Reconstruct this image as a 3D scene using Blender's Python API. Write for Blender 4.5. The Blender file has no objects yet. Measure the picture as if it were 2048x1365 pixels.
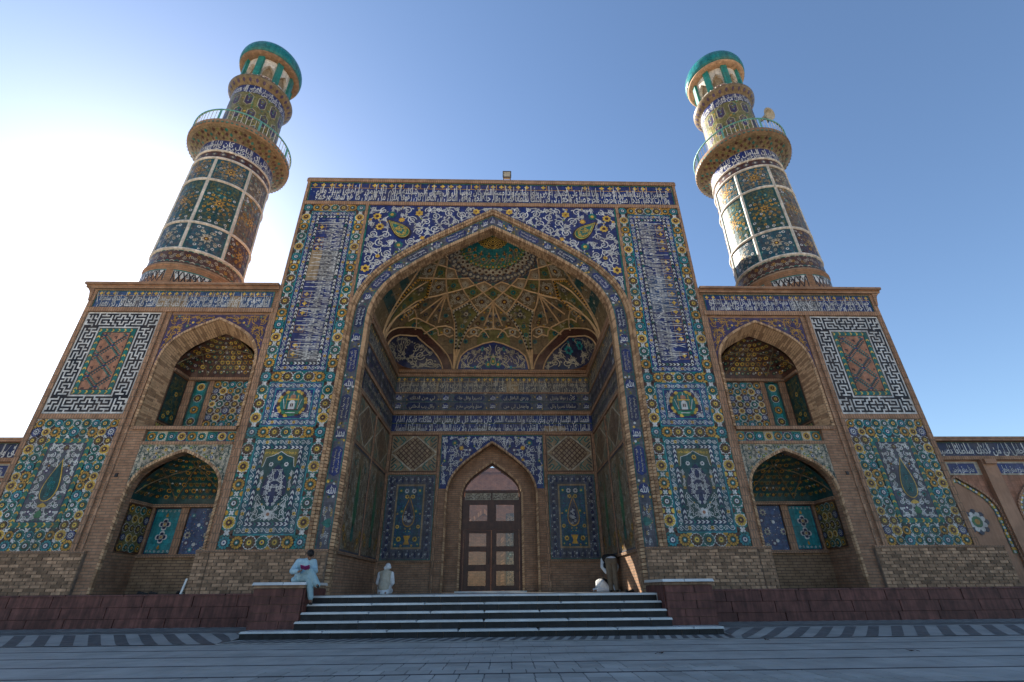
import bpy, math, random
import numpy as np
from mathutils import Vector, Matrix

R = math.radians
rng = random.Random(11)
sc = bpy.context.scene
col = sc.collection

# ------------------------------------------------------------------ camera
TH, PS, RO = R(27.653), R(1.685), R(-0.527)
fw = Vector((math.sin(PS) * math.cos(TH), math.cos(PS) * math.cos(TH), math.sin(TH)))
rt = Vector((math.cos(PS), -math.sin(PS), 0))
up = rt.cross(fw)
r2 = math.cos(RO) * rt + math.sin(RO) * up
u2 = -math.sin(RO) * rt + math.cos(RO) * up
cd = bpy.data.cameras.new('camera')
cd.sensor_width = 36
cd.lens = 949.5 * 36 / 2048
cd.clip_start = 0.1
cd.clip_end = 3000
cam = bpy.data.objects.new('camera', cd)
col.objects.link(cam)
cam.matrix_world = Matrix(((r2.x, u2.x, -fw.x, 0.324), (r2.y, u2.y, -fw.y, -15.8), (r2.z, u2.z, -fw.z, 1.0), (0, 0, 0, 1)))
sc.camera = cam

# ------------------------------------------------------------------ sky and sun
SUN_AZ, SUN_EL = R(42.0), R(28.6)        # azimuth to the left of +Y, elevation
w = bpy.data.worlds.new('World')
sc.world = w
w.use_nodes = True
nt = w.node_tree
bg = nt.nodes['Background']
sky = nt.nodes.new('ShaderNodeTexSky')
sky.sky_type = 'NISHITA'
sky.sun_disc = False
sky.sun_elevation = SUN_EL
sky.sun_rotation = -SUN_AZ
sky.altitude = 900
sky.air_density = 1.2
sky.dust_density = 0.95
sky.ozone_density = 3.5
nt.links.new(sky.outputs[0], bg.inputs[0])
bg.inputs[1].default_value = 0.05
sd = bpy.data.lights.new('sun', 'SUN')
sd.energy = 5.0
sd.angle = R(0.53)
sd.color = (1.0, 0.93, 0.82)
sun = bpy.data.objects.new('sun', sd)
col.objects.link(sun)
sdir = Vector((-math.sin(SUN_AZ) * math.cos(SUN_EL), math.cos(SUN_AZ) * math.cos(SUN_EL), math.sin(SUN_EL)))
sun.rotation_euler = sdir.to_track_quat('Z', 'Y').to_euler()
sun.location = sdir * 60
vs = sc.view_settings
vs.view_transform = 'Standard'
vs.look = 'None'
vs.gamma = 1.0
vs.use_curve_mapping = False
vs.exposure = 2.12

# ------------------------------------------------------------------ materials
MATS = {}
def principled(name):
    m = bpy.data.materials.new(name)
    m.use_nodes = True
    MATS[name] = m
    return m, m.node_tree, m.node_tree.nodes['Principled BSDF']

def nd(t, typ, **kw):
    n = t.nodes.new(typ)
    for k, v in kw.items():
        setattr(n, k, v)
    return n

def mixc(t, a, b, fac, mode='MIX'):
    n = nd(t, 'ShaderNodeMix', data_type='RGBA', blend_type=mode)
    for sock, val in ((0, fac), (6, a), (7, b)):
        if hasattr(val, 'is_linked'):
            t.links.new(val, n.inputs[sock])
        elif isinstance(val, (int, float)):
            n.inputs[sock].default_value = val
        else:
            n.inputs[sock].default_value = (*val, 1)
    return n.outputs[2]

def ramp(t, src, p0, p1, c0=(0, 0, 0), c1=(1, 1, 1)):
    r = nd(t, 'ShaderNodeValToRGB')
    r.color_ramp.elements[0].position = p0
    r.color_ramp.elements[1].position = p1
    r.color_ramp.elements[0].color = (*c0, 1)
    r.color_ramp.elements[1].color = (*c1, 1)
    t.links.new(src, r.inputs[0])
    return r.outputs[0]

def noise(t, scale, detail=4, vec=None, rough=0.6):
    n = nd(t, 'ShaderNodeTexNoise')
    n.inputs['Scale'].default_value = scale
    n.inputs['Detail'].default_value = detail
    n.inputs['Roughness'].default_value = rough
    if vec is not None:
        t.links.new(vec, n.inputs['Vector'])
    return n.outputs['Fac']

def world_pos(t):
    return nd(t, 'ShaderNodeNewGeometry').outputs['Position']

def wall_vec(t):
    """(across, up) coordinates of a wall of any orientation, in metres"""
    g = nd(t, 'ShaderNodeNewGeometry')
    sp = nd(t, 'ShaderNodeSeparateXYZ'); t.links.new(g.outputs['Position'], sp.inputs[0])
    sn = nd(t, 'ShaderNodeSeparateXYZ'); t.links.new(g.outputs['True Normal'], sn.inputs[0])
    ab = nd(t, 'ShaderNodeMath', operation='ABSOLUTE'); t.links.new(sn.outputs[0], ab.inputs[0])
    gt = nd(t, 'ShaderNodeMath', operation='GREATER_THAN'); t.links.new(ab.outputs[0], gt.inputs[0]); gt.inputs[1].default_value = 0.7
    mx = nd(t, 'ShaderNodeMix', data_type='FLOAT')
    t.links.new(gt.outputs[0], mx.inputs[0]); t.links.new(sp.outputs[0], mx.inputs[2]); t.links.new(sp.outputs[1], mx.inputs[3])
    cb = nd(t, 'ShaderNodeCombineXYZ')
    t.links.new(mx.outputs[0], cb.inputs[0]); t.links.new(sp.outputs[2], cb.inputs[1])
    return cb.outputs[0]

def bump(t, b, h, strength, dist=0.01):
    n = nd(t, 'ShaderNodeBump')
    n.inputs['Strength'].default_value = strength
    n.inputs['Distance'].default_value = dist
    t.links.new(h, n.inputs['Height'])
    t.links.new(n.outputs[0], b.inputs['Normal'])

def glaze(name, c, rough=0.32, var=0.35):
    """glazed tile: uneven firing, grime, fine crackle"""
    m, t, b = principled(name)
    p = world_pos(t)
    d = tuple(x * (1 - var) for x in c)
    l = tuple(min(1, x * (1 + var * 0.6)) for x in c)
    k = ramp(t, noise(t, 9, 3, p), 0.3, 0.7, d, l)
    g = ramp(t, noise(t, 1.3, 5, p), 0.42, 0.75)
    k = mixc(t, k, mixc(t, k, (0.13, 0.10, 0.08), 0.4), g)
    # square tiles: every tile a little lighter or darker, thin dark joints, rain streaks
    br = nd(t, 'ShaderNodeTexBrick', offset=0.0)
    t.links.new(wall_vec(t), br.inputs['Vector'])
    for q, v_ in (('Scale', 1), ('Brick Width', 0.205), ('Row Height', 0.205), ('Mortar Size', 0.004), ('Mortar Smooth', 0.1)):
        br.inputs[q].default_value = v_
    br.inputs['Color1'].default_value = (0.80, 0.80, 0.80, 1); br.inputs['Color2'].default_value = (1.14, 1.12, 1.1, 1); br.inputs['Mortar'].default_value = (0.5, 0.46, 0.42, 1)
    k = mixc(t, k, br.outputs['Color'], 0.85, 'MULTIPLY')
    mp = nd(t, 'ShaderNodeMapping'); mp.inputs['Scale'].default_value = (5, 5, 0.45)
    t.links.new(p, mp.inputs[0])
    k = mixc(t, k, ramp(t, noise(t, 1.0, 5, mp.outputs[0]), 0.36, 0.62, (0.66, 0.63, 0.6), (1.05, 1.05, 1.05)), 0.75, 'MULTIPLY')
    t.links.new(k, b.inputs['Base Color'])
    rr = ramp(t, noise(t, 3.0, 3, p), 0.3, 0.7, (rough * 0.8,) * 3, (min(1, rough * 1.5),) * 3)
    t.links.new(rr, b.inputs['Roughness'])
    b.inputs['Specular IOR Level'].default_value = 0.24
    bump(t, b, noise(t, 14, 2, p), 0.35, 0.012)
    return m

def brick(name, c1, c2, mortar, bw=0.3, bh=0.088, ms=0.012, vec='wall', rough=0.85, swap=False):
    m, t, b = principled(name)
    v = wall_vec(t) if vec == 'wall' else nd(t, 'ShaderNodeUVMap').outputs[0]
    br = nd(t, 'ShaderNodeTexBrick')
    t.links.new(v, br.inputs['Vector'])
    br.inputs['Scale'].default_value = 1
    br.inputs['Brick Width'].default_value = bw
    br.inputs['Row Height'].default_value = bh
    br.inputs['Mortar Size'].default_value = ms
    br.inputs['Mortar Smooth'].default_value = 0.2
    br.inputs['Color1'].default_value = (*c1, 1)
    br.inputs['Color2'].default_value = (*c2, 1)
    br.inputs['Mortar'].default_value = (*mortar, 1)
    p = world_pos(t)
    k = mixc(t, br.outputs['Color'], ramp(t, noise(t, 3.5, 6, p), 0.3, 0.72, (0.55, 0.52, 0.5), (1.15, 1.12, 1.1)), 0.8, 'MULTIPLY')
    k = mixc(t, k, ramp(t, noise(t, 0.5, 4, p), 0.35, 0.7, (0.75, 0.72, 0.7), (1.05, 1.04, 1.02)), 0.7, 'MULTIPLY')
    t.links.new(k, b.inputs['Base Color'])
    b.inputs['Roughness'].default_value = rough
    b.inputs['Specular IOR Level'].default_value = 0.25
    inv = nd(t, 'ShaderNodeMath', operation='SUBTRACT'); inv.inputs[0].default_value = 1
    t.links.new(br.outputs['Fac'], inv.inputs[1])
    bump(t, b, inv.outputs[0], 0.9, 0.012)
    return m

def rough_stone(name, c, var=0.4, rough=0.8, scale=4, per_object=0.25, streak=0.0, bstr=0.4):
    m, t, b = principled(name)
    p = world_pos(t)
    d = tuple(x * (1 - var) for x in c)
    l = tuple(min(1, x * (1 + var)) for x in c)
    k = ramp(t, noise(t, scale, 6, p), 0.28, 0.74, d, l)
    oi = nd(t, 'ShaderNodeObjectInfo')
    k = mixc(t, k, ramp(t, oi.outputs['Random'], 0, 1, (1 - per_object,) * 3, (1 + per_object * 0.5,) * 3), 1.0, 'MULTIPLY')
    if streak:
        mp = nd(t, 'ShaderNodeMapping'); mp.inputs['Scale'].default_value = (9, 9, 0.9)
        t.links.new(p, mp.inputs[0])
        k = mixc(t, k, ramp(t, noise(t, 1.4, 5, mp.outputs[0]), 0.4, 0.7, (0.5, 0.48, 0.48), (1.2, 1.18, 1.15)), streak, 'MULTIPLY')
    t.links.new(k, b.inputs['Base Color'])
    b.inputs['Roughness'].default_value = rough
    b.inputs['Specular IOR Level'].default_value = 0.3
    bump(t, b, noise(t, scale * 7, 4, p), bstr, 0.01)
    return m

glaze('cobalt', (0.018, 0.033, 0.15))
glaze('umber', (0.19, 0.14, 0.08))
glaze('blue', (0.04, 0.085, 0.2))
glaze('ink', (0.018, 0.028, 0.085))
glaze('turq', (0.02, 0.235, 0.27))
glaze('teal', (0.012, 0.15, 0.135))
glaze('bluegreen', (0.016, 0.085, 0.125))
glaze('green', (0.04, 0.19, 0.09))
glaze('olive', (0.17, 0.16, 0.055))
glaze('ochre', (0.5, 0.28, 0.04))
glaze('gold', (0.62, 0.41, 0.07))
glaze('white', (0.58, 0.6, 0.6), 0.3, 0.18)
glaze('bone', (0.42, 0.39, 0.31), 0.5, 0.25)
glaze('black', (0.018, 0.016, 0.02))
glaze('brown', (0.075, 0.032, 0.024))
glaze('violet', (0.06, 0.042, 0.11))
glaze('slate', (0.085, 0.095, 0.125), 0.5)
glaze('tan', (0.30, 0.225, 0.14), 0.7, 0.3)
glaze('terracotta', (0.36, 0.18, 0.115), 0.7, 0.25)
glaze('darkteal', (0.014, 0.07, 0.075))
glaze('dome_green', (0.012, 0.17, 0.185), 0.25, 0.25)
glaze('pillar_green', (0.018, 0.2, 0.175), 0.4, 0.25)
glaze('paint_white', (0.62, 0.58, 0.52), 0.6, 0.25)
brick('brick', (0.40, 0.245, 0.155), (0.33, 0.19, 0.12), (0.22, 0.165, 0.12))
brick('brick_soldier', (0.42, 0.26, 0.165), (0.35, 0.205, 0.13), (0.20, 0.15, 0.11), bw=0.088, bh=0.26)
brick('brick_uv', (0.44, 0.28, 0.16), (0.36, 0.215, 0.125), (0.17, 0.12, 0.085), bw=0.42, bh=0.085, ms=0.013, vec='uv')
brick('brick_base', (0.34, 0.235, 0.145), (0.28, 0.185, 0.115), (0.14, 0.10, 0.075))
rough_stone('brick_piece', (0.37, 0.235, 0.145), 0.4, 0.85, 6, 0.5, 0.5)
rough_stone('voussoir_dark', (0.27, 0.165, 0.095), 0.3, 0.85, 6, 0.3)
rough_stone('voussoir', (0.44, 0.285, 0.165), 0.3, 0.85, 6, 0.3)
rough_stone('mortar', (0.15, 0.11, 0.082), 0.3, 0.9, 8, 0)
rough_stone('red_stone', (0.15, 0.058, 0.046), 0.4, 0.6, 5, 0.16, 0.8)
rough_stone('marble', (0.55, 0.55, 0.53), 0.22, 0.35, 2.2, 0.15, 0, 0.12)
rough_stone('black_stone', (0.013, 0.014, 0.016), 0.7, 0.5, 5, 0.45, 0.35, 0.15)
rough_stone('bounce_sand', (0.5, 0.39, 0.27), 0.15, 0.95, 0.3, 0)  # tone raised to strengthen the warm bounce from the unseen ground
rough_stone('paver_mid', (0.15, 0.145, 0.14), 0.3, 0.6, 5, 0.3, 0, 0.2)
rough_stone('paver', (0.40, 0.385, 0.35), 0.24, 0.6, 1.3, 0.2, 0, 0.15)
rough_stone('paver_dark', (0.055, 0.055, 0.062), 0.35, 0.6, 5, 0.3, 0, 0.2)
rough_stone('paver_joint', (0.19, 0.185, 0.175), 0.3, 0.9, 6, 0)
rough_stone('plaster', (0.36, 0.215, 0.14), 0.22, 0.9, 1.5, 0.05, 0.25)
rough_stone('rib', (0.47, 0.31, 0.17), 0.3, 0.55, 7, 0.15)
rough_stone('wood', (0.07, 0.027, 0.018), 0.4, 0.4, 5, 0.1, 0.5, 0.2)
rough_stone('metal_dark', (0.06, 0.055, 0.05), 0.3, 0.5, 8, 0)
rough_stone('rail_paint', (0.10, 0.27, 0.235), 0.3, 0.5, 8, 0)
rough_stone('roof', (0.3, 0.22, 0.15), 0.3, 0.9, 1, 0)

def M(n):
    return MATS[n]

# ------------------------------------------------------------------ scene tree helpers
def tag(o, label=None, cat=None, group=None, kind=None):
    for k, v in (('label', label), ('category', cat), ('group', group), ('kind', kind)):
        if v:
            o[k] = v
    return o

def thing(name, label, cat, loc=(0, 0, 0), group=None):
    o = bpy.data.objects.new(name, None)
    o.empty_display_size = 0.3
    o.location = loc
    col.objects.link(o)
    return tag(o, label, cat, group)

def link(name, me, parent=None, kind=None, label=None):
    """mesh in world coordinates, hung under its thing or part"""
    o = bpy.data.objects.new(name, me)
    col.objects.link(o)
    if parent is not None:
        o.parent = parent
        if parent.parent is None:
            o.location = -parent.location
    return tag(o, label=label, kind=kind)

class MB:
    """collects geometry in world space with material slots"""
    def __init__(s):
        s.v, s.f, s.m, s.n, s.names, s.uv = [], [], [], 0, [], None
    def mi(s, name):
        if name not in s.names:
            s.names.append(name)
        return s.names.index(name)
    def add(s, verts, faces, mat):
        k = s.mi(mat)
        s.v.append(np.asarray(verts, float).reshape(-1, 3))
        n = s.n
        s.f.extend([tuple(i + n for i in f) for f in faces])
        s.m.extend([k] * len(faces))
        s.n += len(s.v[-1])
        return s
    def box(s, x0, x1, y0, y1, z0, z1, mat):
        x0, x1 = min(x0, x1), max(x0, x1)
        v = [(x, y, z) for z in (z0, z1) for y in (y0, y1) for x in (x0, x1)]
        return s.add(v, [(0, 2, 3, 1), (4, 5, 7, 6), (0, 1, 5, 4), (2, 6, 7, 3), (0, 4, 6, 2), (1, 3, 7, 5)], mat)
    def quads(s, grid, mat, closed=False):
        """grid (n,m,3) -> quad sheet"""
        g = np.asarray(grid, float)
        n, m = g.shape[:2]
        f = []
        for i in range(n - 1):
            for j in range(m - 1 if not closed else m):
                j2 = (j + 1) % m
                f.append((i * m + j, i * m + j2, (i + 1) * m + j2, (i + 1) * m + j))
        return s.add(g.reshape(-1, 3), f, mat)
    def lathe(s, prof, mat, cx=0, cy=0, n=48):
        a = np.linspace(0, 2 * np.pi, n, endpoint=False)
        g = np.array([[(cx + r * math.cos(t), cy + r * math.sin(t), z) for t in a] for r, z in prof])
        return s.quads(g, mat, True)
    def tube(s, pts, r, mat, n=6, cap=False):
        pts = np.asarray(pts, float)
        m = len(pts)
        t = np.gradient(pts, axis=0)
        t /= np.linalg.norm(t, axis=1)[:, None] + 1e-9
        ref = np.array([0.13, 0.21, 0.97]) if abs(t[0][2]) < 0.9 else np.array([1, 0.1, 0])
        a = np.cross(t, ref); a /= np.linalg.norm(a, axis=1)[:, None] + 1e-9
        b = np.cross(t, a)
        rr = np.broadcast_to(np.asarray(r, float), (m,))
        th = np.linspace(0, 2 * np.pi, n, endpoint=False)
        g = pts[:, None, :] + rr[:, None, None] * (a[:, None, :] * np.cos(th)[None, :, None] + b[:, None, :] * np.sin(th)[None, :, None])
        s.quads(g, mat, True)
        if cap:
            for q in (g[0], g[-1]):
                s.add(q, [tuple(range(n))], mat)
        return s
    def mesh(s, name, smooth=False):
        me = bpy.data.meshes.new(name)
        v = np.concatenate(s.v) if s.v else np.zeros((0, 3))
        me.from_pydata(v.tolist(), [], s.f)
        for q in s.names:
            me.materials.append(MATS[q])
        me.polygons.foreach_set('material_index', s.m)
        if smooth:
            me.polygons.foreach_set('use_smooth', [True] * len(s.f))
        me.update()
        return me
    def build(s, name, parent=None, smooth=False, kind=None, label=None):
        return link(name, s.mesh(name, smooth), parent, kind, label)

# ------------------------------------------------------------------ ornament drawing (flat inlay pieces, a few mm proud)
LAY = 0.0035
class Deco:
    def __init__(s):
        s.v, s.f, s.m, s.n, s.names = [], [], [], 0, []
    def _add(s, pts, faces, mat, lay):
        p = np.asarray(pts, float)
        s.v.append(np.column_stack([p[:, 0], p[:, 1], np.full(len(p), lay * LAY)]))
        if mat not in s.names:
            s.names.append(mat)
        k = s.names.index(mat)
        n = s.n
        s.f.extend([tuple(int(i) + n for i in f) for f in faces])
        s.m.extend([k] * len(faces))
        s.n += len(p)
    def poly(s, pts, mat, lay):
        s._add(pts, [tuple(range(len(pts)))], mat, lay)
    def rect(s, x0, y0, x1, y1, mat, lay):
        s.poly([(x0, y0), (x1, y0), (x1, y1), (x0, y1)], mat, lay)
    def frame(s, x0, y0, x1, y1, w, mat, lay):
        s.rect(x0, y0, x1, y0 + w, mat, lay); s.rect(x0, y1 - w, x1, y1, mat, lay)
        s.rect(x0, y0 + w, x0 + w, y1 - w, mat, lay); s.rect(x1 - w, y0 + w, x1, y1 - w, mat, lay)
    def fan(s, c, pts, mat, lay):
        n = len(pts)
        s._add([c] + list(pts), [(0, 1 + i, 1 + (i + 1) % n) for i in range(n)], mat, lay)
    def disc(s, cx, cy, r, mat, lay, n=12, ry=None):
        ry = r if ry is None else ry
        s.poly([(cx + r * math.cos(2 * math.pi * i / n), cy + ry * math.sin(2 * math.pi * i / n)) for i in range(n)], mat, lay)
    def lobes(s, cx, cy, r, n, depth, mat, lay, rot=0.0, seg=4):
        pts = []
        for i in range(n * seg):
            a = 2 * math.pi * i / (n * seg)
            q = r * (1 - depth + depth * abs(math.sin(n * a / 2)) ** 0.6)
            pts.append((cx + q * math.cos(a + rot), cy + q * math.sin(a + rot)))
        s.fan((cx, cy), pts, mat, lay)
    def stroke(s, pts, w, mat, lay, closed=False):
        p = np.asarray(pts, float)
        if closed:
            p = np.vstack([p, p[:1]])
        t = np.gradient(p, axis=0)
        t /= np.linalg.norm(t, axis=1)[:, None] + 1e-9
        nn = np.column_stack([-t[:, 1], t[:, 0]])
        ww = np.broadcast_to(np.asarray(w, float), (len(p),))[:, None] * 0.5
        q = np.vstack([p + nn * ww, p - nn * ww])
        m = len(p)
        s._add(q, [(i, i + 1, m + i + 1, m + i) for i in range(m - 1)], mat, lay)
    def spiral(s, cx, cy, r, a0, turns, w, mat, lay, hand=1, n=22, r1=0.12):
        k = np.linspace(0, 1, n)
        a = a0 + hand * turns * 2 * np.pi * k
        q = r * (1 - (1 - r1) * k)
        s.stroke(np.column_stack([cx + q * np.cos(a), cy + q * np.sin(a)]), w * (1 - 0.35 * k), mat, lay)
        s.disc(cx + q[-1] * math.cos(a[-1]), cy + q[-1] * math.sin(a[-1]), w * 0.85, mat, lay, 6)
    def leaf(s, x, y, a, l, w, mat, lay):
        k = np.linspace(0, 1, 6)
        hw = w * np.sin(np.pi * k ** 0.7) * 0.5
        c, d = math.cos(a), math.sin(a)
        up_ = [(x + l * q * c - h * d, y + l * q * d + h * c) for q, h in zip(k, hw)]
        dn = [(x + l * q * c + h * d, y + l * q * d - h * c) for q, h in zip(k, hw)][::-1]
        s.poly(up_ + dn[1:-1], mat, lay)
    def flower(s, cx, cy, r, pal, lay, n=8):
        s.lobes(cx, cy, r, n, 0.3, pal[0], lay, seg=3)
        s.disc(cx, cy, r * 0.42, pal[1], lay + 1, 7)
        if len(pal) > 2:
            s.disc(cx, cy, r * 0.18, pal[2], lay + 2, 5)
    def drop(s, cx, cy, wd, ht, lean, mat, lay, n=24):
        """boteh / tear drop, point up"""
        pts = []
        for i in range(n):
            t = 2 * math.pi * i / n
            yy = -math.cos(t)
            xx = math.sin(t) * (0.5 * (1 - yy)) ** 0.75 * 1.3
            pts.append((cx + wd * 0.5 * xx + lean * (yy + 1) * 0.5, cy + ht * 0.5 * yy))
        s.fan((cx, cy - ht * 0.2), pts, mat, lay)
        return pts
    def shape(s, V, F, mat, lay):
        s._add(V, F, mat, lay)
    def merge(s, o, fu=1, u0=0.0):
        """copy of another drawing, mirrored across u = u0 when fu = -1"""
        for (i, v) in enumerate(o.v):
            pass
        V = np.concatenate(o.v)
        V = V.copy(); V[:, 0] = u0 + fu * (V[:, 0] - u0)
        n = s.n
        s.v.append(V); s.n += len(V)
        for f, k in zip(o.f, o.m):
            nm = o.names[k]
            if nm not in s.names:
                s.names.append(nm)
            s.f.append(tuple(i + n for i in f)); s.m.append(s.names.index(nm))
    def mesh(s, name, mapf):
        me = bpy.data.meshes.new(name)
        v = mapf(np.concatenate(s.v))
        me.from_pydata(v.tolist(), [], s.f)
        for q in s.names:
            me.materials.append(MATS[q])
        me.polygons.foreach_set('material_index', s.m)
        me.update()
        return me
    def build(s, name, mapf, parent=None, kind=None, label=None):
        if not s.v:
            return None
        return link(name, s.mesh(name, mapf), parent, kind, label)

def plane(o, U, V, N):
    o, U, V, N = (np.array(q, float) for q in (o, U, V, N))
    f = lambda p: o + p[:, :1] * U + p[:, 1:2] * V + p[:, 2:3] * N
    f.mat = Matrix(((U[0], V[0], N[0], o[0]), (U[1], V[1], N[1], o[1]), (U[2], V[2], N[2], o[2]), (0, 0, 0, 1)))
    return f
def front(x0, y, z0):
    return plane((x0, y, z0), (1, 0, 0), (0, 0, 1), (0, -1, 0))
def side(x, y0, z0, s):
    """wall facing the middle of the iwan, on side s; u runs left to right as seen"""
    return plane((x, y0, z0), (0, -s, 0), (0, 0, 1), (-s, 0, 0))

# ------------------------------------------------------------------ writing
AR = {}
cp = 0xFE80
for ch, n in [('ء', 1), ('آ', 2), ('أ', 2), ('ؤ', 2), ('إ', 2), ('ئ', 4), ('ا', 2), ('ب', 4), ('ة', 2), ('ت', 4), ('ث', 4), ('ج', 4), ('ح', 4), ('خ', 4),
              ('د', 2), ('ذ', 2), ('ر', 2), ('ز', 2), ('س', 4), ('ش', 4), ('ص', 4), ('ض', 4), ('ط', 4), ('ظ', 4), ('ع', 4), ('غ', 4), ('ف', 4), ('ق', 4),
              ('ك', 4), ('ل', 4), ('م', 4), ('ن', 4), ('ه', 4), ('و', 2), ('ى', 2), ('ي', 4)]:
    AR[ch] = (cp, n)
    cp += n
LA = {'آ': 0xFEF5, 'أ': 0xFEF7, 'إ': 0xFEF9, 'ا': 0xFEFB}
def shape_ar(s):
    out, i, prev = [], 0, False
    while i < len(s):
        c = s[i]
        if c not in AR:
            out.append(c); prev = False; i += 1; continue
        if c == 'ل' and i + 1 < len(s) and s[i + 1] in LA:
            out.append(chr(LA[s[i + 1]] + (1 if prev else 0))); prev = False; i += 2; continue
        b, n = AR[c]
        nxt = i + 1 < len(s) and s[i + 1] in AR and AR[s[i + 1]][1] > 1 and n == 4
        out.append(chr(b + ((3 if nxt else 1) if prev else (2 if nxt else 0)) if n == 4 else b + (1 if prev and n == 2 else 0)))
        prev = n == 4
        i += 1
    return ''.join(reversed(out))

def text2d(s):
    cu = bpy.data.curves.new('t', 'FONT')
    cu.body = s
    cu.resolution_u = 2
    cu.offset = 0.016
    o = bpy.data.objects.new('t', cu)
    col.objects.link(o)
    bpy.context.view_layer.update()
    me = bpy.data.meshes.new_from_object(o.evaluated_get(bpy.context.evaluated_depsgraph_get()))
    v = np.zeros(len(me.vertices) * 3)
    me.vertices.foreach_get('co', v)
    F = [tuple(p.vertices) for p in me.polygons]
    bpy.data.objects.remove(o); bpy.data.curves.remove(cu); bpy.data.meshes.remove(me)
    return v.reshape(-1, 3)[:, :2], F

VERSE = ('وقل رب أدخلني مدخل صدق وأخرجني مخرج صدق واجعل لي من لدنك سلطانا نصيرا وقل جاء الحق وزهق الباطل إن الباطل كان زهوقا '
         'وننزل من القرآن ما هو شفاء ورحمة للمؤمنين ولا يزيد الظالمين إلا خسارا وإذا أنعمنا على الإنسان أعرض ونأى بجانبه '
         'وإذا مسه الشر كان يئوسا قل كل يعمل على شاكلته فربكم أعلم بمن هو أهدى سبيلا').split()
_tc = {}
def words(i, n):
    k = (i % len(VERSE), n)
    if k not in _tc:
        _tc[k] = text2d(shape_ar(' '.join((VERSE * 3)[k[0]:k[0] + n])))
    return _tc[k]

def line(D, i, n, x0, x1, y0, body, tall, mat, lay, rot=None):
    """one line of tall script: body height up to the small letters, uprights drawn out to `tall`"""
    V, F = words(i, n)
    V = V.copy()
    mn, mx = V[:, 0].min(), V[:, 0].max()
    u = x0 + (V[:, 0] - mn) / (mx - mn) * (x1 - x0)
    xh = 0.42
    y = V[:, 1]
    v = np.where(y < xh, y / xh * body, body + (y - xh) / (0.75 - xh) * (tall - body))
    q = np.column_stack([u, y0 + v])
    if rot is not None:
        q = rot(q)
    D.shape(q, F, mat, lay)
ALLAH = None
def roundel(D, cx, cy, r, which, lay, rot=0.0, bgc='cobalt', ring='olive'):
    D.disc(cx, cy, r * 1.12, ring, lay, 16)
    D.disc(cx, cy, r, bgc, lay + 1, 16)
    k = 'الله' if which == 0 else 'محمد'
    if k not in _tc:
        _tc[k] = text2d('\uFDF2' if which == 0 else shape_ar(k))
    V, F = _tc[k]
    lo, hi = V.min(0), V.max(0)
    q = (V - (lo + hi) / 2) / (hi - lo) * np.array([1.55, 1.35]) * r
    c, s_ = math.cos(rot), math.sin(rot)
    q = np.column_stack([cx + q[:, 0] * c - q[:, 1] * s_, cy + q[:, 0] * s_ + q[:, 1] * c])
    D.shape(q, F, 'white', lay + 2)

# ------------------------------------------------------------------ recurring ornament
ROSPAL = [('ochre', 'black', 'teal', 'white'), ('teal', 'brown', 'white', 'ink'), ('brown', 'olive', 'gold', 'brown'), ('turq', 'ink', 'white', 'cobalt'),
          ('gold', 'brown', 'brown', 'gold'), ('teal', 'black', 'gold', 'cobalt'), ('cobalt', 'white', 'ink', 'white')]
_rosmesh = {}
def rosette_draw(D, cx, cy, r, k, lay, n=12):
    p = ROSPAL[k % len(ROSPAL)]
    D.disc(cx, cy, r * 1.06, 'white' if k % 3 else 'black', lay, 14)
    D.lobes(cx, cy, r, n, 0.16, p[0], lay + 1, seg=3)
    for i in range(n):
        a = 2 * math.pi * i / n
        c, d = math.cos(a), math.sin(a)
        D.poly([(cx + r * 0.5 * c - 0.05 * r * d, cy + r * 0.5 * d + 0.05 * r * c), (cx + r * 0.5 * c + 0.05 * r * d, cy + r * 0.5 * d - 0.05 * r * c), (cx + r * 0.97 * c, cy + r * 0.97 * d)], p[1], lay + 2)
    D.lobes(cx, cy, r * 0.56, n, 0.2, p[1], lay + 3, seg=2)
    D.disc(cx, cy, r * 0.38, p[2], lay + 4, 10)
    D.disc(cx, cy, r * 0.17, p[3], lay + 5, 8)
def rosette_obj(parent, mapf, u, v, r, k, lay=3, name='rosette'):
    """a separate cut-tile rosette piece on a flat panel"""
    k %= len(ROSPAL)
    if k not in _rosmesh:
        D = Deco(); rosette_draw(D, 0, 0, 1, k, 0)
        me = D.mesh('rosette', lambda p: p * np.array([1, 1, 1.0]))
        _rosmesh[k] = me
    o = bpy.data.objects.new(name, _rosmesh[k])
    col.objects.link(o)
    o.parent = parent
    loc = mapf(np.array([[u, v, lay * LAY]]))[0]
    o.matrix_local = Matrix.Translation(Vector(loc)) @ mapf.mat.to_3x3().normalized().to_4x4() @ Matrix.Diagonal((r, r, 1, 1)) @ Matrix.Rotation(rng.random() * 0.3, 4, 'Z')
    return o

def chevrons(D, x0, y0, x1, y1, n, cols, lay, bgc='black'):
    """band of arrow heads from (x0,y0) to (x1,y1) inside a strip; direction along the longer side"""
    D.rect(min(x0, x1), min(y0, y1), max(x0, x1), max(y0, y1), bgc, lay)
    ver = abs(y1 - y0) > abs(x1 - x0)
    L = (y1 - y0) if ver else (x1 - x0)
    Wd = abs((x1 - x0) if ver else (y1 - y0))
    cx, cy = (x0 + x1) / 2, (y0 + y1) / 2
    st = L / n
    for i in range(n):
        c = cols[i % len(cols)]
        a = (y0 if ver else x0) + st * i
        pts = [(a, -0.42 * Wd), (a + st * 0.45, 0), (a, 0.42 * Wd), (a + st * 0.45, 0.42 * Wd), (a + st * 0.95, 0), (a + st * 0.45, -0.42 * Wd)]
        if ver:
            D.poly([(cx + q, p) for p, q in pts], c, lay + 1)
        else:
            D.poly([(p, cy + q) for p, q in pts], c, lay + 1)

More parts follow.
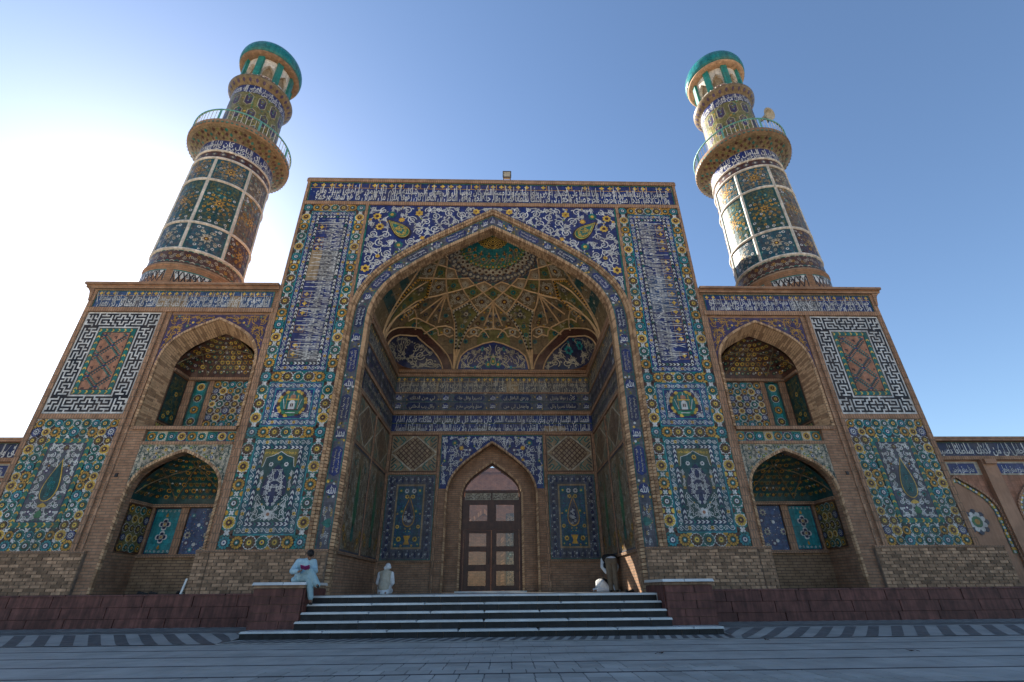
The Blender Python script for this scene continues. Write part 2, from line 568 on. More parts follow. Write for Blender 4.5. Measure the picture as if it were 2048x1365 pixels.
def scroll_band(D, x0, y0, x1, y1, lay, bgc='cobalt', sc_='white', fl=('gold', 'brown'), pitch=None):
    """running vine with curls and flowers along a strip"""
    D.rect(x0, y0, x1, y1, bgc, lay)
    ver = (y1 - y0) > (x1 - x0)
    L = (y1 - y0) if ver else (x1 - x0)
    Wd = (x1 - x0) if ver else (y1 - y0)
    p = pitch or Wd * 1.5
    n = max(1, round(L / p)); p = L / n
    T = (lambda a, b: (x0 + b, y0 + a)) if ver else (lambda a, b: (x0 + a, y0 + b))
    k = np.linspace(0, L, n * 8 + 1)
    D.stroke([T(a, Wd * (0.5 + 0.3 * math.sin(2 * math.pi * a / p))) for a in k], Wd * 0.08, sc_, lay + 1)
    for i in range(n):
        for h in (0, 1):
            cx, cy = T(p * (i + 0.25 + 0.5 * h), Wd * (0.42 if h == 0 else 0.58))
            D.spiral(cx, cy, Wd * 0.27, rng.random() * 6.28, 1.3, Wd * 0.085, sc_, lay + 1, 1 if h else -1, 12)
        cx, cy = T(p * i + p * 0.02, Wd * 0.5)
        D.flower(cx, cy, Wd * 0.26, fl if i % 2 else (('teal', 'white') if bgc != 'teal' else ('white', 'gold')), lay + 2, 7)

def pack(inside, x0, y0, x1, y1, rmin, rmax, tries, r_):
    C = []
    for t in range(tries):
        r = rmax * (rmin / rmax) ** (t / tries)
        x, y = r_.uniform(x0, x1), r_.uniform(y0, y1)
        if not inside(x, y, r):
            continue
        if all((x - a) ** 2 + (y - b) ** 2 > (r + c) ** 2 * 0.92 for a, b, c in C):
            C.append((x, y, r))
    return C

def arabesque(D, inside, box, rmin, rmax, tries, lay, sc_='white', flowers=(('gold', 'brown'), ('teal', 'gold'), ('ochre', 'gold')), pf=0.3, seed=1, leafc=None, wk=0.26):
    r_ = random.Random(seed)
    C = pack(inside, *box, rmin, rmax, tries, r_)
    for i, (x, y, r) in enumerate(C):
        nb = sorted(C, key=lambda q: (q[0] - x) ** 2 + (q[1] - y) ** 2)[1:3]
        w = wk * min(r, rmax * 0.6)
        for (a, b, c) in nb[:2]:
            mx, my = (x + a) / 2 - (b - y) * 0.18, (y + b) / 2 + (a - x) * 0.18
            t = np.linspace(0.1, 0.9, 7)[:, None]
            q = (1 - t) ** 2 * np.array([x, y]) + 2 * t * (1 - t) * np.array([mx, my]) + t ** 2 * np.array([a, b])
            if inside(*q[3], 0.008) and inside(*q[2], 0.008) and inside(*q[4], 0.008):
                D.stroke(q, w, sc_, lay)
        if flowers and r_.random() < pf:
            D.flower(x, y, r * 0.82, flowers[r_.randrange(len(flowers))], lay + 1, r_.choice((6, 8)))
        else:
            h = r_.choice((-1, 1))
            a0 = r_.random() * 6.28
            D.spiral(x, y, r * 0.9, a0, r_.uniform(1.2, 1.9), w * 1.15, sc_, lay + 1, h, 18 if r > rmin * 1.6 else 12)
            for q in range(2):
                a = a0 + 2.2 + q * 2.1
                D.leaf(x + r * 0.85 * math.cos(a), y + r * 0.85 * math.sin(a), a + 1.1 * h, r * 0.55, r * 0.28, leafc or sc_, lay + 1)
    return C

# ------------------------------------------------------------------ arches and vault surfaces
PROF = [(1, 0), (.992, .108), (.962, .226), (.9, .344), (.808, .458), (.67, .576), (.51, .692), (.335, .8), (.167, .903), (0, 1)]
_pt = np.linspace(0, 1, len(PROF))
PROFN = [(1, 0), (.995, .12), (.97, .26), (.92, .4), (.83, .53), (.7, .65), (.52, .765), (.33, .86), (.165, .935), (0, 1)]   # rounder, for the niches
def arch(cx, a, zs, za, n=24, prof=None):
    """points of a pointed arch from left springing over the crown to the right one"""
    P = np.array(prof or PROF)
    k = np.linspace(0, 1, n + 1)
    # smooth interpolation of the profile
    d = np.r_[0, np.cumsum(np.hypot(*np.diff(P, axis=0).T))]; d /= d[-1]
    x = np.interp(k, d, P[:, 0]); z = np.interp(k, d, P[:, 1])
    right = np.column_stack([cx + a * x, zs + (za - zs) * z])
    left = np.column_stack([cx - a * x, right[:, 1]])
    return np.vstack([left, right[::-1][1:]])

def vault(th, rho, cx=0.0, a=4.78, y0=.55, b=5.45, zb=10.75, H=4.3, nn=6.0):
    n = 2.1 + nn * rho ** 4
    s, c = np.sin(th), np.cos(th)
    k = (np.abs(s) ** n + np.abs(c) ** n) ** (-1 / n)
    return np.stack([cx + a * rho * k * s, y0 + b * rho * k * c, zb + H * (1 - rho) ** .55], -1)

def spandrel(B, pts, ztop, y, mat):
    """wall between an arch line and a level above it"""
    lo = [(x, y, z) for x, z in pts]
    hi = [(x, y, ztop) for x, z in pts]
    B.quads(np.array([lo, hi]), mat)
def soffit(B, p0, y0, p1, y1, mat):
    B.quads(np.array([[(x, y0, z) for x, z in p0], [(x, y1, z) for x, z in p1]]), mat)

# ================================================================== THE GATEWAY (iwan)
ZB, ZP = 2.13, 0.9            # top of the brick base, platform level
portal = thing('mosque_portal', 'tall blue tiled central gateway with deep pointed arch and ribbed vault', 'gateway', (0, 0, 0))

A_IN, A_OUT, A_MO = (4.78, 10.2, 14.85), (5.28, 10.2, 15.46), (5.46, 10.2, 15.7)
B = MB()
for s in (-1, 1):
    B.box(s * 4.78, s * 8.27, 0, 7.5, 0, 17.3, 'brick')
p_in = arch(0, *A_IN, 28)
spandrel(B, p_in, 17.3, 0.0, 'brick')
B.box(-4.78, 4.78, 0.5, 7.5, 15.35, 17.3, 'brick')
B.box(-4.78, 4.78, 0.004, 0.5, 16.0, 17.3, 'brick')
# wall at the back with the door recess
for s in (-1, 1):
    B.box(s * 2.0, s * 4.78, 6, 7.2, ZP, 10.75, 'brick')
    B.box(s * 1.36, s * 2.0, 6.5, 7.2, ZP, 10.75, 'brick')
nz = arch(0, 2.0, 4.7, 7.1, 18)
dz = arch(0, 1.36, 4.75, 6.3, 18)
spandrel(B, nz, 10.75, 6.0, 'brick')
soffit(B, nz, 6.0, nz, 6.5, 'brick')
spandrel(B, dz, 7.3, 6.5, 'brick')
soffit(B, dz, 6.5, dz, 7.2, 'brick')
B.box(-4.78, 4.78, 6.02, 7.2, 10.75, 15.35, 'brick')
B.build('wall', portal)

# ---- soffit of the great arch and its brick edge courses
def ring_bricks(B, pa, pb, y0, y1, step, mat, gap=0.2):
    """course of bricks between two parallel curves (x,z)"""
    def resample(p, n):
        d = np.r_[0, np.cumsum(np.hypot(*np.diff(p, axis=0).T))]
        k = np.linspace(0, d[-1], n)
        return np.column_stack([np.interp(k, d, p[:, 0]), np.interp(k, d, p[:, 1])])
    L = np.hypot(*np.diff(pa, axis=0).T).sum()
    n = int(L / step)
    a, b = resample(pa, n * 2 + 1), resample(pb, n * 2 + 1)
    for i in range(n):
        q = []
        j = rng.uniform(-0.003, 0.003)
        for y in (y0 + j, y1):
            for P in (a, b):
                for t in (0.0, 1.0):
                    e0, e1 = P[2 * i], P[2 * i + 2]
                    k = gap / 2 + t * (1 - gap)
                    w_ = e0 * (1 - k) + e1 * k
                    q.append((w_[0], y, w_[1]))
        B.add(q, [(0, 1, 3, 2), (4, 6, 7, 5), (0, 4, 5, 1), (2, 3, 7, 6), (0, 2, 6, 4), (1, 5, 7, 3)], 'voussoir_dark' if mat == 'voussoir' and rng.random() < 0.4 else mat)

def full(cx, a, zs, za, z0, n=28, prof=None):
    """arch with its jambs down to z0"""
    p = arch(cx, a, zs, za, n, prof)
    k = np.linspace(z0, zs, 12)[:-1]
    return np.vstack([np.column_stack([np.full(11, cx - a), k]), p, np.column_stack([np.full(11, cx + a), k[::-1]])])

B = MB()
soffit(B, p_in, 0.0, p_in, 0.52, 'brick')
B.build('arch_soffit', portal)
B = MB()
ring_bricks(B, full(0, 4.66, 10.2, 14.72, ZP), full(0, 4.8, 10.2, 14.88, ZP), -0.05, 0.12, 0.1, 'voussoir')
ring_bricks(B, full(0, 4.70, 10.2, 14.76, ZP), full(0, 4.8, 10.2, 14.88, ZP), 0.16, 0.34, 0.1, 'voussoir')
ring_bricks(B, full(0, 4.72, 10.2, 14.78, ZP), full(0, 4.8, 10.2, 14.88, ZP), 0.38, 0.53, 0.1, 'voussoir')
B.build('voussoir_course', portal, kind='stuff', label='narrow soldier bricks lining the edge of the great arch')
B = MB()
ring_bricks(B, full(0, 5.27, 10.2, 15.45, ZB), full(0, 5.38, 10.2, 15.58, ZB), -0.1, 0.0, 0.11, 'voussoir')
ring_bricks(B, full(0, 5.385, 10.2, 15.585, ZB), full(0, 5.49, 10.2, 15.72, ZB), -0.13, 0.0, 0.11, 'voussoir')
B.build('arch_moulding', portal, kind='stuff', label='rounded brick moulding framing the great arch')

# ---- brick bars between the tile fields
B = MB()
B.box(-8.27, 8.27, -0.08, 0.0, 15.94, 16.13, 'brick_soldier')
B.box(-8.32, 8.32, -0.1, 0.03, 17.28, 17.46, 'brick_soldier')
B.box(-8.3, 8.3, -0.06, 7.5, 17.46, 17.53, 'brick')
for s in (-1, 1):
    B.box(s * 8.17, s * 8.285, -0.075, 0.3, ZB, 17.28, 'brick_soldier')
    B.box(s * 5.40, s * 5.52, -0.07, 0.0, ZB, 15.94, 'brick_soldier')
B.build('brick_border', portal)

# ---- tile strip round the arch
def path_map(pa, pb, y):
    d = np.r_[0, np.cumsum(np.hypot(*np.diff((pa + pb) / 2, axis=0).T))]
    L = d[-1]
    def f(p):
        out = []
        for c in (pa, pb):
            out.append(np.column_stack([np.interp(p[:, 0], d, c[:, 0]), np.interp(p[:, 0], d, c[:, 1])]))
        q = out[0] * (1 - p[:, 1:2]) + out[1] * p[:, 1:2]
        return np.column_stack([q[:, 0], y - p[:, 2], q[:, 1]])
    f.L = L
    return f
pm = path_map(full(0, 4.81, 10.2, 14.89, ZB), full(0, 5.26, 10.2, 15.44, ZB), 0.0)
D = Deco()
L = pm.L
Wd = 0.45                      # real width; v is 0..1
nseg = 140
for i in range(nseg):
    a, b = L * i / nseg, L * (i + 1) / nseg
    D.rect(a, 0, b, 1, 'slate', 1)
strip = D.build('tile_strip', pm, portal, label='tile strip with blue roundels and script cartouches round the arch')
D, T = Deco(), Deco()
def half(sg):
    """one jamb and half of the arch; sg=1 from the left foot"""
    X = (lambda q: q) if sg == 1 else (lambda q: L - q)
    k = 0
    pos = [1.75 + 1.84 * i for i in range(8)]
    for i in range(60):
        a0, a1 = X(i * L / 120), X((i + 1) * L / 120)
        D.stroke([(a0, 0.06), (a1, 0.06)], 0.05, 'teal', 2)
        D.stroke([(a0, 0.94), (a1, 0.94)], 0.05, 'teal', 2)
    for i, q in enumerate(pos):
        if q > L / 2 - 0.6:
            break
        c = X(q)
        # small garden around the roundel
        for j in range(16):
            u_, v_ = q + rng.uniform(-0.38, 0.38), rng.uniform(0.1, 0.9)
            D.disc(X(u_), v_, 0.045, rng.choice(('olive', 'gold', 'teal', 'white', 'olive')), 2 + (j % 2), 6, ry=0.1)
        ell = [(c + 0.175 * math.cos(t), 0.5 + 0.39 * math.sin(t)) for t in np.linspace(0, 2 * np.pi, 17)[:-1]]
        D.poly(ell, 'cobalt', 5)
        V, F = _tc.get('rl%d' % (i % 2)) or text2d('\uFDF2' if i % 2 == 0 else shape_ar('محمد'))
        _tc['rl%d' % (i % 2)] = (V, F)
        lo, hi = V.min(0), V.max(0)
        n_ = (V - (lo + hi) / 2) / (hi - lo)
        if q < 8.2:
            uv = np.column_stack([c + sg * n_[:, 1] * 0.25, 0.5 - sg * n_[:, 0] * 0.62])
        else:
            ang = (1 - (q - 8.2) / (L / 2 - 8.2)) * 0.9
            ca, sa = math.cos(ang * sg), math.sin(ang * sg)
            xx, yy = n_[:, 0] * 0.26, n_[:, 1] * 0.26
            uv = np.column_stack([c + xx * ca + yy * sa, 0.5 + (-xx * sa + yy * ca) / 0.45])
        T.shape(uv, F, 'white', 6)
        # cartouche
        a, b = q + 0.42, q + 1.42
        if b < L / 2 - 0.55:
            pts = [(X(a), 0.5), (X(a + 0.1), 0.14), (X(b - 0.1), 0.14), (X(b), 0.5), (X(b - 0.1), 0.86), (X(a + 0.1), 0.86)]
            D.poly(pts, 'ink' if i % 2 else 'cobalt', 4)
            for j in range(2):
                t_ = Deco()
                V, F = words(i * 5 + j * 3, 3)
                lo, hi = V.min(0), V.max(0)
                n_ = (V - lo) / (hi - lo)
                uv = np.column_stack([np.array(X(a + 0.12) + (X(b - 0.12) - X(a + 0.12)) * (1 - n_[:, 0] if sg == 1 else n_[:, 0])), 0.22 + 0.3 * j + 0.26 * (n_[:, 1])])
                T.shape(uv, F, 'white' if i > 2 else 'bone', 5)
    # vase motif at the foot
    for j in range(26):
        u_ = rng.uniform(0.08, 1.2)
        D.spiral(X(u_), rng.uniform(0.2, 0.8), 0.09, rng.random() * 6, 1.2, 0.02, 'white' if j % 3 else 'gold', 2, 1, 10)
    D.drop(X(0.75), 0.5, 0.3, 0.7, 0, 'teal', 3)
half(1); half(-1)
for k, (q, wch) in enumerate(((-0.36, 1), (0, 0), (0.36, 1))):
    D.poly([(L / 2 + q + 0.16 * math.cos(t), 0.5 + 0.36 * math.sin(t)) for t in np.linspace(0, 2 * np.pi, 17)[:-1]], 'cobalt', 5)
    V, F = _tc['rl%d' % wch]
    lo, hi = V.min(0), V.max(0); n_ = (V - (lo + hi) / 2) / (hi - lo)
    T.shape(np.column_stack([L / 2 + q + n_[:, 0] * 0.24, 0.5 + n_[:, 1] * 0.55]), F, 'white', 6)
D.build('cartouche', pm, strip, kind='stuff')
T.build('lettering', pm, strip, kind='stuff', label='white script in the arch strip')

# ---- script frieze over the whole front
def frieze(parent, mapf, W, H, i0, nw, rows, bgc='cobalt', gold=True, name='frieze', worn=0, seed=3, lab=None, letter='white'):
    r_ = random.Random(seed)
    D = Deco()
    D.rect(0, 0, W, H, bgc, 1)
    base = D.build(name, mapf, parent, label=lab)
    D = Deco()
    if gold:
        D.rect(0, H * 0.70, W, H * 0.725, 'ochre', 2)
        n = int(W / (H * 0.33))
        for i in range(n):
            cx, cy = W * (i + 0.5) / n, H * 0.85
            r = H * 0.1
            if r_.random() < 0.75:
                D.lobes(cx, cy, r, 4, 0.45, 'gold', 3, 0.785, 3)
            if r_.random() < 0.5:
                D.rect(cx + r * 1.2, H * 0.74, cx + r * 1.5, H * 0.98, 'ochre', 2)
    for k in range(worn):
        a = r_.uniform(0, 0.85) * W
        D.rect(a, H * 0.02, a + r_.uniform(0.05, 0.13) * W, H * 0.68, r_.choice(('slate', 'tan', 'slate')), 2.2 + 0.25 * k)
    for k in range(int(W * 9 / H * 0.5)):
        D.disc(r_.uniform(0, W), r_.uniform(0.05, 0.65) * H, H * 0.018, 'white', 3, 5)
    D.frame(0, 0, W, H, H * 0.035, 'teal', 4)
    D.build('inlay', mapf, base, kind='stuff')
    D = Deco()
    for (y0, body, tall, off, cnt) in rows:
        ch = 6
        nch = max(1, round(cnt / ch))
        m = W * 0.015
        for c in range(nch):
            # right to left
            x1 = W - m - (W - 2 * m) * c / nch
            x0 = W - m - (W - 2 * m) * (c + 0.97) / nch
            line(D, i0 + off + c * ch, ch, x0, x1, y0 * H, body * H, tall * H, letter, 5)
    # the long uprights that cross the whole band
    for k in range(int(W * 2.3 / H)):
        x = W * (k + r_.random() * 0.9) / int(W * 2.3 / H) * 0.98 + W * 0.01
        dx = r_.choice((0, 0, 0, 0.0, 0.35, -0.35)) * H * 0.5
        y0, y1 = r_.uniform(0.12, 0.35) * H, H * r_.uniform(0.86, 0.95)
        x = min(max(x, W * 0.02), W * 0.98 - abs(dx))
        D.stroke([(x, y0), (x + dx * 0.5, (y0 + y1) / 2), (x + dx, y1)], H * 0.026, letter, 6)
    D.build('lettering', mapf, base, label='white stacked script')
    return base
frieze(portal, front(-8.14, -0.02, 16.14), 16.28, 1.13, 0, 60, [(0.09, 0.24, 0.46, 0, 30), (0.42, 0.2, 0.34, 30, 30)], lab='royal blue frieze with white stacked script under the roofline')

# ---- spandrels
def sp_inside(a, zs, za, x1, zt, cx=0):
    P = arch(cx, a, zs, za, 40)
    m = P[P[:, 0] >= cx]
    order = np.argsort(m[:, 0])
    mx, mz = m[order, 0], m[order, 1]
    def f(x, z, r):
        q = abs(x - cx)
        if q + r > x1 - cx or z + r > zt:
            return False
        for t in (0, 0.8, 1.6, 2.4, 3.14):
            xx, zz = q + r * math.cos(-t), z - r * math.sin(t)
            if zz < np.interp(min(xx, cx + a) if cx == 0 else cx + min(xx, a), mx, mz) + 0.02:
                return False
        return True
    return f
B = MB()
mo = arch(0, *A_MO, 28)
spandrel(B, mo[(np.abs(mo[:, 0]) < 5.41)], 15.94, -0.03, 'cobalt')
spt = B.build('spandrel', portal, label='blue spandrel tiles with white scrolls and golden flowers')
D = Deco()
ins = sp_inside(5.5, 10.2, 15.76, 5.38, 15.9)
# boteh drops
Hm = Deco()
for lay, k, m in ((4, 1.0, 'black'), (5, 0.82, 'green'), (6, 0.6, 'teal')):
    pts = []
    for i in range(26):
        t = 2 * math.pi * i / 26
        yy = -math.cos(t); xx = math.sin(t) * (0.5 * (1 - yy)) ** 0.75 * 1.3
        lx, ly = 0.5 * k * xx * 0.75, 0.72 * k * yy
        ang = R(-46)
        pts.append((4.02 + lx * math.cos(ang) - ly * math.sin(ang), 14.66 + lx * math.sin(ang) + ly * math.cos(ang)))
    Hm.fan((3.88, 14.5), pts, m, lay)
    if k < 1:
        Hm.stroke(pts, 0.025, 'gold', lay + 1, True)
arabesque(Hm, lambda x, y, r: (x - 3.86) ** 2 + (y - 14.5) ** 2 < (0.36 - r) ** 2, (3.4, 14.0, 4.4, 15.0), 0.05, 0.12, 200, 8, 'gold', None, 0, 5, 'gold')
arabesque(Hm, lambda x, y, r: ins(x, y, r) and ((x - 3.88) ** 2 + (y - 14.5) ** 2 > (0.44 + r) ** 2) and ((x - 4.3) ** 2 + (y - 14.95) ** 2 > (0.16 + r) ** 2), (0.02, 10.6, 5.38, 15.9), 0.05, 0.24, 14000, 2, 'white',
          (('gold', 'ochre', 'brown'), ('gold', 'brown'), ('teal', 'gold'), ('green', 'gold'), ('ochre', 'gold')), 0.27, 21, None, 0.28)
D.merge(Hm); D.merge(Hm, -1, 0)
k = mo[(mo[:, 1] > 10.6)]
D.stroke([(x * 1.005, z + 0.05) for x, z in k], 0.08, 'teal', 3)
D.rect(-5.4, 10.7, -5.33, 15.9, 'teal', 4); D.rect(5.33, 10.7, 5.4, 15.9, 'teal', 4)
D.build('scrollwork', front(0, -0.03, 0), spt, kind='stuff')

# ---- tall pier panels
def rosette_chain(parent, mapf, D, pts, r, k0, wid, lay, horizontal):
    """row or column of rosettes with star and cross fillers between; pts are the centres"""
    for i, (u_, v_) in enumerate(pts):
        rosette_obj(parent, mapf, u_, v_, r, ROSSEQ[(k0 + i) % len(ROSSEQ)], lay + 3)
    for (a, b) in zip(pts[:-1], pts[1:]):
        cx, cy = (a[0] + b[0]) / 2, (a[1] + b[1]) / 2
        q = wid * 0.5
        c1, c2 = rng.choice((('brown', 'gold'), ('teal', 'ochre'), ('brown', 'teal'), ('teal', 'brown')))
        for sx in (-1, 1):
            for sy in (-1, 1):
                D.poly([(cx + sx * 0.02, cy + sy * 0.02), (cx + sx * q * 0.9, cy + sy * 0.04), (cx + sx * q * 0.65, cy + sy * q * 0.55), (cx + sx * 0.04, cy + sy * q * 0.75)], c1, lay)
        if horizontal:
            for sy in (-1, 1):
                D.disc(cx, cy + sy * q * 0.8, q * 0.36, c2, lay + 1, 8)
        else:
            for sx in (-1, 1):
                D.disc(cx + sx * q * 0.8, cy, q * 0.36, c2, lay + 1, 8)
        D.lobes(cx, cy, q * 0.42, 4, 0.55, 'white', lay + 2, 0.0, 3)
        for sx in (-1, 1):
            for sy in (-1, 1):
                D.disc(cx + sx * q * 0.62, cy + sy * q * 0.62, q * 0.13, 'white', lay + 2, 5)
ROSSEQ = [3, 0, 2, 5, 2, 0, 3, 4, 1, 0, 4, 2, 5, 0, 1, 4]

def emblem(D, cx, cy, r, lay):
    """round green medallion: small domed shrine with minarets and flags inside a wreath"""
    for i in range(20):
        a = R(-62) + R(304) * i / 19 + R(0)
        a = R(-90) + R(25) + R(310) * i / 19
        if abs(((a - R(90) + math.pi) % (2 * math.pi)) - math.pi) < R(24):
            continue
        D.leaf(cx + r * 0.93 * math.cos(a - 0.1), cy + r * 0.93 * math.sin(a - 0.1), a + math.pi / 2, r * 0.38, r * 0.24, 'gold' if i % 3 else 'brown', lay + 2)
    D.disc(cx, cy, r * 0.92, 'green', lay, 28)
    D.disc(cx, cy, r * 0.80, 'teal', lay + 3, 28)
    D.rect(cx - 0.42 * r, cy - 0.42 * r, cx + 0.42 * r, cy + 0.28 * r, 'ochre', lay + 4)
    D.rect(cx - 0.38 * r, cy - 0.42 * r, cx + 0.38 * r, cy + 0.22 * r, 'teal', lay + 5)
    D.poly([(cx - 0.22 * r, cy - 0.45 * r), (cx + 0.22 * r, cy - 0.45 * r), (cx + 0.22 * r, cy + 0.05 * r), (cx + 0.12 * r, cy + 0.2 * r), (cx, cy + 0.25 * r), (cx - 0.12 * r, cy + 0.2 * r), (cx - 0.22 * r, cy + 0.05 * r)], 'white', lay + 6)
    D.poly([(cx - 0.1 * r, cy - 0.25 * r), (cx - 0.02 * r, cy - 0.25 * r), (cx - 0.02 * r, cy), (cx - 0.1 * r, cy - 0.04 * r)], 'brown', lay + 7)
    D.poly([(cx + 0.1 * r, cy - 0.25 * r), (cx + 0.02 * r, cy - 0.25 * r), (cx + 0.02 * r, cy), (cx + 0.1 * r, cy - 0.04 * r)], 'brown', lay + 7)
    D.rect(cx - 0.46 * r, cy + 0.26 * r, cx + 0.46 * r, cy + 0.33 * r, 'gold', lay + 7)
    D.lobes(cx, cy + 0.45 * r, 0.22 * r, 2, 0.1, 'terracotta', lay + 6)
    D.rect(cx - 0.02 * r, cy + 0.62 * r, cx + 0.02 * r, cy + 0.86 * r, 'white', lay + 7)
    for sx in (-1, 1):
        D.rect(cx + sx * 0.36 * r - 0.03 * r, cy + 0.3 * r, cx + sx * 0.36 * r + 0.03 * r, cy + 0.62 * r, 'gold', lay + 7)
        D.stroke([(cx + sx * 0.44 * r, cy - 0.42 * r), (cx + sx * 0.64 * r, cy + 0.32 * r)], 0.04 * r, 'white', lay + 7)
    D.rect(cx - 0.5 * r, cy - 0.5 * r, cx + 0.5 * r, cy - 0.44 * r, 'brown', lay + 7)
    D.poly([(cx - 0.55 * r, cy - 0.78 * r), (cx + 0.55 * r, cy - 0.78 * r), (cx + 0.62 * r, cy - 0.56 * r), (cx - 0.62 * r, cy - 0.56 * r)], 'green', lay + 5)
    D.stroke([(cx - 0.32 * r, cy - 0.68 * r), (cx + 0.32 * r, cy - 0.68 * r)], 0.05 * r, 'white', lay + 6)

def niche_design(D, x0, y0, x1, y1, lay, seed):
    """cusped arch field with white arabesque tree"""
    cx, W, H = (x0 + x1) / 2, x1 - x0, y1 - y0
    D.rect(x0, y0, x1, y1, 'darkteal', lay)
    r_ = random.Random(seed)
    # corners above the cusp arch
    for sx in (-1, 1):
        D.poly([(cx, y1), (cx + sx * W / 2, y1), (cx + sx * W / 2, y1 - H * 0.26), (cx + sx * W * 0.44, y1 - H * 0.24), (cx + sx * W * 0.4, y1 - H * 0.12), (cx + sx * W * 0.2, y1 - H * 0.09), (cx, y1 - H * 0.03)], 'olive', lay + 1)
        for j in range(5):
            D.spiral(cx + sx * W * (0.1 + 0.08 * j), y1 - H * 0.055, W * 0.045, j, 1.2, W * 0.016, 'gold', lay + 2, sx, 9)
        D.stroke([(cx, y1 - H * 0.035), (cx + sx * W * 0.2, y1 - H * 0.095), (cx + sx * W * 0.4, y1 - H * 0.125), (cx + sx * W * 0.44, y1 - H * 0.245), (cx + sx * W * 0.47, y1 - H * 0.26)], W * 0.018, 'white', lay + 3)
        D.flower(cx + sx * W * 0.22, y1 - H * 0.22, W * 0.07, ('white', 'slate'), lay + 3)
    D.flower(cx, y1 - H * 0.13, W * 0.08, ('gold', 'brown'), lay + 3)
    # central cartouche (dark violet) with white scrolls
    half = Deco()
    half.poly([(cx, y1 - H * 0.22), (cx + W * 0.16, y1 - H * 0.3), (cx + W * 0.33, y1 - H * 0.46), (cx + W * 0.36, y1 - H * 0.62), (cx + W * 0.2, y1 - H * 0.72), (cx, y1 - H * 0.8)], 'ink', lay + 2)
    ca = lambda x, y, r: x - r > cx and abs(x - cx) / (W * 0.36) + 0 < 1 and (((x - cx) / (W * 0.35)) ** 2 + ((y - (y1 - H * 0.52)) / (H * 0.29)) ** 2 < (1 - r / (W * 0.4)) ** 2)
    arabesque(half, ca, (cx, y1 - H * 0.82, cx + W * 0.4, y1 - H * 0.2), W * 0.035, W * 0.09, 500, lay + 4, 'white', (('white', 'slate'), ('slate', 'white')), 0.2, seed)
    out = lambda x, y, r: x - r > cx and x + r < x1 and y - r > y0 and y + r < y1 - H * 0.3 and (((x - cx) / (W * 0.36)) ** 2 + ((y - (y1 - H * 0.5)) / (H * 0.3)) ** 2 > (1 + r / (W * 0.4)) ** 2)
    arabesque(half, out, (cx, y0, x1, y1), W * 0.03, W * 0.1, 900, lay + 3, 'white', (('gold', 'brown'), ('ochre', 'gold')), 0.2, seed + 1)
    D.merge(half); D.merge(half, -1, cx)
    D.lobes(cx, y0 + H * 0.1, W * 0.13, 5, 0.3, 'white', lay + 5); D.disc(cx, y0 + H * 0.1, W * 0.05, 'terracotta', lay + 6, 8)

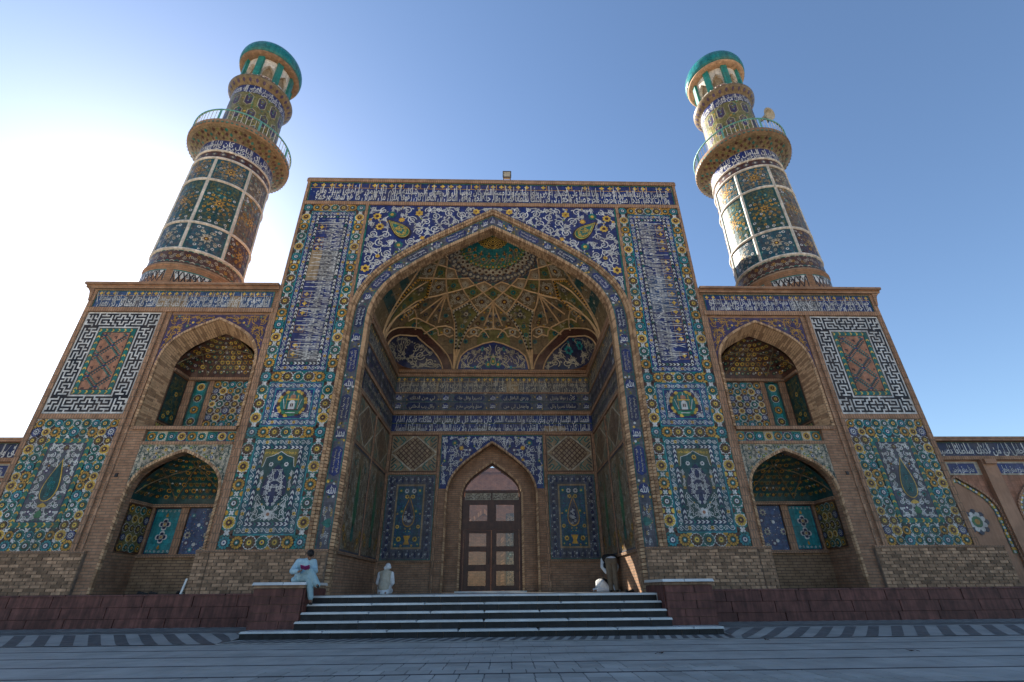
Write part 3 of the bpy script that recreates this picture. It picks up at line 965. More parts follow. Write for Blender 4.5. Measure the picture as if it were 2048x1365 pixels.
for s in (-1, 1):
    x0 = 5.52 if s == 1 else -8.17
    W, z0, z1 = 2.65, ZB, 15.94
    H = z1 - z0
    mp = front(x0, -0.03, z0)
    B = MB()
    B.box(x0, x0 + W, -0.03, 0.0, z0, z1, 'teal')
    panel = B.build('tile_panel', portal, label='tall tile panel of rosettes and sideways script beside the great arch, %s' % ('right of it' if s == 1 else 'left of it'))
    D = Deco()
    D.rect(0, 0, W, 5.66, 'teal', 1); D.rect(0, 5.66, W, H, 'darkteal', 1)
    # row heights of the rosette rows, from the foot
    rows = [0.2, 3.63, 5.66, H - 0.19]
    m = 0.19
    for ri, v_ in enumerate(rows):
        pts = [(m + (W - 2 * m) * i / 6, v_) for i in range(7)]
        rosette_chain(panel, mp, D, pts, 0.187, 0, 0.46, 2, True)
    for ri, (a, b) in enumerate(zip(rows[:-1], rows[1:])):
        n = (6, 4, 15)[ri]
        for cu in (m, W - m):
            pts = [(cu, a + (b - a) * i / n) for i in range(n + 1)]
            rosette_chain(panel, mp, D, pts[1:-1], 0.187, 7 + ri * 3, 0.44, 2, False)
            for q in (pts[:2], pts[-2:]):
                cx, cy = cu, (q[0][1] + q[1][1]) / 2
                D.lobes(cx, cy, 0.1, 4, 0.5, 'white', 4)
                for t in (-1, 1):
                    D.poly([(cx, cy), (cx + t * 0.18, cy + 0.1), (cx + t * 0.18, cy - 0.1)], 'brown', 3)
    # framed fields
    fx0, fx1 = 0.39, W - 0.39
    for ri, (a, b) in enumerate(zip(rows[:-1], rows[1:])):
        y0, y1 = a + 0.2, b - 0.2
        bw = 0.26
        bgc = 'bluegreen' if ri == 0 else ('blue' if ri == 1 else 'cobalt')
        D.frame(fx0, y0, fx1, y1, 0.03, 'turq', 5)
        scroll_band(D, fx0 + 0.03, y0 + 0.03, fx1 - 0.03, y0 + bw, 5, bgc)
        scroll_band(D, fx0 + 0.03, y1 - bw, fx1 - 0.03, y1 - 0.03, 5, bgc)
        scroll_band(D, fx0 + 0.03, y0 + bw, fx0 + bw, y1 - bw, 5, bgc)
        scroll_band(D, fx1 - bw, y0 + bw, fx1 - 0.03, y1 - bw, 5, bgc)
        gx0, gx1, gy0, gy1 = fx0 + bw, fx1 - bw, y0 + bw, y1 - bw
        if ri == 1:
            D.rect(gx0, gy0, gx1, gy1, 'cobalt', 5)
            D.frame(gx0, gy0, gx1, gy1, 0.03, 'turq', 6)
            cx, cy = W / 2, (gy0 + gy1) / 2
            hf = Deco()
            arabesque(hf, lambda x, y, r: x - r > cx and x + r < gx1 and y - r > gy0 and y + r < gy1 and (x - cx) ** 2 + (y - cy) ** 2 > (0.47 + r) ** 2, (cx, gy0, gx1, gy1), 0.05, 0.13, 900, 6, 'white', (('violet', 'white'),), 0.15, 8)
            D.merge(hf); D.merge(hf, -1, cx)
            emblem(D, cx, cy, 0.5, 8)
        else:
            cw = 0.12
            n = int((gy1 - gy0) / 0.17)
            for (a0, b0, a1, b1, nn) in ((gx0, gy0 + cw, gx0 + cw, gy1 - cw, n), (gx1 - cw, gy0 + cw, gx1, gy1 - cw, n), (gx0, gy0, gx1, gy0 + cw, 10), (gx0, gy1 - cw, gx1, gy1, 10)):
                chevrons(D, a0, b0, a1, b1, nn, ('white', 'white', 'teal', 'white'), 6, 'black' if ri else 'ink')
            hx0, hx1, hy0, hy1 = gx0 + cw, gx1 - cw, gy0 + cw, gy1 - cw
            if ri == 0:
                niche_design(D, hx0, hy0, hx1, hy1, 7, 31)
            else:
                # sideways script, gold squares on the outer side
                D.rect(hx0, hy0, hx1, hy1, 'cobalt', 7)
                ow = (hx1 - hx0)
                ox = hx0 if s == -1 else hx1 - ow * 0.36
                if s == -1:
                    D.rect(hx0, hy0 + 3.55, hx1, hy0 + 5.05, 'tan', 8); D.rect(hx0 + ow * 0.4, hy0 + 3.55, hx1, hy0 + 5.05, 'slate', 9)
                    D.rect(hx0, hy0, hx1, hy0 + 0.45, 'slate', 8)
                else:
                    D.rect(hx0, hy0 + 2.2, hx1, hy0 + 3.9, 'blue', 8)
                kq = 0
                vv = hy0 + 0.3
                while vv < hy1 - 0.2:
                    if not (s == -1 and 3.4 < vv - hy0 < 5.15):
                        q = ox + ow * 0.18
                        D.frame(ox + 0.02, vv - 0.15, ox + ow * 0.34, vv + 0.15, 0.015, 'ochre', 9)
                        D.lobes(q, vv, 0.1, 4, 0.45, 'gold', 10, 0.785, 3)
                    vv += rng.choice((0.36, 0.42, 0.7))
                T = Deco()
                nl = 9
                seg = (hy1 - hy0 - 0.1) / nl
                for c in range(nl):
                    for (o_, b_, t_, k_) in ((0.04, 0.24, 0.5, 0), (0.36, 0.2, 0.4, 17)):
                        if s == -1:   # read from the top down: base of the letters to the right
                            rot = lambda q: np.column_stack([hx1 - q[:, 1], q[:, 0]])
                        else:
                            rot = lambda q: np.column_stack([hx0 + q[:, 1], hy1 + hy0 - q[:, 0]])
                        line(T, 12 + c * 4 + k_ + (30 if s == 1 else 0), 3, hy0 + 0.05 + seg * c, hy0 + 0.05 + seg * (c + 0.95), o_ * ow, b_ * ow, t_ * ow, 'white', 12, rot)
                for c in range(34):
                    v_ = hy0 + 0.1 + (hy1 - hy0 - 0.2) * (c + rng.random() * 0.8) / 34
                    a, b = rng.uniform(0.12, 0.35) * ow, rng.uniform(0.84, 0.96) * ow
                    dv = rng.choice((0, 0, 0, 0.18, -0.18))
                    pa, pb = (hx1 - a, hx1 - b) if s == -1 else (hx0 + a, hx0 + b)
                    T.stroke([(pa, v_), ((pa + pb) / 2, v_ + dv / 2), (pb, min(max(v_ + dv, hy0 + 0.03), hy1 - 0.03))], 0.024, 'white', 13)
                T.build('lettering', mp, panel, kind='stuff', label='white script running sideways up the panel')
    D.build('inlay', mp, panel, kind='stuff')

# ================================================================== INSIDE THE GATEWAY: bands, panels, vault
def lattice_panel(parent, mapf, W, H, lab=None, seed=1):
    """brick panel with green and dark key-pattern diagonals"""
    D = Deco(); D.rect(0, 0, W, H, 'tan', 1)
    base = D.build('lattice_panel', mapf, parent, label=lab)
    D = Deco()
    D.frame(0, 0, W, H, 0.03, 'brown', 2)
    cx, cy = W / 2, H / 2
    hd_ = H * 0.5
    def dline(p, q, w_, m_, lay):
        D.stroke([p, ((p[0] + q[0]) / 2, (p[1] + q[1]) / 2), q], w_, m_, lay)
    n = 7
    for k in range(-n, n + 1):
        o_ = k * hd_ / n
        a = (hd_ - abs(o_)) / 1.0
        # lines of the middle diamond, in both diagonals
        e = hd_ * 0.94
        if k % 2:
            for sg in (1, -1):
                p = (cx + (o_ - e) / 2, cy + sg * (o_ + e) / 2); q = (cx + (o_ + e) / 2, cy + sg * (o_ - e) / 2)
                dline(p, q, 0.045, 'brown', 2 if sg == 1 else 2.4)
    for sx_ in (-1, 1):
        for sy_ in (-1, 1):
            for k, (o0, l) in enumerate(((0.1, 0.34), (0.26, 0.5), (0.42, 0.3))):
                X_, Y_ = cx + sx_ * (W / 2 - 0.07), cy + sy_ * (H / 2 - 0.07)
                p = (X_ - sx_ * o0, Y_); q = (X_ - sx_ * (o0 + l * 0.5), Y_ - sy_ * l * 0.5); r__ = (q[0] + sx_ * l * 0.3, q[1] - sy_ * l * 0.3)
                dline(p, q, 0.05, 'teal', 2); dline(q, r__, 0.05, 'teal', 2.4)
                p = (X_, Y_ - sy_ * o0); q = (X_ - sx_ * l * 0.45, Y_ - sy_ * (o0 + l * 0.45)); dline(p, q, 0.05, 'darkteal', 2.7)
            dline((cx + sx_ * W * 0.47, cy + sy_ * 0.03), (cx + sx_ * 0.06, cy + sy_ * H * 0.47), 0.06, 'bone', 3)
    D.build('inlay', mapf, base, kind='stuff')

def vase_panel(parent, mapf, W, H, lab, dark='cobalt', seed=5):
    D = Deco(); D.rect(0, 0, W, H, 'slate', 1)
    base = D.build('tile_panel', mapf, parent, label=lab)
    D = Deco()
    b = W * 0.2
    D.frame(0, 0, W, H, 0.025, 'teal', 2)
    n = max(4, int(W / 0.24))
    for k in range(n):
        u_ = W * (k + 0.5) / n
        for v_ in (b * 0.5, H - b * 0.5):
            D.drop(u_, v_, 0.11, b * 0.62, 0, 'ink', 3); D.spiral(u_ - 0.1, v_, 0.05, 0, 1.2, 0.014, 'white', 3, 1, 9)
    n = max(5, int(H / 0.28))
    for k in range(1, n - 1):
        v_ = H * (k + 0.5) / n
        for u_ in (b * 0.5, W - b * 0.5):
            D.drop(u_, v_, b * 0.4, 0.2, 0, 'ink', 3); D.spiral(u_, v_ + 0.14, 0.05, 0, 1.2, 0.014, 'white', 3, 1, 9); D.disc(u_, v_ - 0.02, 0.025, 'brown', 4, 6)
    for k in range(90):
        t = rng.random()
        u_, v_ = (rng.uniform(0.04, W - 0.04), rng.choice((rng.uniform(0.04, b - 0.03), H - rng.uniform(0.04, b - 0.03)))) if t < 0.35 else (rng.choice((rng.uniform(0.04, b - 0.03), W - rng.uniform(0.04, b - 0.03))), rng.uniform(0.05, H - 0.05))
        D.disc(u_, v_, 0.018, 'white', 2, 5)
    D.frame(b, b, W - b, H - b, 0.075, 'tan', 5)
    x0, y0, x1, y1 = b + 0.075, b + 0.075, W - b - 0.075, H - b - 0.075
    D.rect(x0, y0, x1, y1, 'bluegreen', 4)
    cx = W / 2
    hf = Deco()
    w2 = x1 - x0
    arabesque(hf, lambda x, y, r: x - r > cx and x + r < x1 and y - r > y0 and y + r < y1, (cx, y0, x1, y1), w2 * 0.03, w2 * 0.12, 1800, 6, 'blue', (('gold', 'brown'), ('white', 'slate'), ('teal', 'gold')), 0.3, seed, 'turq')
    D.merge(hf); D.merge(hf, -1, cx)
    cy = (y0 + y1) / 2 + H * 0.02
    D.drop(cx, cy + 0.12, w2 * 0.52, (y1 - y0) * 0.52, 0, 'ochre', 9); D.drop(cx, cy + 0.1, w2 * 0.46, (y1 - y0) * 0.46, 0, 'slate', 10); D.drop(cx, cy + 0.05, w2 * 0.26, (y1 - y0) * 0.26, 0, 'ink', 11)
    for q in range(10):
        D.spiral(cx + rng.uniform(-0.16, 0.16) * w2, cy + rng.uniform(-0.16, 0.1) * (y1 - y0), w2 * 0.06, rng.random() * 6, 1.2, w2 * 0.018, 'white', 12, 1, 9)
    D.poly([(cx - w2 * 0.12, y0 + 0.1), (cx + w2 * 0.12, y0 + 0.1), (cx + w2 * 0.06, y0 + 0.25), (cx + w2 * 0.14, y0 + 0.45), (cx - w2 * 0.14, y0 + 0.45), (cx - w2 * 0.06, y0 + 0.25)], 'ochre', 11)
    D.build('inlay', mapf, base, kind='stuff')

def cart_band(parent, mapf, W, H, n, lab):
    """two rows of cartouches with roundels between"""
    D = Deco(); D.rect(0, 0, W, H, 'slate', 1)
    base = D.build('frieze', mapf, parent, label=lab)
    D, T = Deco(), Deco()
    for rw in range(2):
        y0, y1 = (0, H / 2) if rw == 0 else (H / 2, H)
        cy = (y0 + y1) / 2
        D.rect(0, y0, W, y0 + 0.03, 'darkteal', 2)
        for i in range(n + 1):
            cx = 0.22 + (W - 0.44) * i / n
            for j in range(10):
                D.disc(cx + rng.uniform(-0.4, 0.4), cy + rng.uniform(-0.35, 0.35) * H / 2, 0.03, rng.choice(('olive', 'olive', 'gold', 'teal')), 2, 6)
            roundel(T, cx, cy, H * 0.19, 1 - rw, 4)
            if i < n:
                a, b = cx + 0.38, cx + (W - 0.44) / n - 0.38
                h = H * 0.19
                D.poly([(a, cy), (a + 0.12, cy - h), (b - 0.12, cy - h), (b, cy), (b - 0.12, cy + h), (a + 0.12, cy + h)], 'ink', 3)
                line(T, i * 4 + rw * 9, 3, a + 0.15, b - 0.15, cy - h * 0.5, h * 0.6, h * 1.1, 'bone', 5)
    D.build('inlay', mapf, base, kind='stuff'); T.build('lettering', mapf, base, kind='stuff')

bands = [(9.52, 10.36, 0), (8.64, 9.5, 1), (7.6, 8.42, 2)]
for k, (mk, W, where) in enumerate(((lambda z: front(-4.76, 5.97, z), 9.52, 'back'), (lambda z: side(-4.75, 0.6, z, -1), 5.36, 'left'), (lambda z: side(4.75, 5.96, z, 1), 5.36, 'right'))):
    for (z0, z1, t) in bands:
        mp = mk(z0)
        if t == 0:
            frieze(portal, mp, W, z1 - z0, 8 + 11 * k, 30, [(0.1, 0.26, 0.48, 0, 18 if k == 0 else 12), (0.44, 0.2, 0.34, 20, 18 if k == 0 else 12)], bgc='slate', worn=5, seed=40 + k,
                   lab='weathered top script band on the %s wall of the iwan' % where, letter='bone')
        elif t == 1:
            cart_band(portal, mp, W, z1 - z0, 4 if k == 0 else 2, 'dark band of script cartouches and roundels on the %s wall of the iwan' % where)
        else:
            for r_ in range(2):
                hh = (z1 - z0) / 2
                frieze(portal, mk(z0 + hh * r_), W, hh - 0.03, 20 + 17 * r_ + 5 * k, 30, [(0.12, 0.42, 0.85, 0, 18 if k == 0 else 9)], bgc='cobalt' if k == 0 else 'ink', gold=False, worn=3, seed=50 + k * 2 + r_,
                       lab='%s blue script band on the %s wall of the iwan' % ('lower' if r_ == 0 else 'upper', where), letter='white' if k == 0 else 'bone')
# brick string courses
B = MB()
for z0, z1 in ((10.36, 10.52), (10.58, 10.75), (9.5, 9.56), (8.44, 8.62), (7.44, 7.6)):
    d = 0.12 if z0 > 10 else 0.07
    B.box(-4.78, 4.78, 6 - d, 6.0, z0, z1, 'brick_soldier')
    for s in (-1, 1):
        B.box(s * (4.78 - d), s * 4.78, 0.55, 6 - d, z0, z1, 'brick_soldier')
for s in (-1, 1):
    B.box(s * 2.36, s * 2.48, 5.94, 6.0, ZP, 7.44, 'brick_soldier')
    B.box(s * 4.66, s * 4.78, 5.94, 6.0, ZP, 7.44, 'brick_soldier')
    B.box(s * 2.48, s * 4.66, 5.95, 6.0, 5.62, 5.72, 'brick_soldier')
    for a, b in ((0.55, 0.68), (3.15, 3.3), (5.86, 5.94)):
        B.box(s * 4.72, s * 4.78, a, b, ZB, 7.44, 'brick_soldier')
    for a, b in ((0.68, 3.15), (3.3, 5.86)):
        B.box(s * 4.73, s * 4.78, a, b, 5.62, 5.72, 'brick_soldier')
    B.box(s * 4.70, s * 4.78, 0.55, 5.9, ZB - 0.08, ZB, 'brick_soldier')
B.box(-4.66, -2.0, 5.93, 6.0, ZB - 0.1, ZB - 0.02, 'brick_soldier'); B.box(2.0, 4.66, 5.93, 6.0, ZB - 0.1, ZB - 0.02, 'brick_soldier')
B.build('brick_border', portal)
for s in (-1, 1):
    sd_ = 'right' if s == 1 else 'left'
    x0 = 2.5 if s == 1 else -4.64
    lattice_panel(portal, front(x0, 5.965, 5.74), 2.14, 1.68, 'key pattern brick panel on the back wall, %s of the door' % sd_)
    vase_panel(portal, front(x0 + 0.02, 5.965, 2.12), 2.1, 3.48, 'blue vase panel on the back wall, %s of the door' % sd_, seed=5)
    for q, (a, b) in enumerate(((0.7, 3.13), (3.32, 5.84))):
        mp = side(s * 4.76, b if s == 1 else a, 5.74, s)
        lattice_panel(portal, mp, b - a, 1.68, 'key pattern brick panel on the %s side wall, %s' % (sd_, 'in front' if q == 0 else 'near the corner'))
        mp = side(s * 4.76, b if s == 1 else a, ZB + 0.02, s)
        W, H = b - a, 3.45
        D = Deco(); D.rect(0, 0, W, H, 'umber', 1)
        base = D.build('tile_panel', mp, portal, label='dark green arabesque panel on the %s side wall, %s' % (sd_, 'in front' if q == 0 else 'near the corner'))
        D = Deco(); hf = Deco(); cx = W / 2
        arabesque(hf, lambda x, y, r: x - r > cx and x + r < W and y - r > 0 and y + r < H and abs(x - cx) > 0.22, (cx, 0, W, H), 0.055, 0.16, 1500, 3, 'bone', (('brown', 'bone'), ('teal', 'bone'), ('ochre', 'brown')), 0.3, 60, 'tan')
        D.merge(hf); D.merge(hf, -1, cx)
        D.drop(cx, H * 0.55, 0.5, H * 0.62, 0, 'green', 4); D.drop(cx, H * 0.2, 0.4, H * 0.2, 0, 'teal', 4)
        D.frame(0, 0, W, H, 0.05, 'slate', 5)
        D.build('inlay', mp, base, kind='stuff')
# tiles over the door recess
B = MB()
q = nz[np.abs(nz[:, 0]) < 1.99]
spandrel(B, q, 7.42, 5.97, 'cobalt')
for s in (-1, 1):
    B.box(s * 1.99, s * 2.35, 5.97, 5.999, 5.0, 7.42, 'cobalt')
sp2 = B.build('spandrel', portal, label='blue scroll tiles over the door arch')
D, hf = Deco(), Deco()
i2 = sp_inside(2.05, 4.7, 7.15, 2.33, 7.4)
arabesque(hf, lambda x, y, r: x - r > 0 and (i2(x, y, r) if x < 1.9 else (x + r < 2.33 and x - r > 2.03 and y - r > 5.1 and y + r < 7.4)), (0, 5.1, 2.33, 7.4), 0.045, 0.17, 3500, 2, 'white', (('ochre', 'gold'), ('teal', 'gold'), ('violet', 'white')), 0.25, 77)
D.merge(hf); D.merge(hf, -1, 0)
D.rect(-2.35, 7.39, 2.35, 7.42, 'teal', 4); D.rect(-2.35, 5.02, -2.32, 7.39, 'teal', 4); D.rect(2.32, 5.02, 2.35, 7.39, 'teal', 4)
D.build('scrollwork', front(0, 5.97, 0), sp2, kind='stuff')
B = MB()
ring_bricks(B, full(0, 1.96, 4.7, 7.05, ZP, 18), full(0, 2.05, 4.7, 7.16, ZP, 18), 5.93, 6.06, 0.09, 'voussoir')
ring_bricks(B, full(0, 1.33, 4.75, 6.26, ZP, 18), full(0, 1.42, 4.75, 6.37, ZP, 18), 6.46, 6.56, 0.09, 'voussoir')
B.build('voussoir_course', portal, kind='stuff', label='bricks edging the door arch')

# ---------------- the ribbed vault
FR = [.42, .455, .51, .58, .678]
def Fr(r):
    return np.interp(r, FR, [0, 1, 2, 3, 4])
SQ = ([.585, .68, .754, .85, .94, 1.0], [0, 11.25, 16.5, 19.6, 21.5, 22.3])
nth, nr = 270, 150
TH_ = np.linspace(-90, 90, nth + 1); RH = np.r_[np.linspace(0, 1, nr + 1)]
T2, R2 = np.meshgrid(TH_, RH)
V = vault(np.radians(T2), R2)
B = MB()
tc, rc = (T2[:-1, :-1] + T2[1:, 1:]) / 2, (R2[:-1, :-1] + R2[1:, 1:]) / 2
def cell(t, r):
    if r < .42:
        a = (t / 22.5) % 1.0
        if r < .05: return 'green'
        if r < .15: return 'gold' if (int(r * 120) + int(t / 7.5)) % 2 else 'black'
        st = .2 + .085 * abs(2 * a - 1) + (0.03 if r < .2 else 0)
        if r < st: return 'dome_green' if abs(2 * a - 1) > 0.12 or r > .21 or r < .18 else 'ochre'
        q = (int(r * 75) + int(t / 2.6))
        if r < .31: return ('green', 'slate', 'tan')[q % 3]
        return ('tan', 'brown', 'slate', 'bone')[q % 4]
    n45 = round(t / 45) * 45
    d = abs(t - n45)
    if d < np.interp(r, *SQ) and r > .585:
        lu = np.interp(d, [0, 6.8, 11.8, 16, 19.5, 20.8], [.884, .898, .918, .934, .962, 1]) if n45 == 0 else np.interp(d, [0, 5, 10, 13.5, 17], [.886, .906, .934, .965, 1])
        if abs(n45) < 60 and r > lu: return 'cobalt' if n45 == 0 else 'ink'
        if abs(n45) == 45 and r > lu - .045: return 'brown'
        if abs(n45) > 60: return 'umber' if int(r * 16) % 2 else 'darkteal'
        return 'umber' if r < .8 or d > 11 else 'olive'
    if r > .66:
        return 'olive'
    f = Fr(r)
    a, b = math.floor((t / 11.25 + f - 1) / 2), math.floor((t / 11.25 - f - 1) / 2)
    return ('slate', 'tan', 'olive', 'umber', 'olive')[min(4, a - b)]
names = ['tan']
idx = []
for i in range(nr):
    for j in range(nth):
        c = cell(tc[i, j], rc[i, j])
        idx.append(c)
B.quads(V, 'tan')
B.m = [B.mi(c) for c in idx]
# flat corners between the curve of the vault and the square walls
edge, sq = [], []
for t in np.linspace(-90, 90, 61):
    p = vault(np.radians(t), 1.0)
    dx, dy = math.sin(R(t)), math.cos(R(t))
    k = min(4.78 / max(abs(dx), 1e-6), 5.45 / max(dy, 1e-6))
    edge.append(p); sq.append((k * dx, .55 + k * dy, 10.75))
B.quads(np.array([edge, sq]), 'brick')
vlt = B.build('vault', portal, label='half dome vault with star ribs and green sunburst at its crown')

def on_vault(pts, off=0.03, n=6):
    """sampled path over the vault through (deg, rho) nodes"""
    P = np.array(pts, float)
    k = np.linspace(0, len(P) - 1, (len(P) - 1) * n + 1)
    t, r = np.interp(k, range(len(P)), P[:, 0]), np.interp(k, range(len(P)), P[:, 1])
    v = vault(np.radians(t), np.minimum(r, 0.9995))
    c = np.array([0, 2.2, 10.6])
    d = c - v
    return v + d / np.linalg.norm(d, axis=1)[:, None] * off
ribs = []
for j in range(-5, 5):
    t0 = 11.25 * (2 * j + 1)
    for sg in (-1, 1):
        pts = [(t0 + sg * 11.25 * k, FR[k]) for k in range(5)]
        pts = [p for p in pts if -91 <= p[0] <= 91]
        if len(pts) > 1:
            ribs.append(pts)
for c in (-45, 0, 45):
    for sg in (-1, 1):
        ribs.append([(c + sg * x, r) for r, x in zip(*SQ)])
        ribs.append([(c, .585), (c + sg * 7, .775)])
        ribs.append([(c + sg * 10.5, .855), (c + sg * 8.8, .822), (c + sg * 5.6, .803), (c, .797)])
        ribs.append([(c + sg * 19, .82), (c + sg * 16, .796), (c + sg * 12, .788), (c + sg * 8, .802), (c + sg * 5, .83), (c + sg * 3, .86)])
        ribs.append([(c + sg * 10.5, .855), (c + sg * 13, .842), (c + sg * 16.5, .86), (c + sg * 18.5, .845)])
        if c:
            ribs.append([(c + sg * x, r) for x, r in ((0, .838), (5, .856), (10, .89), (14.5, .925), (18.5, .962), (21.8, 1))])
            ribs.append([(c + sg * x, r) for x, r in ((0, .884), (5, .906), (10, .934), (13.5, .965), (17, 1))])
        else:
            ribs.append([(sg * x, r) for x, r in ((0, .884), (6.8, .898), (11.8, .918), (16, .934), (19.5, .962), (20.8, 1))])
    ribs.append([(c, .585), (c, .795)])
for sg in (-1, 1):
    ribs.append([(sg * 67.5, .58), (sg * 72, .74), (sg * 72, .88), (sg * 70.5, 1)])
    ribs.append([(sg * 56.25, .678), (sg * 61, .806), (sg * 66, .9), (sg * 69, 1)])
    ribs.append([(sg * 90, .6), (sg * 80, .74), (sg * 74, .9), (sg * 71, 1)])
    for (x_, wd_) in ((22.5, 0.05), (24.2, 0.04), (20.8, 0.04)):
        ribs.append([(sg * x_, .93), (sg * 22.5, 1.0)])
for pts in ribs:
    B = MB(); B.tube(on_vault(pts), 0.038, 'rib', 5); B.build('rib', vlt, smooth=True)
# painted detail on the vault
def local(t, r, off):
    p = on_vault([(t, r), (t, r)], off, 1)[0]
    a = on_vault([(t + 0.5, r), (t + 0.5, r)], off, 1)[0] - p
    b = on_vault([(t, r - 0.006), (t, r - 0.006)], off, 1)[0] - p
    a /= np.linalg.norm(a); b -= a * (a @ b); b /= np.linalg.norm(b)
    c = np.array([0, 2.2, 10.6]) - p; n = np.cross(a, b)
    if n @ c < 0: n = -n
    return plane(p, a, b, n)
DV = MB()
def put(D, mp):
    v = mp(np.concatenate(D.v))
    base = 0
    k0 = DV.n
    DV.v.append(v); DV.n += len(v)
    for f, k in zip(D.f, D.m):
        DV.f.append(tuple(i + k0 for i in f)); DV.m.append(DV.mi(D.names[k]))
for j in range(-8, 9):
    for (t, r, rad, kind) in ((22.5 * (j / 2), 0, 0, 0),):
        pass
for j in range(-4, 5):
    for (dt, r, rad, k) in ((11.25, .475, .2, 'w'), (0, .515, .24, 'f'), (11.25, .585, .36, 'd'), (0, .44, .16, 'f'), (0, .635, .0, '')):
        t = 22.5 * j + dt
        if abs(t) > 84 or not rad:
            continue
        D = Deco()
        if k == 'w' or k == 'd':
            for q in range(7):
                a = q * 0.9
                D.spiral(rad * 0.62 * math.cos(a), rad * 0.62 * math.sin(a), rad * 0.36, a, 1.3, rad * 0.13, 'bone', 1, 1, 10)
            D.flower(0, 0, rad * 0.42, ('bone', 'brown') if k == 'w' else ('brown', 'ochre'), 3)
        else:
            D.flower(0, 0, rad * 0.6, ('teal', 'ink', 'ochre'), 2); 
            for q in range(5):
                D.disc(rad * 0.95 * math.cos(q * 1.257), rad * 0.95 * math.sin(q * 1.257), rad * 0.15, 'brown', 2, 6)
        put(D, local(t, r, 0.05))
for c in (-67.5, -22.5, 22.5, 67.5):        # kites between the squinches: chevron edges and a flower
    for sg in (-1, 1):
        e = [(c + sg * 10.2, .685), (c + sg * 4.8, .765), (c + sg * 2.2, .85), (c + sg * 0.9, .93)] if abs(c) < 40 else [(c + sg * 9.5, .685), (c + sg * 8, .8), (c + sg * 6, .9)]
        e2 = [(c + sg * 10.0, .682), (c, .6)]
        for path, n in ((e, 11), (e2, 6)):
            P = np.array(path); k = np.linspace(0, len(P) - 1, n * 2 + 1)
            tt, rr = np.interp(k, range(len(P)), P[:, 0]), np.interp(k, range(len(P)), P[:, 1])
            for i in range(n):
                a, b = on_vault([(tt[2 * i], rr[2 * i])] * 2, 0.045, 1)[0], on_vault([(tt[2 * i + 2], rr[2 * i + 2])] * 2, 0.045, 1)[0]
                mid = (a + b) / 2
                DV.tube(np.array([a, mid]), 0.06, 'bone' if abs(c) < 40 else 'ochre', 4); DV.tube(np.array([mid, b]), 0.06, 'black', 4)
    D = Deco()
    for q in range(5):
        D.spiral(0.16 * math.cos(q * 1.26), 0.16 * math.sin(q * 1.26), 0.1, q, 1.3, 0.03, 'ink', 1, 1, 10)
    D.flower(0, 0, 0.13, ('bone', 'brown'), 3)
    put(D, local(c, .69, 0.05))
    for q in (.78, .84):
        D = Deco(); D.flower(0, 0, 0.12, ('teal', 'ink', 'ochre'), 1); put(D, local(c, q, 0.05))
for c in (-45, 0, 45):
    for sg in (-1, 1):
        for (dt, r, rad, pal) in ((3.0, .70, .1, ('slate', 'ink')), (9, .72, .12, ('teal', 'ink')), (5.5, .845, .17, ('teal', 'ink', 'olive')), (14, .82, .2, ('bone', 'brown', 'ochre')), (12, .76, .13, ('brown', 'olive')), (18.3, .885, .12, ('teal', 'ink')), (3.6, .76, .1, ('ink', 'olive'))):
            D = Deco(); D.lobes(0, 0, rad, 6, .25, pal[0], 1); D.disc(0, 0, rad * .5, pal[1], 2, 8)
            if len(pal) > 2: D.disc(0, 0, rad * .22, pal[2], 3, 6)
            put(D, local(c + sg * dt, r, 0.05))
    # scrolls in the lunettes
    D, hf = Deco(), Deco()
    w2 = 1.7
    def ins3(x, y, r, c=c):
        d = math.degrees(math.hypot(x, 0) / 5.6) + math.degrees(r / 5.6)
        lu = np.interp(d, [0, 6.8, 11.8, 16, 19.5, 20.8], [.884, .898, .918, .934, .962, 1]) if c == 0 else np.interp(d, [0, 5, 10, 13.5, 17], [.886, .906, .934, .965, 1])
        return x - r > 0 and y - r > 0.03 and y + r < 4.3 * max(0, 1 - lu) ** .55
    arabesque(hf, ins3, (0, 0, 2.1, 1.35), 0.065, 0.24, 1600, 1, 'bone', (('teal', 'ochre'), ('ochre', 'brown'), ('turq', 'ink')), 0.28, 90 + c)
    D.merge(hf); D.merge(hf, -1, 0)
    if c == 0:
        D.drop(0, 0.55, 0.36, 0.6, 0, 'bone', 3); D.drop(0, 0.53, 0.28, 0.48, 0, 'green', 4); D.disc(0, 0.45, 0.07, 'ochre', 5, 8)
    def lm(p, c=c):
        t = np.radians(c) + p[:, 0] / 5.6
        r = 1 - (np.maximum(p[:, 1], 0.001) / 4.3) ** (1 / .55)
        v = vault(t, r); d = np.array([0, 2.2, 10.8]) - v
        return v + d / np.linalg.norm(d, axis=1)[:, None] * (0.035 + p[:, 2:3])
    lm.mat = Matrix()
    put(D, lm)
r_ = random.Random(4)
for i in range(620):
    t, r = r_.uniform(-86, 86), r_.uniform(.45, .985) ** 0.8
    if r < .45: continue
    n45 = round(t / 45) * 45; d = abs(t - n45)
    if abs(n45) < 60 and r > .86 and d < np.interp(r, *SQ): continue
    D = Deco(); rad = r_.uniform(.05, .1); k = r_.random()
    if k < .5:
        D.spiral(0, 0, rad, r_.random() * 6, 1.3, rad * .3, r_.choice(('bone', 'bone', 'tan')), 1, r_.choice((-1, 1)), 10); D.leaf(rad * .9, 0, r_.random() * 6, rad, rad * .5, 'bone', 1)
    else:
        D.lobes(0, 0, rad * .8, 6, .3, r_.choice(('ochre', 'teal', 'brown', 'bone', 'ink')), 1, seg=2); D.disc(0, 0, rad * .3, 'gold', 2, 5)
    put(D, local(t, r, 0.035))
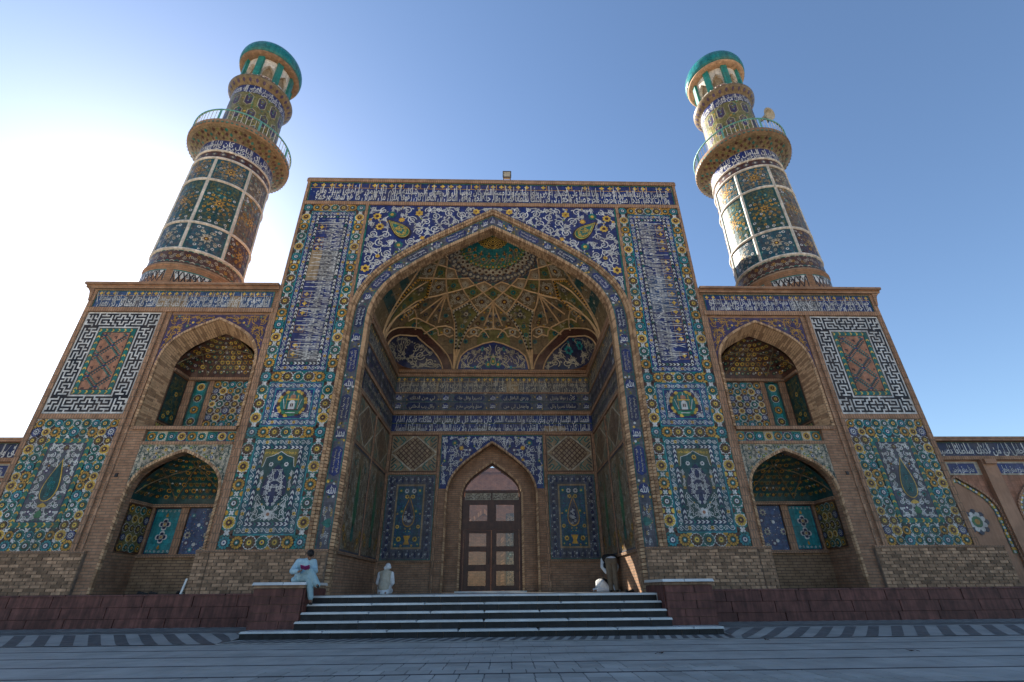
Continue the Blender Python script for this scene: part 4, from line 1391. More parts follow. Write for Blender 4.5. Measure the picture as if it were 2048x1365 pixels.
# white arabesque ring and golden drops of the sunburst
for j in range(-8, 9):
    t = 11.25 * j
    for (r, rad, pal) in ((.335, .15, ('bone', 'brown')), (.385, .17, ('slate', 'bone')), (.29, .12, ('green', 'ochre')), (.235, .09, ('ochre', 'brown')) if j % 2 == 0 else (.2, .08, ('brown', 'ochre'))):
        D = Deco(); D.lobes(0, 0, rad, 6, .3, pal[0], 1); D.disc(0, 0, rad * .45, pal[1], 2, 7)
        for q in range(2): D.spiral(rad * (1.2 if q else -1.2), 0, rad * .5, q * 3.1, 1.3, rad * .14, 'bone', 1, 1 if q else -1, 8)
        if abs(t) < 88: put(D, local(t, r, 0.045))
DV.build('vault_ornament', vlt, kind='stuff')

# ================================================================== WINGS
_cube = None
def brick_obj(parent, x0, x1, y0, y1, z0, z1, mat='brick_piece', name='brick'):
    """one brick or slab: shared cube mesh, scaled into place"""
    global _cube
    if _cube is None:
        _cube = {}
    if mat not in _cube:
        b = MB()
        c = 0.04 if mat == 'brick_piece' else 0.006
        v = [(x * (0.5 - (c if y == 0.5 else 0)), y, z * (0.5 - (c if y == 0.5 else 0))) for y in (-0.5, 0.5) for z in (-1, 1) for x in (-1, 1)]
        v = [(x, -y, z) for x, y, z in v]
        b.add(v, [(0, 1, 3, 2), (4, 6, 7, 5), (0, 4, 5, 1), (2, 3, 7, 6), (0, 2, 6, 4), (1, 5, 7, 3)], mat)
        _cube[mat] = b.mesh(name)
    o = bpy.data.objects.new(name, _cube[mat])
    col.objects.link(o)
    o.parent = parent
    off = -parent.location if parent.parent is None else Vector((0, 0, 0))
    o.location = Vector(((x0 + x1) / 2, (y0 + y1) / 2, (z0 + z1) / 2)) + off
    o.scale = (abs(x1 - x0), abs(y1 - y0), abs(z1 - z0))
    return o

def brick_wall(parent, x0, x1, y, z0, z1, bw=0.3, bh=0.0905, seed=1):
    """front of the brick base built brick by brick"""
    r_ = random.Random(seed)
    nrow = int(round((z1 - z0) / bh))
    for i in range(nrow):
        a = z0 + (z1 - z0) * i / nrow
        b = z0 + (z1 - z0) * (i + 1) / nrow
        x = x0 - (bw * 0.5 if i % 2 else 0)
        while x < x1 - 0.02:
            e = min(x + bw * r_.uniform(0.94, 1.06), x1)
            l = max(x, x0)
            if e - l > 0.05:
                brick_obj(parent, l + 0.006, e - 0.006, y + r_.uniform(-0.006, 0.006), y + 0.08, a + 0.006, b - 0.006)
            x = e

# bricks of the gateway's own base
for s in (-1, 1):
    B = MB()
    B.box(s * 4.8, s * 8.27, -0.1, 0.0, 0.9, ZB - 0.075, 'mortar')
    B.box(s * 4.8, s * 8.27, -0.135, 0.0, ZB - 0.075, ZB, 'brick_soldier')
    base_ = B.build('brick_base', portal)
    a, b = (4.82, 8.28) if s == 1 else (-8.28, -4.82)
    brick_wall(base_, a, b, -0.12, 0.96, ZB - 0.08, seed=5 + s)

def flower_field(parent, mapf, W, H, nx, ny, lay, r, skip=None, seed=4, obj=True, D=None, name='rosette'):
    """close set field of rosettes in many colours"""
    r_ = random.Random(seed)
    seq = [0, 1, 2, 5, 4, 6, 3, 1, 4, 5, 2]
    for j in range(ny):
        for i in range(nx):
            u_, v_ = W * (i + 0.5) / nx, H * (j + 0.5) / ny
            if skip and skip(u_, v_):
                continue
            k = seq[(min(i, nx - 1 - i) * 3 + min(j, ny - 1 - j) * 5) % len(seq)]
            rr = r * (1.0 if (i + j) % 2 == 0 else 0.82)
            if obj:
                rosette_obj(parent, mapf, u_, v_, rr, k, lay + 3, name)
            else:
                rosette_draw(D, u_, v_, rr, k, lay + 2, 8)

def maze(nl, nw, seed):
    """labyrinth of square strokes: cells of a (2*nl-1) x (2*nw-1) strip that are dark"""
    r_ = random.Random(seed)
    on, todo = set(), [(0, 0)]
    seen_ = {(0, 0)}
    while todo:
        i, j = todo[-1] if r_.random() < 0.75 else todo[r_.randrange(len(todo))]
        nb = [(a, b) for a, b in ((i + 1, j), (i - 1, j), (i, j + 1), (i, j - 1)) if 0 <= a < nl and 0 <= b < nw and (a, b) not in seen_]
        on.add((2 * i, 2 * j))
        if not nb:
            todo.remove((i, j)); continue
        a, b = r_.choice(nb)
        seen_.add((a, b)); todo.append((a, b))
        on.add((2 * a, 2 * b)); on.add((i + a, j + b))
    return on
def kufic(parent, mapf, W, H, lab):
    D = Deco(); D.rect(0, 0, W, H, 'white', 1)
    base = D.build('kufic_panel', mapf, parent, label=lab)
    D = Deco()
    c = W / 45.0
    ny = int(H / c)
    c2 = H / ny
    n = 45
    def px(i, j):
        D.rect(i * c - c * 0.06, j * c2 - c2 * 0.06, (i + 1) * c + c * 0.06, (j + 1) * c2 + c2 * 0.06, 'black', 2)
    t = 9
    grid = set()
    ny -= 1 - ny % 2
    c2 = H / ny
    ma, mb = maze((n - 1) // 4 + 1, 5, 3), maze((ny - 2 * t - 3) // 4 + 1, 5, 8)
    for (i, j) in ma:
        for ii in (n // 2 + i, n // 2 - i):
            if 1 <= ii < n - 1:
                grid.add((ii, 1 + j)); grid.add((ii, ny - 2 - j))
    for (i, j) in mb:
        for jj in (ny // 2 + i, ny // 2 - i):
            if t < jj < ny - t - 1:
                grid.add((1 + j, jj)); grid.add((n - 2 - j, jj))
    for (i, j) in grid:
        px(i, j)
    x0, y0, x1, y1 = (t + 2) * c, (t + 2) * c2, W - (t + 2) * c, H - (t + 2) * c2
    D.rect(x0, y0, x1, y1, 'brown', 2)
    e = 0.03
    bw = 0.15
    chevrons(D, x0 + e, y0 + e + bw, x0 + e + bw, y1 - e - bw, int((y1 - y0) / 0.14), ('gold', 'teal'), 3, 'teal')
    chevrons(D, x1 - e - bw, y0 + e + bw, x1 - e, y1 - e - bw, int((y1 - y0) / 0.14), ('gold', 'teal'), 3, 'teal')
    chevrons(D, x0 + e, y0 + e, x1 - e, y0 + e + bw, 12, ('gold', 'teal'), 3, 'teal')
    chevrons(D, x0 + e, y1 - e - bw, x1 - e, y1 - e, 12, ('gold', 'teal'), 3, 'teal')
    fx0, fy0, fx1, fy1 = x0 + bw + 0.06, y0 + bw + 0.06, x1 - bw - 0.06, y1 - bw - 0.06
    D.rect(fx0, fy0, fx1, fy1, 'terracotta', 3)
    q = 0.058
    ni, nj = int((fx1 - fx0) / q), int((fy1 - fy0) / q)
    for i in range(ni):
        for j in range(nj):
            a, b = (i + j - ni // 2) % 14, (i - j + ni // 2) % 14
            col_ = None
            if a in (0, 3) and b not in (1, 2):
                col_ = 'teal'
            elif b in (0, 3) and a not in (1, 2):
                col_ = 'darkteal'
            elif a in (1, 2) and b in (1, 2):
                col_ = 'cobalt'
            elif a in (7, 8) and b in (9, 10, 11):
                col_ = 'brown'
            elif a in (1,) or b in (1,):
                col_ = 'brown' if (i + j) % 2 else None
            if col_:
                D.rect(fx0 + i * q, fy0 + j * q, fx0 + (i + 1) * q, fy0 + (j + 1) * q, col_, 4)
    D.build('inlay', mapf, base, kind='stuff')

def boteh_panel(parent, mapf, W, H, lab):
    D = Deco(); D.rect(0, 0, W, H, 'darkteal', 1)
    base = D.build('tile_panel', mapf, parent, label=lab)
    D = Deco()
    x0, y0, x1, y1 = 0.62, 0.66, W - 0.62, H - 0.66
    r_ = random.Random(3)
    nx, ny = 9, 14
    flower_field(base, mapf, W, H, nx, ny, 2, 0.165, lambda u_, v_: x0 - 0.1 < u_ < x1 + 0.1 and y0 - 0.1 < v_ < y1 + 0.1, 5)
    for j in range(ny + 1):
        for i in range(nx + 1):
            u_, v_ = W * i / nx, H * j / ny
            if x0 < u_ < x1 and y0 < v_ < y1:
                continue
            u_ = min(max(u_, 0.05), W - 0.05); v_ = min(max(v_, 0.05), H - 0.05)
            D.lobes(u_, v_, 0.075, 4, 0.5, ('white', 'gold', 'white', 'brown')[(i * 3 + j) % 4], 2, 0, 3)
            for q in range(4):
                D.disc(u_ + 0.085 * math.cos(q * 1.57 + 0.78), v_ + 0.085 * math.sin(q * 1.57 + 0.78), 0.022, 'white', 2, 5)
    bw = 0.15
    for (a0, b0, a1, b1, n) in ((x0, y0 + bw, x0 + bw, y1 - bw, 22), (x1 - bw, y0 + bw, x1, y1 - bw, 22), (x0, y0, x1, y0 + bw, 12), (x0, y1 - bw, x1, y1, 12)):
        chevrons(D, a0, b0, a1, b1, n, ('gold', 'teal', 'ochre', 'green'), 8, 'teal')
    gx0, gy0, gx1, gy1 = x0 + bw, y0 + bw, x1 - bw, y1 - bw
    D.rect(gx0, gy0, gx1, gy1, 'slate', 8)
    D.frame(gx0, gy0, gx1, gy1, 0.025, 'ink', 9)
    cx = W / 2
    hf = Deco()
    bx, by = cx, (gy0 + gy1) / 2
    arabesque(hf, lambda x, y, r: x - r > cx and x + r < gx1 - 0.02 and y - r > gy0 and y + r < gy1 and ((x - bx) / 0.33) ** 2 + ((y - by + 0.1) / 0.6) ** 2 > 1 + r, (cx, gy0, gx1, gy1), 0.035, 0.1, 3000, 9, 'white',
              (('brown', 'ochre'), ('violet', 'white'), ('teal', 'brown')), 0.3, 55, 'green', 0.36)
    D.merge(hf); D.merge(hf, -1, cx)
    D.drop(bx, by + 0.05, 0.56, 1.35, 0.06, 'gold', 12); D.drop(bx, by + 0.03, 0.5, 1.26, 0.05, 'darkteal', 13)
    for q in range(8):
        D.spiral(bx + rng.uniform(-0.1, 0.1), by + rng.uniform(-0.45, 0.05), 0.085, rng.random() * 6, 1.3, 0.022, 'turq' if q % 2 else 'teal', 14, 1, 10)
    D.flower(bx, gy1 - 0.16, 0.1, ('brown', 'olive'), 12); D.drop(bx, gy0 + 0.25, 0.24, 0.26, 0, 'green', 12); D.drop(bx, gy0 + 0.5, 0.3, 0.14, 0, 'gold', 12)
    D.build('inlay', mapf, base, kind='stuff')

def niche_vault(parent, cx, a, y0, b, zb, H, seed, ground, dark):
    """small ribbed half dome inside a niche with rosettes on its facets"""
    t, r = np.meshgrid(np.linspace(-90, 90, 73), np.linspace(0, 1, 31))
    V = vault(np.radians(t), r, cx, a, y0, b, zb, H, 5.0)
    B = MB(); B.quads(V, ground)
    edge, sq = [], []
    for q in np.linspace(-90, 90, 41):
        p = vault(np.radians(q), 1.0, cx, a, y0, b, zb, H, 5.0)
        dx, dy = math.sin(R(q)), math.cos(R(q))
        k = min(a / max(abs(dx), 1e-6), b / max(dy, 1e-6))
        edge.append(p); sq.append((cx + k * dx, y0 + k * dy, zb))
    B.quads(np.array([edge, sq]), 'brick')
    vl = B.build('vault', parent)
    G = MB()
    ctr = np.array([cx, y0 + 0.15, zb + 0.1])
    def at(q, r_, off):
        v = vault(np.radians(q), r_, cx, a, y0, b, zb, H, 5.0); d = ctr - v
        return v + d / np.linalg.norm(d) * off
    rr_ = random.Random(seed)
    for j, (ro, n, rad) in enumerate(((.965, 19, .075), (.90, 17, .085), (.81, 17, .085), (.70, 14, .085), (.58, 11, .08), (.45, 9, .075), (.32, 7, .07), (.18, 5, .06))):
        for i in range(n):
            q = -84 + 168 * (i + (0.5 if j % 2 else 0)) / n
            p = at(q, ro, 0.02); u_ = at(q + 1, ro, 0.02) - p; v_ = at(q, ro - 0.01, 0.02) - p
            u_ /= np.linalg.norm(u_); v_ -= u_ * (u_ @ v_); v_ /= np.linalg.norm(v_)
            nn = np.cross(u_, v_)
            if nn @ (ctr - p) < 0: nn = -nn
            D = Deco()
            pal = rr_.choice(dark)
            D.lobes(0, 0, rad, 8, .2, pal[0], 1, seg=3); D.disc(0, 0, rad * .6, pal[1], 2, 8); D.disc(0, 0, rad * .25, pal[2], 3, 6)
            D.lobes(rad * 1.25, rad * 0.5, rad * .5, 4, .4, 'white' if rr_.random() < 0.25 else 'olive', 1, seg=2)
            mp = plane(p, u_, v_, nn)
            k0 = G.n; w_ = mp(np.concatenate(D.v)); G.v.append(w_); G.n += len(w_)
            for f, k in zip(D.f, D.m):
                G.f.append(tuple(x + k0 for x in f)); G.m.append(G.mi(D.names[k]))
    G.build('vault_ornament', vl, kind='stuff')
    for path in ([(-88, .98), (-45, .62), (0, .42)], [(88, .98), (45, .62), (0, .42)], [(-30, .99), (-15, .6), (15, .3)], [(30, .99), (15, .6), (-15, .3)], [(-30, .99), (-52, .7), (-88, .55)], [(30, .99), (52, .7), (88, .55)]):
        P = np.array(path); k = np.linspace(0, len(P) - 1, 13)
        pts = [at(q, r_, 0.02) for q, r_ in zip(np.interp(k, range(len(P)), P[:, 0]), np.interp(k, range(len(P)), P[:, 1]))]
        B = MB(); B.tube(np.array(pts), 0.02, 'umber', 5); B.build('rib', vl, smooth=True)

def wing(s):
    nm = 'right' if s == 1 else 'left'
    w_ = thing('portal_wing', 'lower tiled wing with two stacked arched niches, %s of the gateway' % nm, 'building', (s * 11.75, 0, 0), 'wings flanking the gateway')
    sx = lambda a, b: (a, b) if s == 1 else (-b, -a)
    c, cu = 10.03, 10.25
    arch = lambda *q: globals()['arch'](*q, PROFN)
    full = lambda *q: globals()['full'](*q, PROFN)
    def bld(B, name, **k):
        for i in range(len(B.v)):
            B.v[i] = B.v[i] * np.array([s, 1, 1])
        if s == -1:
            B.f = [f[::-1] for f in B.f]
        return B.build(name, w_, **k)
    B = MB()
    B.box(12.0, 15.35, 0, 6, 0, 11.45, 'brick')
    B.box(8.28, 12.0, 1.62, 6, 0, 11.45, 'brick')
    B.box(8.28, 8.53, 0.02, 1.62, 0.96, 5.97, 'brick'); B.box(11.53, 12.0, 0.0, 1.62, 0.96, 5.97, 'brick')
    B.box(8.28, 8.72, 0.62, 1.62, 5.97, 10.2, 'brick'); B.box(11.78, 12.0, 0.62, 1.62, 5.97, 10.2, 'brick')
    B.box(8.28, 12.0, 0.3, 1.62, 10.2, 11.45, 'brick')
    B.box(8.53, 11.53, 0.16, 1.62, 5.32, 5.97, 'brick'); B.box(11.53, 11.8, 0.05, 0.62, 5.9, 5.968, 'brick')
    B.box(8.28, 12.0, 0.0, 0.3, 10.36, 11.45, 'brick')
    # upper arch: face, splayed reveal
    fo, fi = arch(cu, 1.72, 8.25, 10.16, 20), arch(cu, 1.53, 8.25, 9.86, 20)
    spandrel(B, fo, 10.36, 0.0, 'brick')
    B.box(8.28, 8.53, 0.0, 0.62, 5.97, 10.36, 'brick'); B.box(11.97, 12.0, 0.0, 0.62, 5.97, 10.36, 'brick')
    for a0, a1 in ((8.53, 8.72), (11.97, 11.78)):
        B.quads(np.array([[(a0, 0, 5.97), (a1, 0.62, 5.97)], [(a0, 0, 8.25), (a1, 0.62, 8.25)]]), 'brick')
    B.quads(np.array([[(x, 0.62, z) for x, z in fi], [(x, 0.62, 10.3) for x, z in fi]]), 'brick')
    # lower arch wall
    lo = arch(c, 1.46, 3.72, 5.16, 20)
    spandrel(B, lo, 5.4, 0.03, 'brick')
    soffit(B, lo, 0.03, lo, 0.35, 'brick')
    spandrel(B, lo, 5.4, 0.35, 'brick')
    for a0, a1 in ((8.52, 8.57), (11.54, 11.49)):
        B.box(a0, a1, 0.03, 0.35, 0.96, 3.72, 'brick')
    bld(B, 'wall')
    # radial bricks of the upper reveal
    B = MB()
    def resamp(p, n):
        d = np.r_[0, np.cumsum(np.hypot(*np.diff(p, axis=0).T))]; k = np.linspace(0, d[-1], n)
        return np.column_stack([np.interp(k, d, p[:, 0]), np.interp(k, d, p[:, 1])])
    P0, P1 = full(cu, 1.72, 8.25, 10.16, 5.98, 20), full(cu, 1.53, 8.25, 9.86, 5.98, 20)
    n = 120
    a_, b_ = resamp(P0, n + 1), resamp(P1, n + 1)
    for i in range(n):
        for (k0, k1) in ((0.02, 0.46), (0.5, 0.97)) if i % 2 else ((0.02, 0.7), (0.74, 0.97)):
            q = []
            for off in (0.0, 0.05):
                for kk in (k0, k1):
                    for e in (0.1, 0.9):
                        A = a_[i] * (1 - e) + a_[i + 1] * e; Bq = b_[i] * (1 - e) + b_[i + 1] * e
                        pt = A * (1 - kk) + Bq * kk
                        d = pt - np.array([cu, 8.1]); d = d / (np.linalg.norm(d) + 1e-6)
                        pt = pt - d * (0.012 - off)
                        q.append((pt[0], 0.62 * kk, pt[1]))
            B.add(q, [(0, 1, 3, 2), (4, 6, 7, 5), (0, 4, 5, 1), (2, 3, 7, 6), (0, 2, 6, 4), (1, 5, 7, 3)], 'voussoir' if rng.random() < 0.65 else 'voussoir_dark')
    ring_bricks(B, full(cu, 1.70, 8.25, 10.13, 5.98, 20), full(cu, 1.79, 8.25, 10.23, 5.98, 20), -0.05, 0.02, 0.1, 'voussoir')
    ring_bricks(B, full(c, 1.43, 3.72, 5.12, 0.98, 20), full(c, 1.51, 3.72, 5.22, 0.98, 20), -0.02, 0.1, 0.09, 'voussoir')
    bld(B, 'voussoir_course', kind='stuff', label='radial bricks of the niche arches')
    soff = MB(); soff.quads(np.array([[(x, 0, z) for x, z in fo], [(x, 0.62, z) for x, z in fi]]), 'mortar'); bld(soff, 'arch_soffit')
    # brick bars, cornice
    B = MB()
    B.box(8.3, 15.35, -0.09, 0.0, 10.44, 10.62, 'brick_soldier')
    B.box(8.3, 15.35, -0.05, 0.0, 11.40, 11.45, 'brick_soldier')
    B.box(12.3, 12.45, -0.07, 0.0, ZB, 10.44, 'brick_soldier'); B.box(15.2, 15.37, -0.07, 0.3, ZB, 11.45, 'brick_soldier')
    B.box(12.1, 12.18, -0.04, 0.0, ZB, 10.44, 'brick_soldier')
    B.box(8.29, 8.42, -0.05, 0.0, ZB, 10.44, 'brick_soldier')
    B.box(12.45, 15.2, -0.05, 0.0, 6.22, 6.4, 'brick_soldier')
    B.box(8.54, 11.96, -0.05, 0.16, 5.86, 5.98, 'brick_soldier'); B.box(8.54, 11.52, -0.03, 0.03, 5.36, 5.46, 'brick_soldier')
    bld(B, 'brick_border')
    B = MB()
    B.box(8.29, 15.66, -0.24, 6.2, 11.58, 11.68, 'brick'); B.box(8.29, 15.5, -0.14, 6.1, 11.45, 11.58, 'brick')
    prof = [(15.66, 11.58), (15.66, 11.5), (15.54, 11.42), (15.45, 11.3), (15.4, 11.12), (15.36, 10.9), (15.3, 10.9), (15.3, 11.58)]
    g = np.array([[(x, y, z) for x, z in prof] for y in (-0.12, 6.1)])
    B.quads(g, 'brick'); B.add(g[0], [tuple(range(len(prof)))], 'brick')
    bld(B, 'cornice')
    # tile fields
    a, b = sx(8.45, 15.18)
    frieze(w_, front(a, -0.02, 10.63), b - a, 0.76, 14 if s == 1 else 33, 30, [(0.09, 0.25, 0.46, 0, 18), (0.43, 0.2, 0.34, 21, 18)], bgc='cobalt' if s == 1 else 'blue', worn=2 if s == 1 else 4, seed=70 + s,
           lab='blue script frieze under the cornice of the %s wing' % nm)
    a, b = sx(12.46, 15.19)
    kufic(w_, front(a, -0.02, 6.42), b - a, 4.0, 'black and white square script panel of the %s wing' % nm)
    boteh_panel(w_, front(a, -0.02, ZB), b - a, 4.08, 'flower bordered teardrop panel of the %s wing' % nm)
    # upper spandrel
    B = MB(); k = arch(cu, 1.8, 8.25, 10.24, 20)
    spandrel(B, k, 10.34, -0.015, 'violet')
    B.box(12.05, 12.08, -0.015, -0.002, 8.25, 10.34, 'violet')
    sp = bld(B, 'spandrel')
    D, hf = Deco(), Deco()
    kq = k[k[:, 0] >= cu]
    hk = lambda x, y, r: x - r > cu and x + r < cu + 1.8 and y + r < 10.33 and all(y - r * math.sin(t) > np.interp(min(x + r * math.cos(t), cu + 1.8), kq[:, 0], kq[:, 1]) + 0.015 for t in (0, 0.8, 1.57, 2.4, 3.14))
    arabesque(hf, hk, (cu, 8.6, cu + 1.8, 10.33), 0.035, 0.15, 3000, 2, 'ochre', (('teal', 'gold'), ('cobalt', 'gold'), ('teal', 'bone')), 0.25, 17)
    D.merge(hf); D.merge(hf, -1, cu)
    mp = plane((0, -0.015, 0), (s, 0, 0), (0, 0, 1), (0, -1, 0))
    D.build('scrollwork', mp, sp, kind='stuff')
    # lower spandrel: pale tiles with little stars
    B = MB(); k2 = arch(c, 1.5, 3.72, 5.21, 20)
    spandrel(B, k2, 5.36, 0.012, 'bone')
    sp = bld(B, 'spandrel')
    D, hf = Deco(), Deco()
    kk = k2[k2[:, 0] >= c]
    hk2 = lambda x, y, r: x - r > c and x + r < c + 1.5 and y + r < 5.36 and all(y - r * math.sin(t) > np.interp(min(x + r * math.cos(t), c + 1.5), kk[:, 0], kk[:, 1]) + 0.01 for t in (0, 1.57, 3.14))
    arabesque(hf, hk2, (c, 3.9, c + 1.5, 5.36), 0.025, 0.07, 3000, 2, 'darkteal', (('gold', 'brown'), ('cobalt', 'white'), ('green', 'gold')), 0.45, 18)
    D.merge(hf); D.merge(hf, -1, c)
    D.build('scrollwork', plane((0, 0.012, 0), (s, 0, 0), (0, 0, 1), (0, -1, 0)), sp, kind='stuff')
    # band of stars between the niches
    a, b = sx(8.53, 11.53)
    D = Deco(); D.rect(0, 0, b - a, 0.38, 'bone', 1)
    mp = front(a, 0.14, 5.47)
    bd = D.build('tile_band', mp, w_, label='narrow tile band with flowers between the niches')
    D = Deco()
    for i in range(9):
        u_ = 3.0 * (i + 0.5) / 9
        D.rect(u_ - 0.165, 0.02, u_ + 0.165, 0.36, ('turq', 'violet', 'teal', 'bone')[i % 4 if s == 1 else (8 - i) % 4], 2)
        rosette_obj(bd, mp, u_, 0.19, 0.14, (0, 5, 3, 4)[i % 4], 3)
    D.build('inlay', mp, bd, kind='stuff')
    # upper niche interior
    B = MB()
    B.box(8.72, 11.78, 1.5, 1.62, 8.3, 8.42, 'brick_soldier'); B.box(8.72, 8.8, 0.62, 1.5, 8.3, 8.42, 'brick_soldier'); B.box(11.7, 11.78, 0.62, 1.5, 8.3, 8.42, 'brick_soldier')
    B.box(8.72, 11.78, 1.56, 1.62, 6.28, 6.4, 'brick_soldier'); B.box(10.74, 10.92, 1.57, 1.62, 6.4, 8.3, 'brick_soldier'); B.box(11.5, 11.78, 1.57, 1.62, 6.4, 8.3, 'brick_soldier')
    bld(B, 'upper_niche_cornice')
    B = MB()
    B.box(8.53, 11.53, 1.4, 1.62, 3.58, 3.68, 'brick_soldier'); B.box(8.53, 8.62, 0.35, 1.4, 3.58, 3.68, 'brick_soldier'); B.box(11.44, 11.53, 0.35, 1.4, 3.58, 3.68, 'brick_soldier')
    B.box(10.25, 10.5, 1.5, 1.62, 2.1, 3.58, 'brick_soldier'); B.box(11.4, 11.53, 1.5, 1.62, 2.1, 3.58, 'brick_soldier'); B.box(8.53, 8.8, 1.5, 1.62, 2.1, 3.58, 'brick_soldier')
    B.box(8.53, 11.53, 1.46, 1.62, 2.02, 2.12, 'brick_soldier')
    bld(B, 'lower_niche_cornice')
    niche_vault(w_, s * cu, 1.53, 0.62, 1.0, 8.42, 1.5, 5, 'brown', [('ochre', 'brown', 'teal'), ('black', 'teal', 'ochre'), ('gold', 'olive', 'brown'), ('ink', 'bone', 'ink'), ('teal', 'ochre', 'brown')])
    niche_vault(w_, s * c, 1.48, 0.35, 1.27, 3.68, 1.6, 6, 'darkteal', [('ochre', 'brown', 'teal'), ('green', 'ochre', 'brown'), ('brown', 'ochre', 'brown'), ('olive', 'brown', 'ochre'), ('umber', 'brown', 'gold')])
    a, b = sx(8.78, 10.74)
    mp = front(a, 1.6, 6.42)
    D = Deco(); D.rect(0, 0, b - a, 1.86, 'bone', 1)
    pn = D.build('tile_panel', mp, w_, label='rosette panel at the back of the upper niche of the %s wing' % nm)
    D = Deco(); flower_field(pn, mp, b - a, 1.86, 7, 7, 1, 0.14, None, 5, True)
    for i in range(8):
        for j in range(8):
            D.lobes((b - a) * i / 7 if 0 < i < 7 else (0.05 if i == 0 else b - a - 0.05), 1.86 * j / 7 if 0 < j < 7 else (0.05 if j == 0 else 1.81), 0.075, 4, 0.4, ('teal', 'brown', 'darkteal', 'brown')[(i + j) % 4], 2)
    D.build('inlay', mp, pn, kind='stuff')
    a, b = sx(10.94, 11.48)
    mp = front(a, 1.6, 6.42)
    D = Deco(); D.rect(0, 0, b - a, 1.86, 'teal', 1)
    pn = D.build('tile_panel', mp, w_, label='narrow green rosette panel at the back of the upper niche of the %s wing' % nm)
    D = Deco(); D.frame(0, 0, b - a, 1.86, 0.06, 'darkteal', 2)
    for i in range(4):
        D.lobes(0.27, 0.22 + 0.47 * i + 0.23, 0.16, 4, 0.3, 'turq', 2); rosette_obj(pn, mp, 0.27, 0.24 + 0.46 * i, 0.15, (2, 0, 2, 4)[i])
    D.build('inlay', mp, pn, kind='stuff')
    a, b = sx(8.74, 11.76)
    mp = front(a, 1.6, 5.99)
    D = Deco(); D.rect(0, 0, b - a, 0.3, 'darkteal', 1)
    pn = D.build('tile_band', mp, w_)
    D = Deco()
    for i in range(12):
        u_ = (b - a) * (i + 0.5) / 12
        D.lobes(u_, 0.15, 0.14, 4, 0.4, 'turq', 3, 0.785); D.stroke([(u_ - 0.12, 0.02), (u_ + 0.12, 0.28)], 0.03, 'gold', 2); D.stroke([(u_ - 0.12, 0.28), (u_ + 0.12, 0.02)], 0.03, 'gold', 2)
    D.build('inlay', mp, pn, kind='stuff')
    for si in (1, -1):         # side walls of both niches
        for (y0, y1, z0, z1, kind) in ((0.65, 1.55, 6.42, 8.28, 0), (0.65, 1.55, 5.99, 6.36, 1), (0.4, 1.5, 2.14, 3.56, 2)):
            xx = (8.735 if kind < 2 else 8.58) if si == 1 else (11.765 if kind < 2 else 11.48)
            X = s * xx; fs = -si * s
            mp = side(X, y0 if fs == -1 else y1, z0, fs)
            W, H = y1 - y0, z1 - z0
            D = Deco(); D.rect(0, 0, W, H, ('darkteal', 'teal', 'olive')[kind], 1)
            pn = D.build('tile_panel', mp, w_)
            D = Deco(); D.frame(0, 0, W, H, 0.04, 'brown', 2)
            if kind == 0:
                arabesque(D, lambda x, y, r: x - r > 0.05 and x + r < W - 0.05 and y - r > 0.05 and y + r < H - 0.05, (0, 0, W, H), 0.04, 0.12, 500, 3, 'olive', (('ochre', 'brown'), ('turq', 'brown'), ('gold', 'teal')), 0.4, 9)
            elif kind == 1:
                for i in range(8):
                    D.stroke([(W * i / 8, 0.03), (W * (i + 1) / 8, H - 0.03)], 0.03, 'gold', 2); D.stroke([(W * i / 8, H - 0.03), (W * (i + 1) / 8, 0.03)], 0.03, 'gold', 3)
            else:
                flower_field(pn, mp, W, H, 4, 5, 1, 0.13, None, 5, False, D)
            D.build('inlay', mp, pn, kind='stuff')
    # lower niche back: blue star panel and turquoise panel
    a, b = sx(8.82, 10.24)
    mp = front(a, 1.58, 2.13); W, H = b - a, 1.44
    D = Deco(); D.rect(0, 0, W, H, 'blue', 1)
    pn = D.build('tile_panel', mp, w_, label='blue panel with white stars at the back of the lower niche of the %s wing' % nm)
    D = Deco(); r_ = random.Random(9)
    for k in range(230):
        D.disc(r_.uniform(0.02, W - 0.02), r_.uniform(0.02, H - 0.02), r_.uniform(0.008, 0.022), r_.choice(('white', 'violet', 'violet', 'turq', 'ink', 'terracotta')), 2, 5)
    arabesque(D, lambda x, y, r: r < x < W - r and r < y < H - r, (0, 0, W, H), 0.05, 0.13, 500, 2, 'violet', (('turq', 'white'), ('violet', 'white')), 0.3, 12, 'cobalt', 0.1)
    for (u_, v_) in ((W * 0.55, H * 0.84), (W * 0.1, H * 0.4), (W * 0.55, H * 0.4), (W * 0.95, H * 0.4), (W * 0.5, H * 0.03 + 0.05)):
        D.lobes(u_, v_, 0.12, 8, 0.4, 'bone', 6); D.disc(u_, v_, 0.05, 'violet', 7, 8)
    for (u_, v_) in ((W * 0.3, H * 0.62), (W * 0.75, H * 0.62), (W * 0.3, H * 0.2), (W * 0.75, H * 0.2)):
        D.disc(u_, v_, 0.06, 'white', 6, 8)
    D.build('inlay', mp, pn, kind='stuff')
    a, b = sx(10.52, 11.38)
    mp = front(a, 1.58, 2.13); W = b - a
    D = Deco(); D.rect(0, 0, W, H, 'turq', 1)
    pn = D.build('tile_panel', mp, w_, label='turquoise panel with white medallion at the back of the lower niche of the %s wing' % nm)
    D = Deco(); D.frame(0, 0, W, H, 0.03, 'ink', 3)
    cx = W / 2
    for v_ in (0.52, 0.92):
        D.lobes(cx, v_, 0.2, 4, 0.45, 'white', 3, 0.785, 5); D.lobes(cx, v_, 0.15, 4, 0.45, 'ink', 4, 0.785, 5); D.flower(cx, v_, 0.08, ('bone', 'ochre'), 5)
    for v_ in (0.22, 1.22):
        D.drop(cx, v_, 0.09, 0.14, 0, 'ochre', 4)
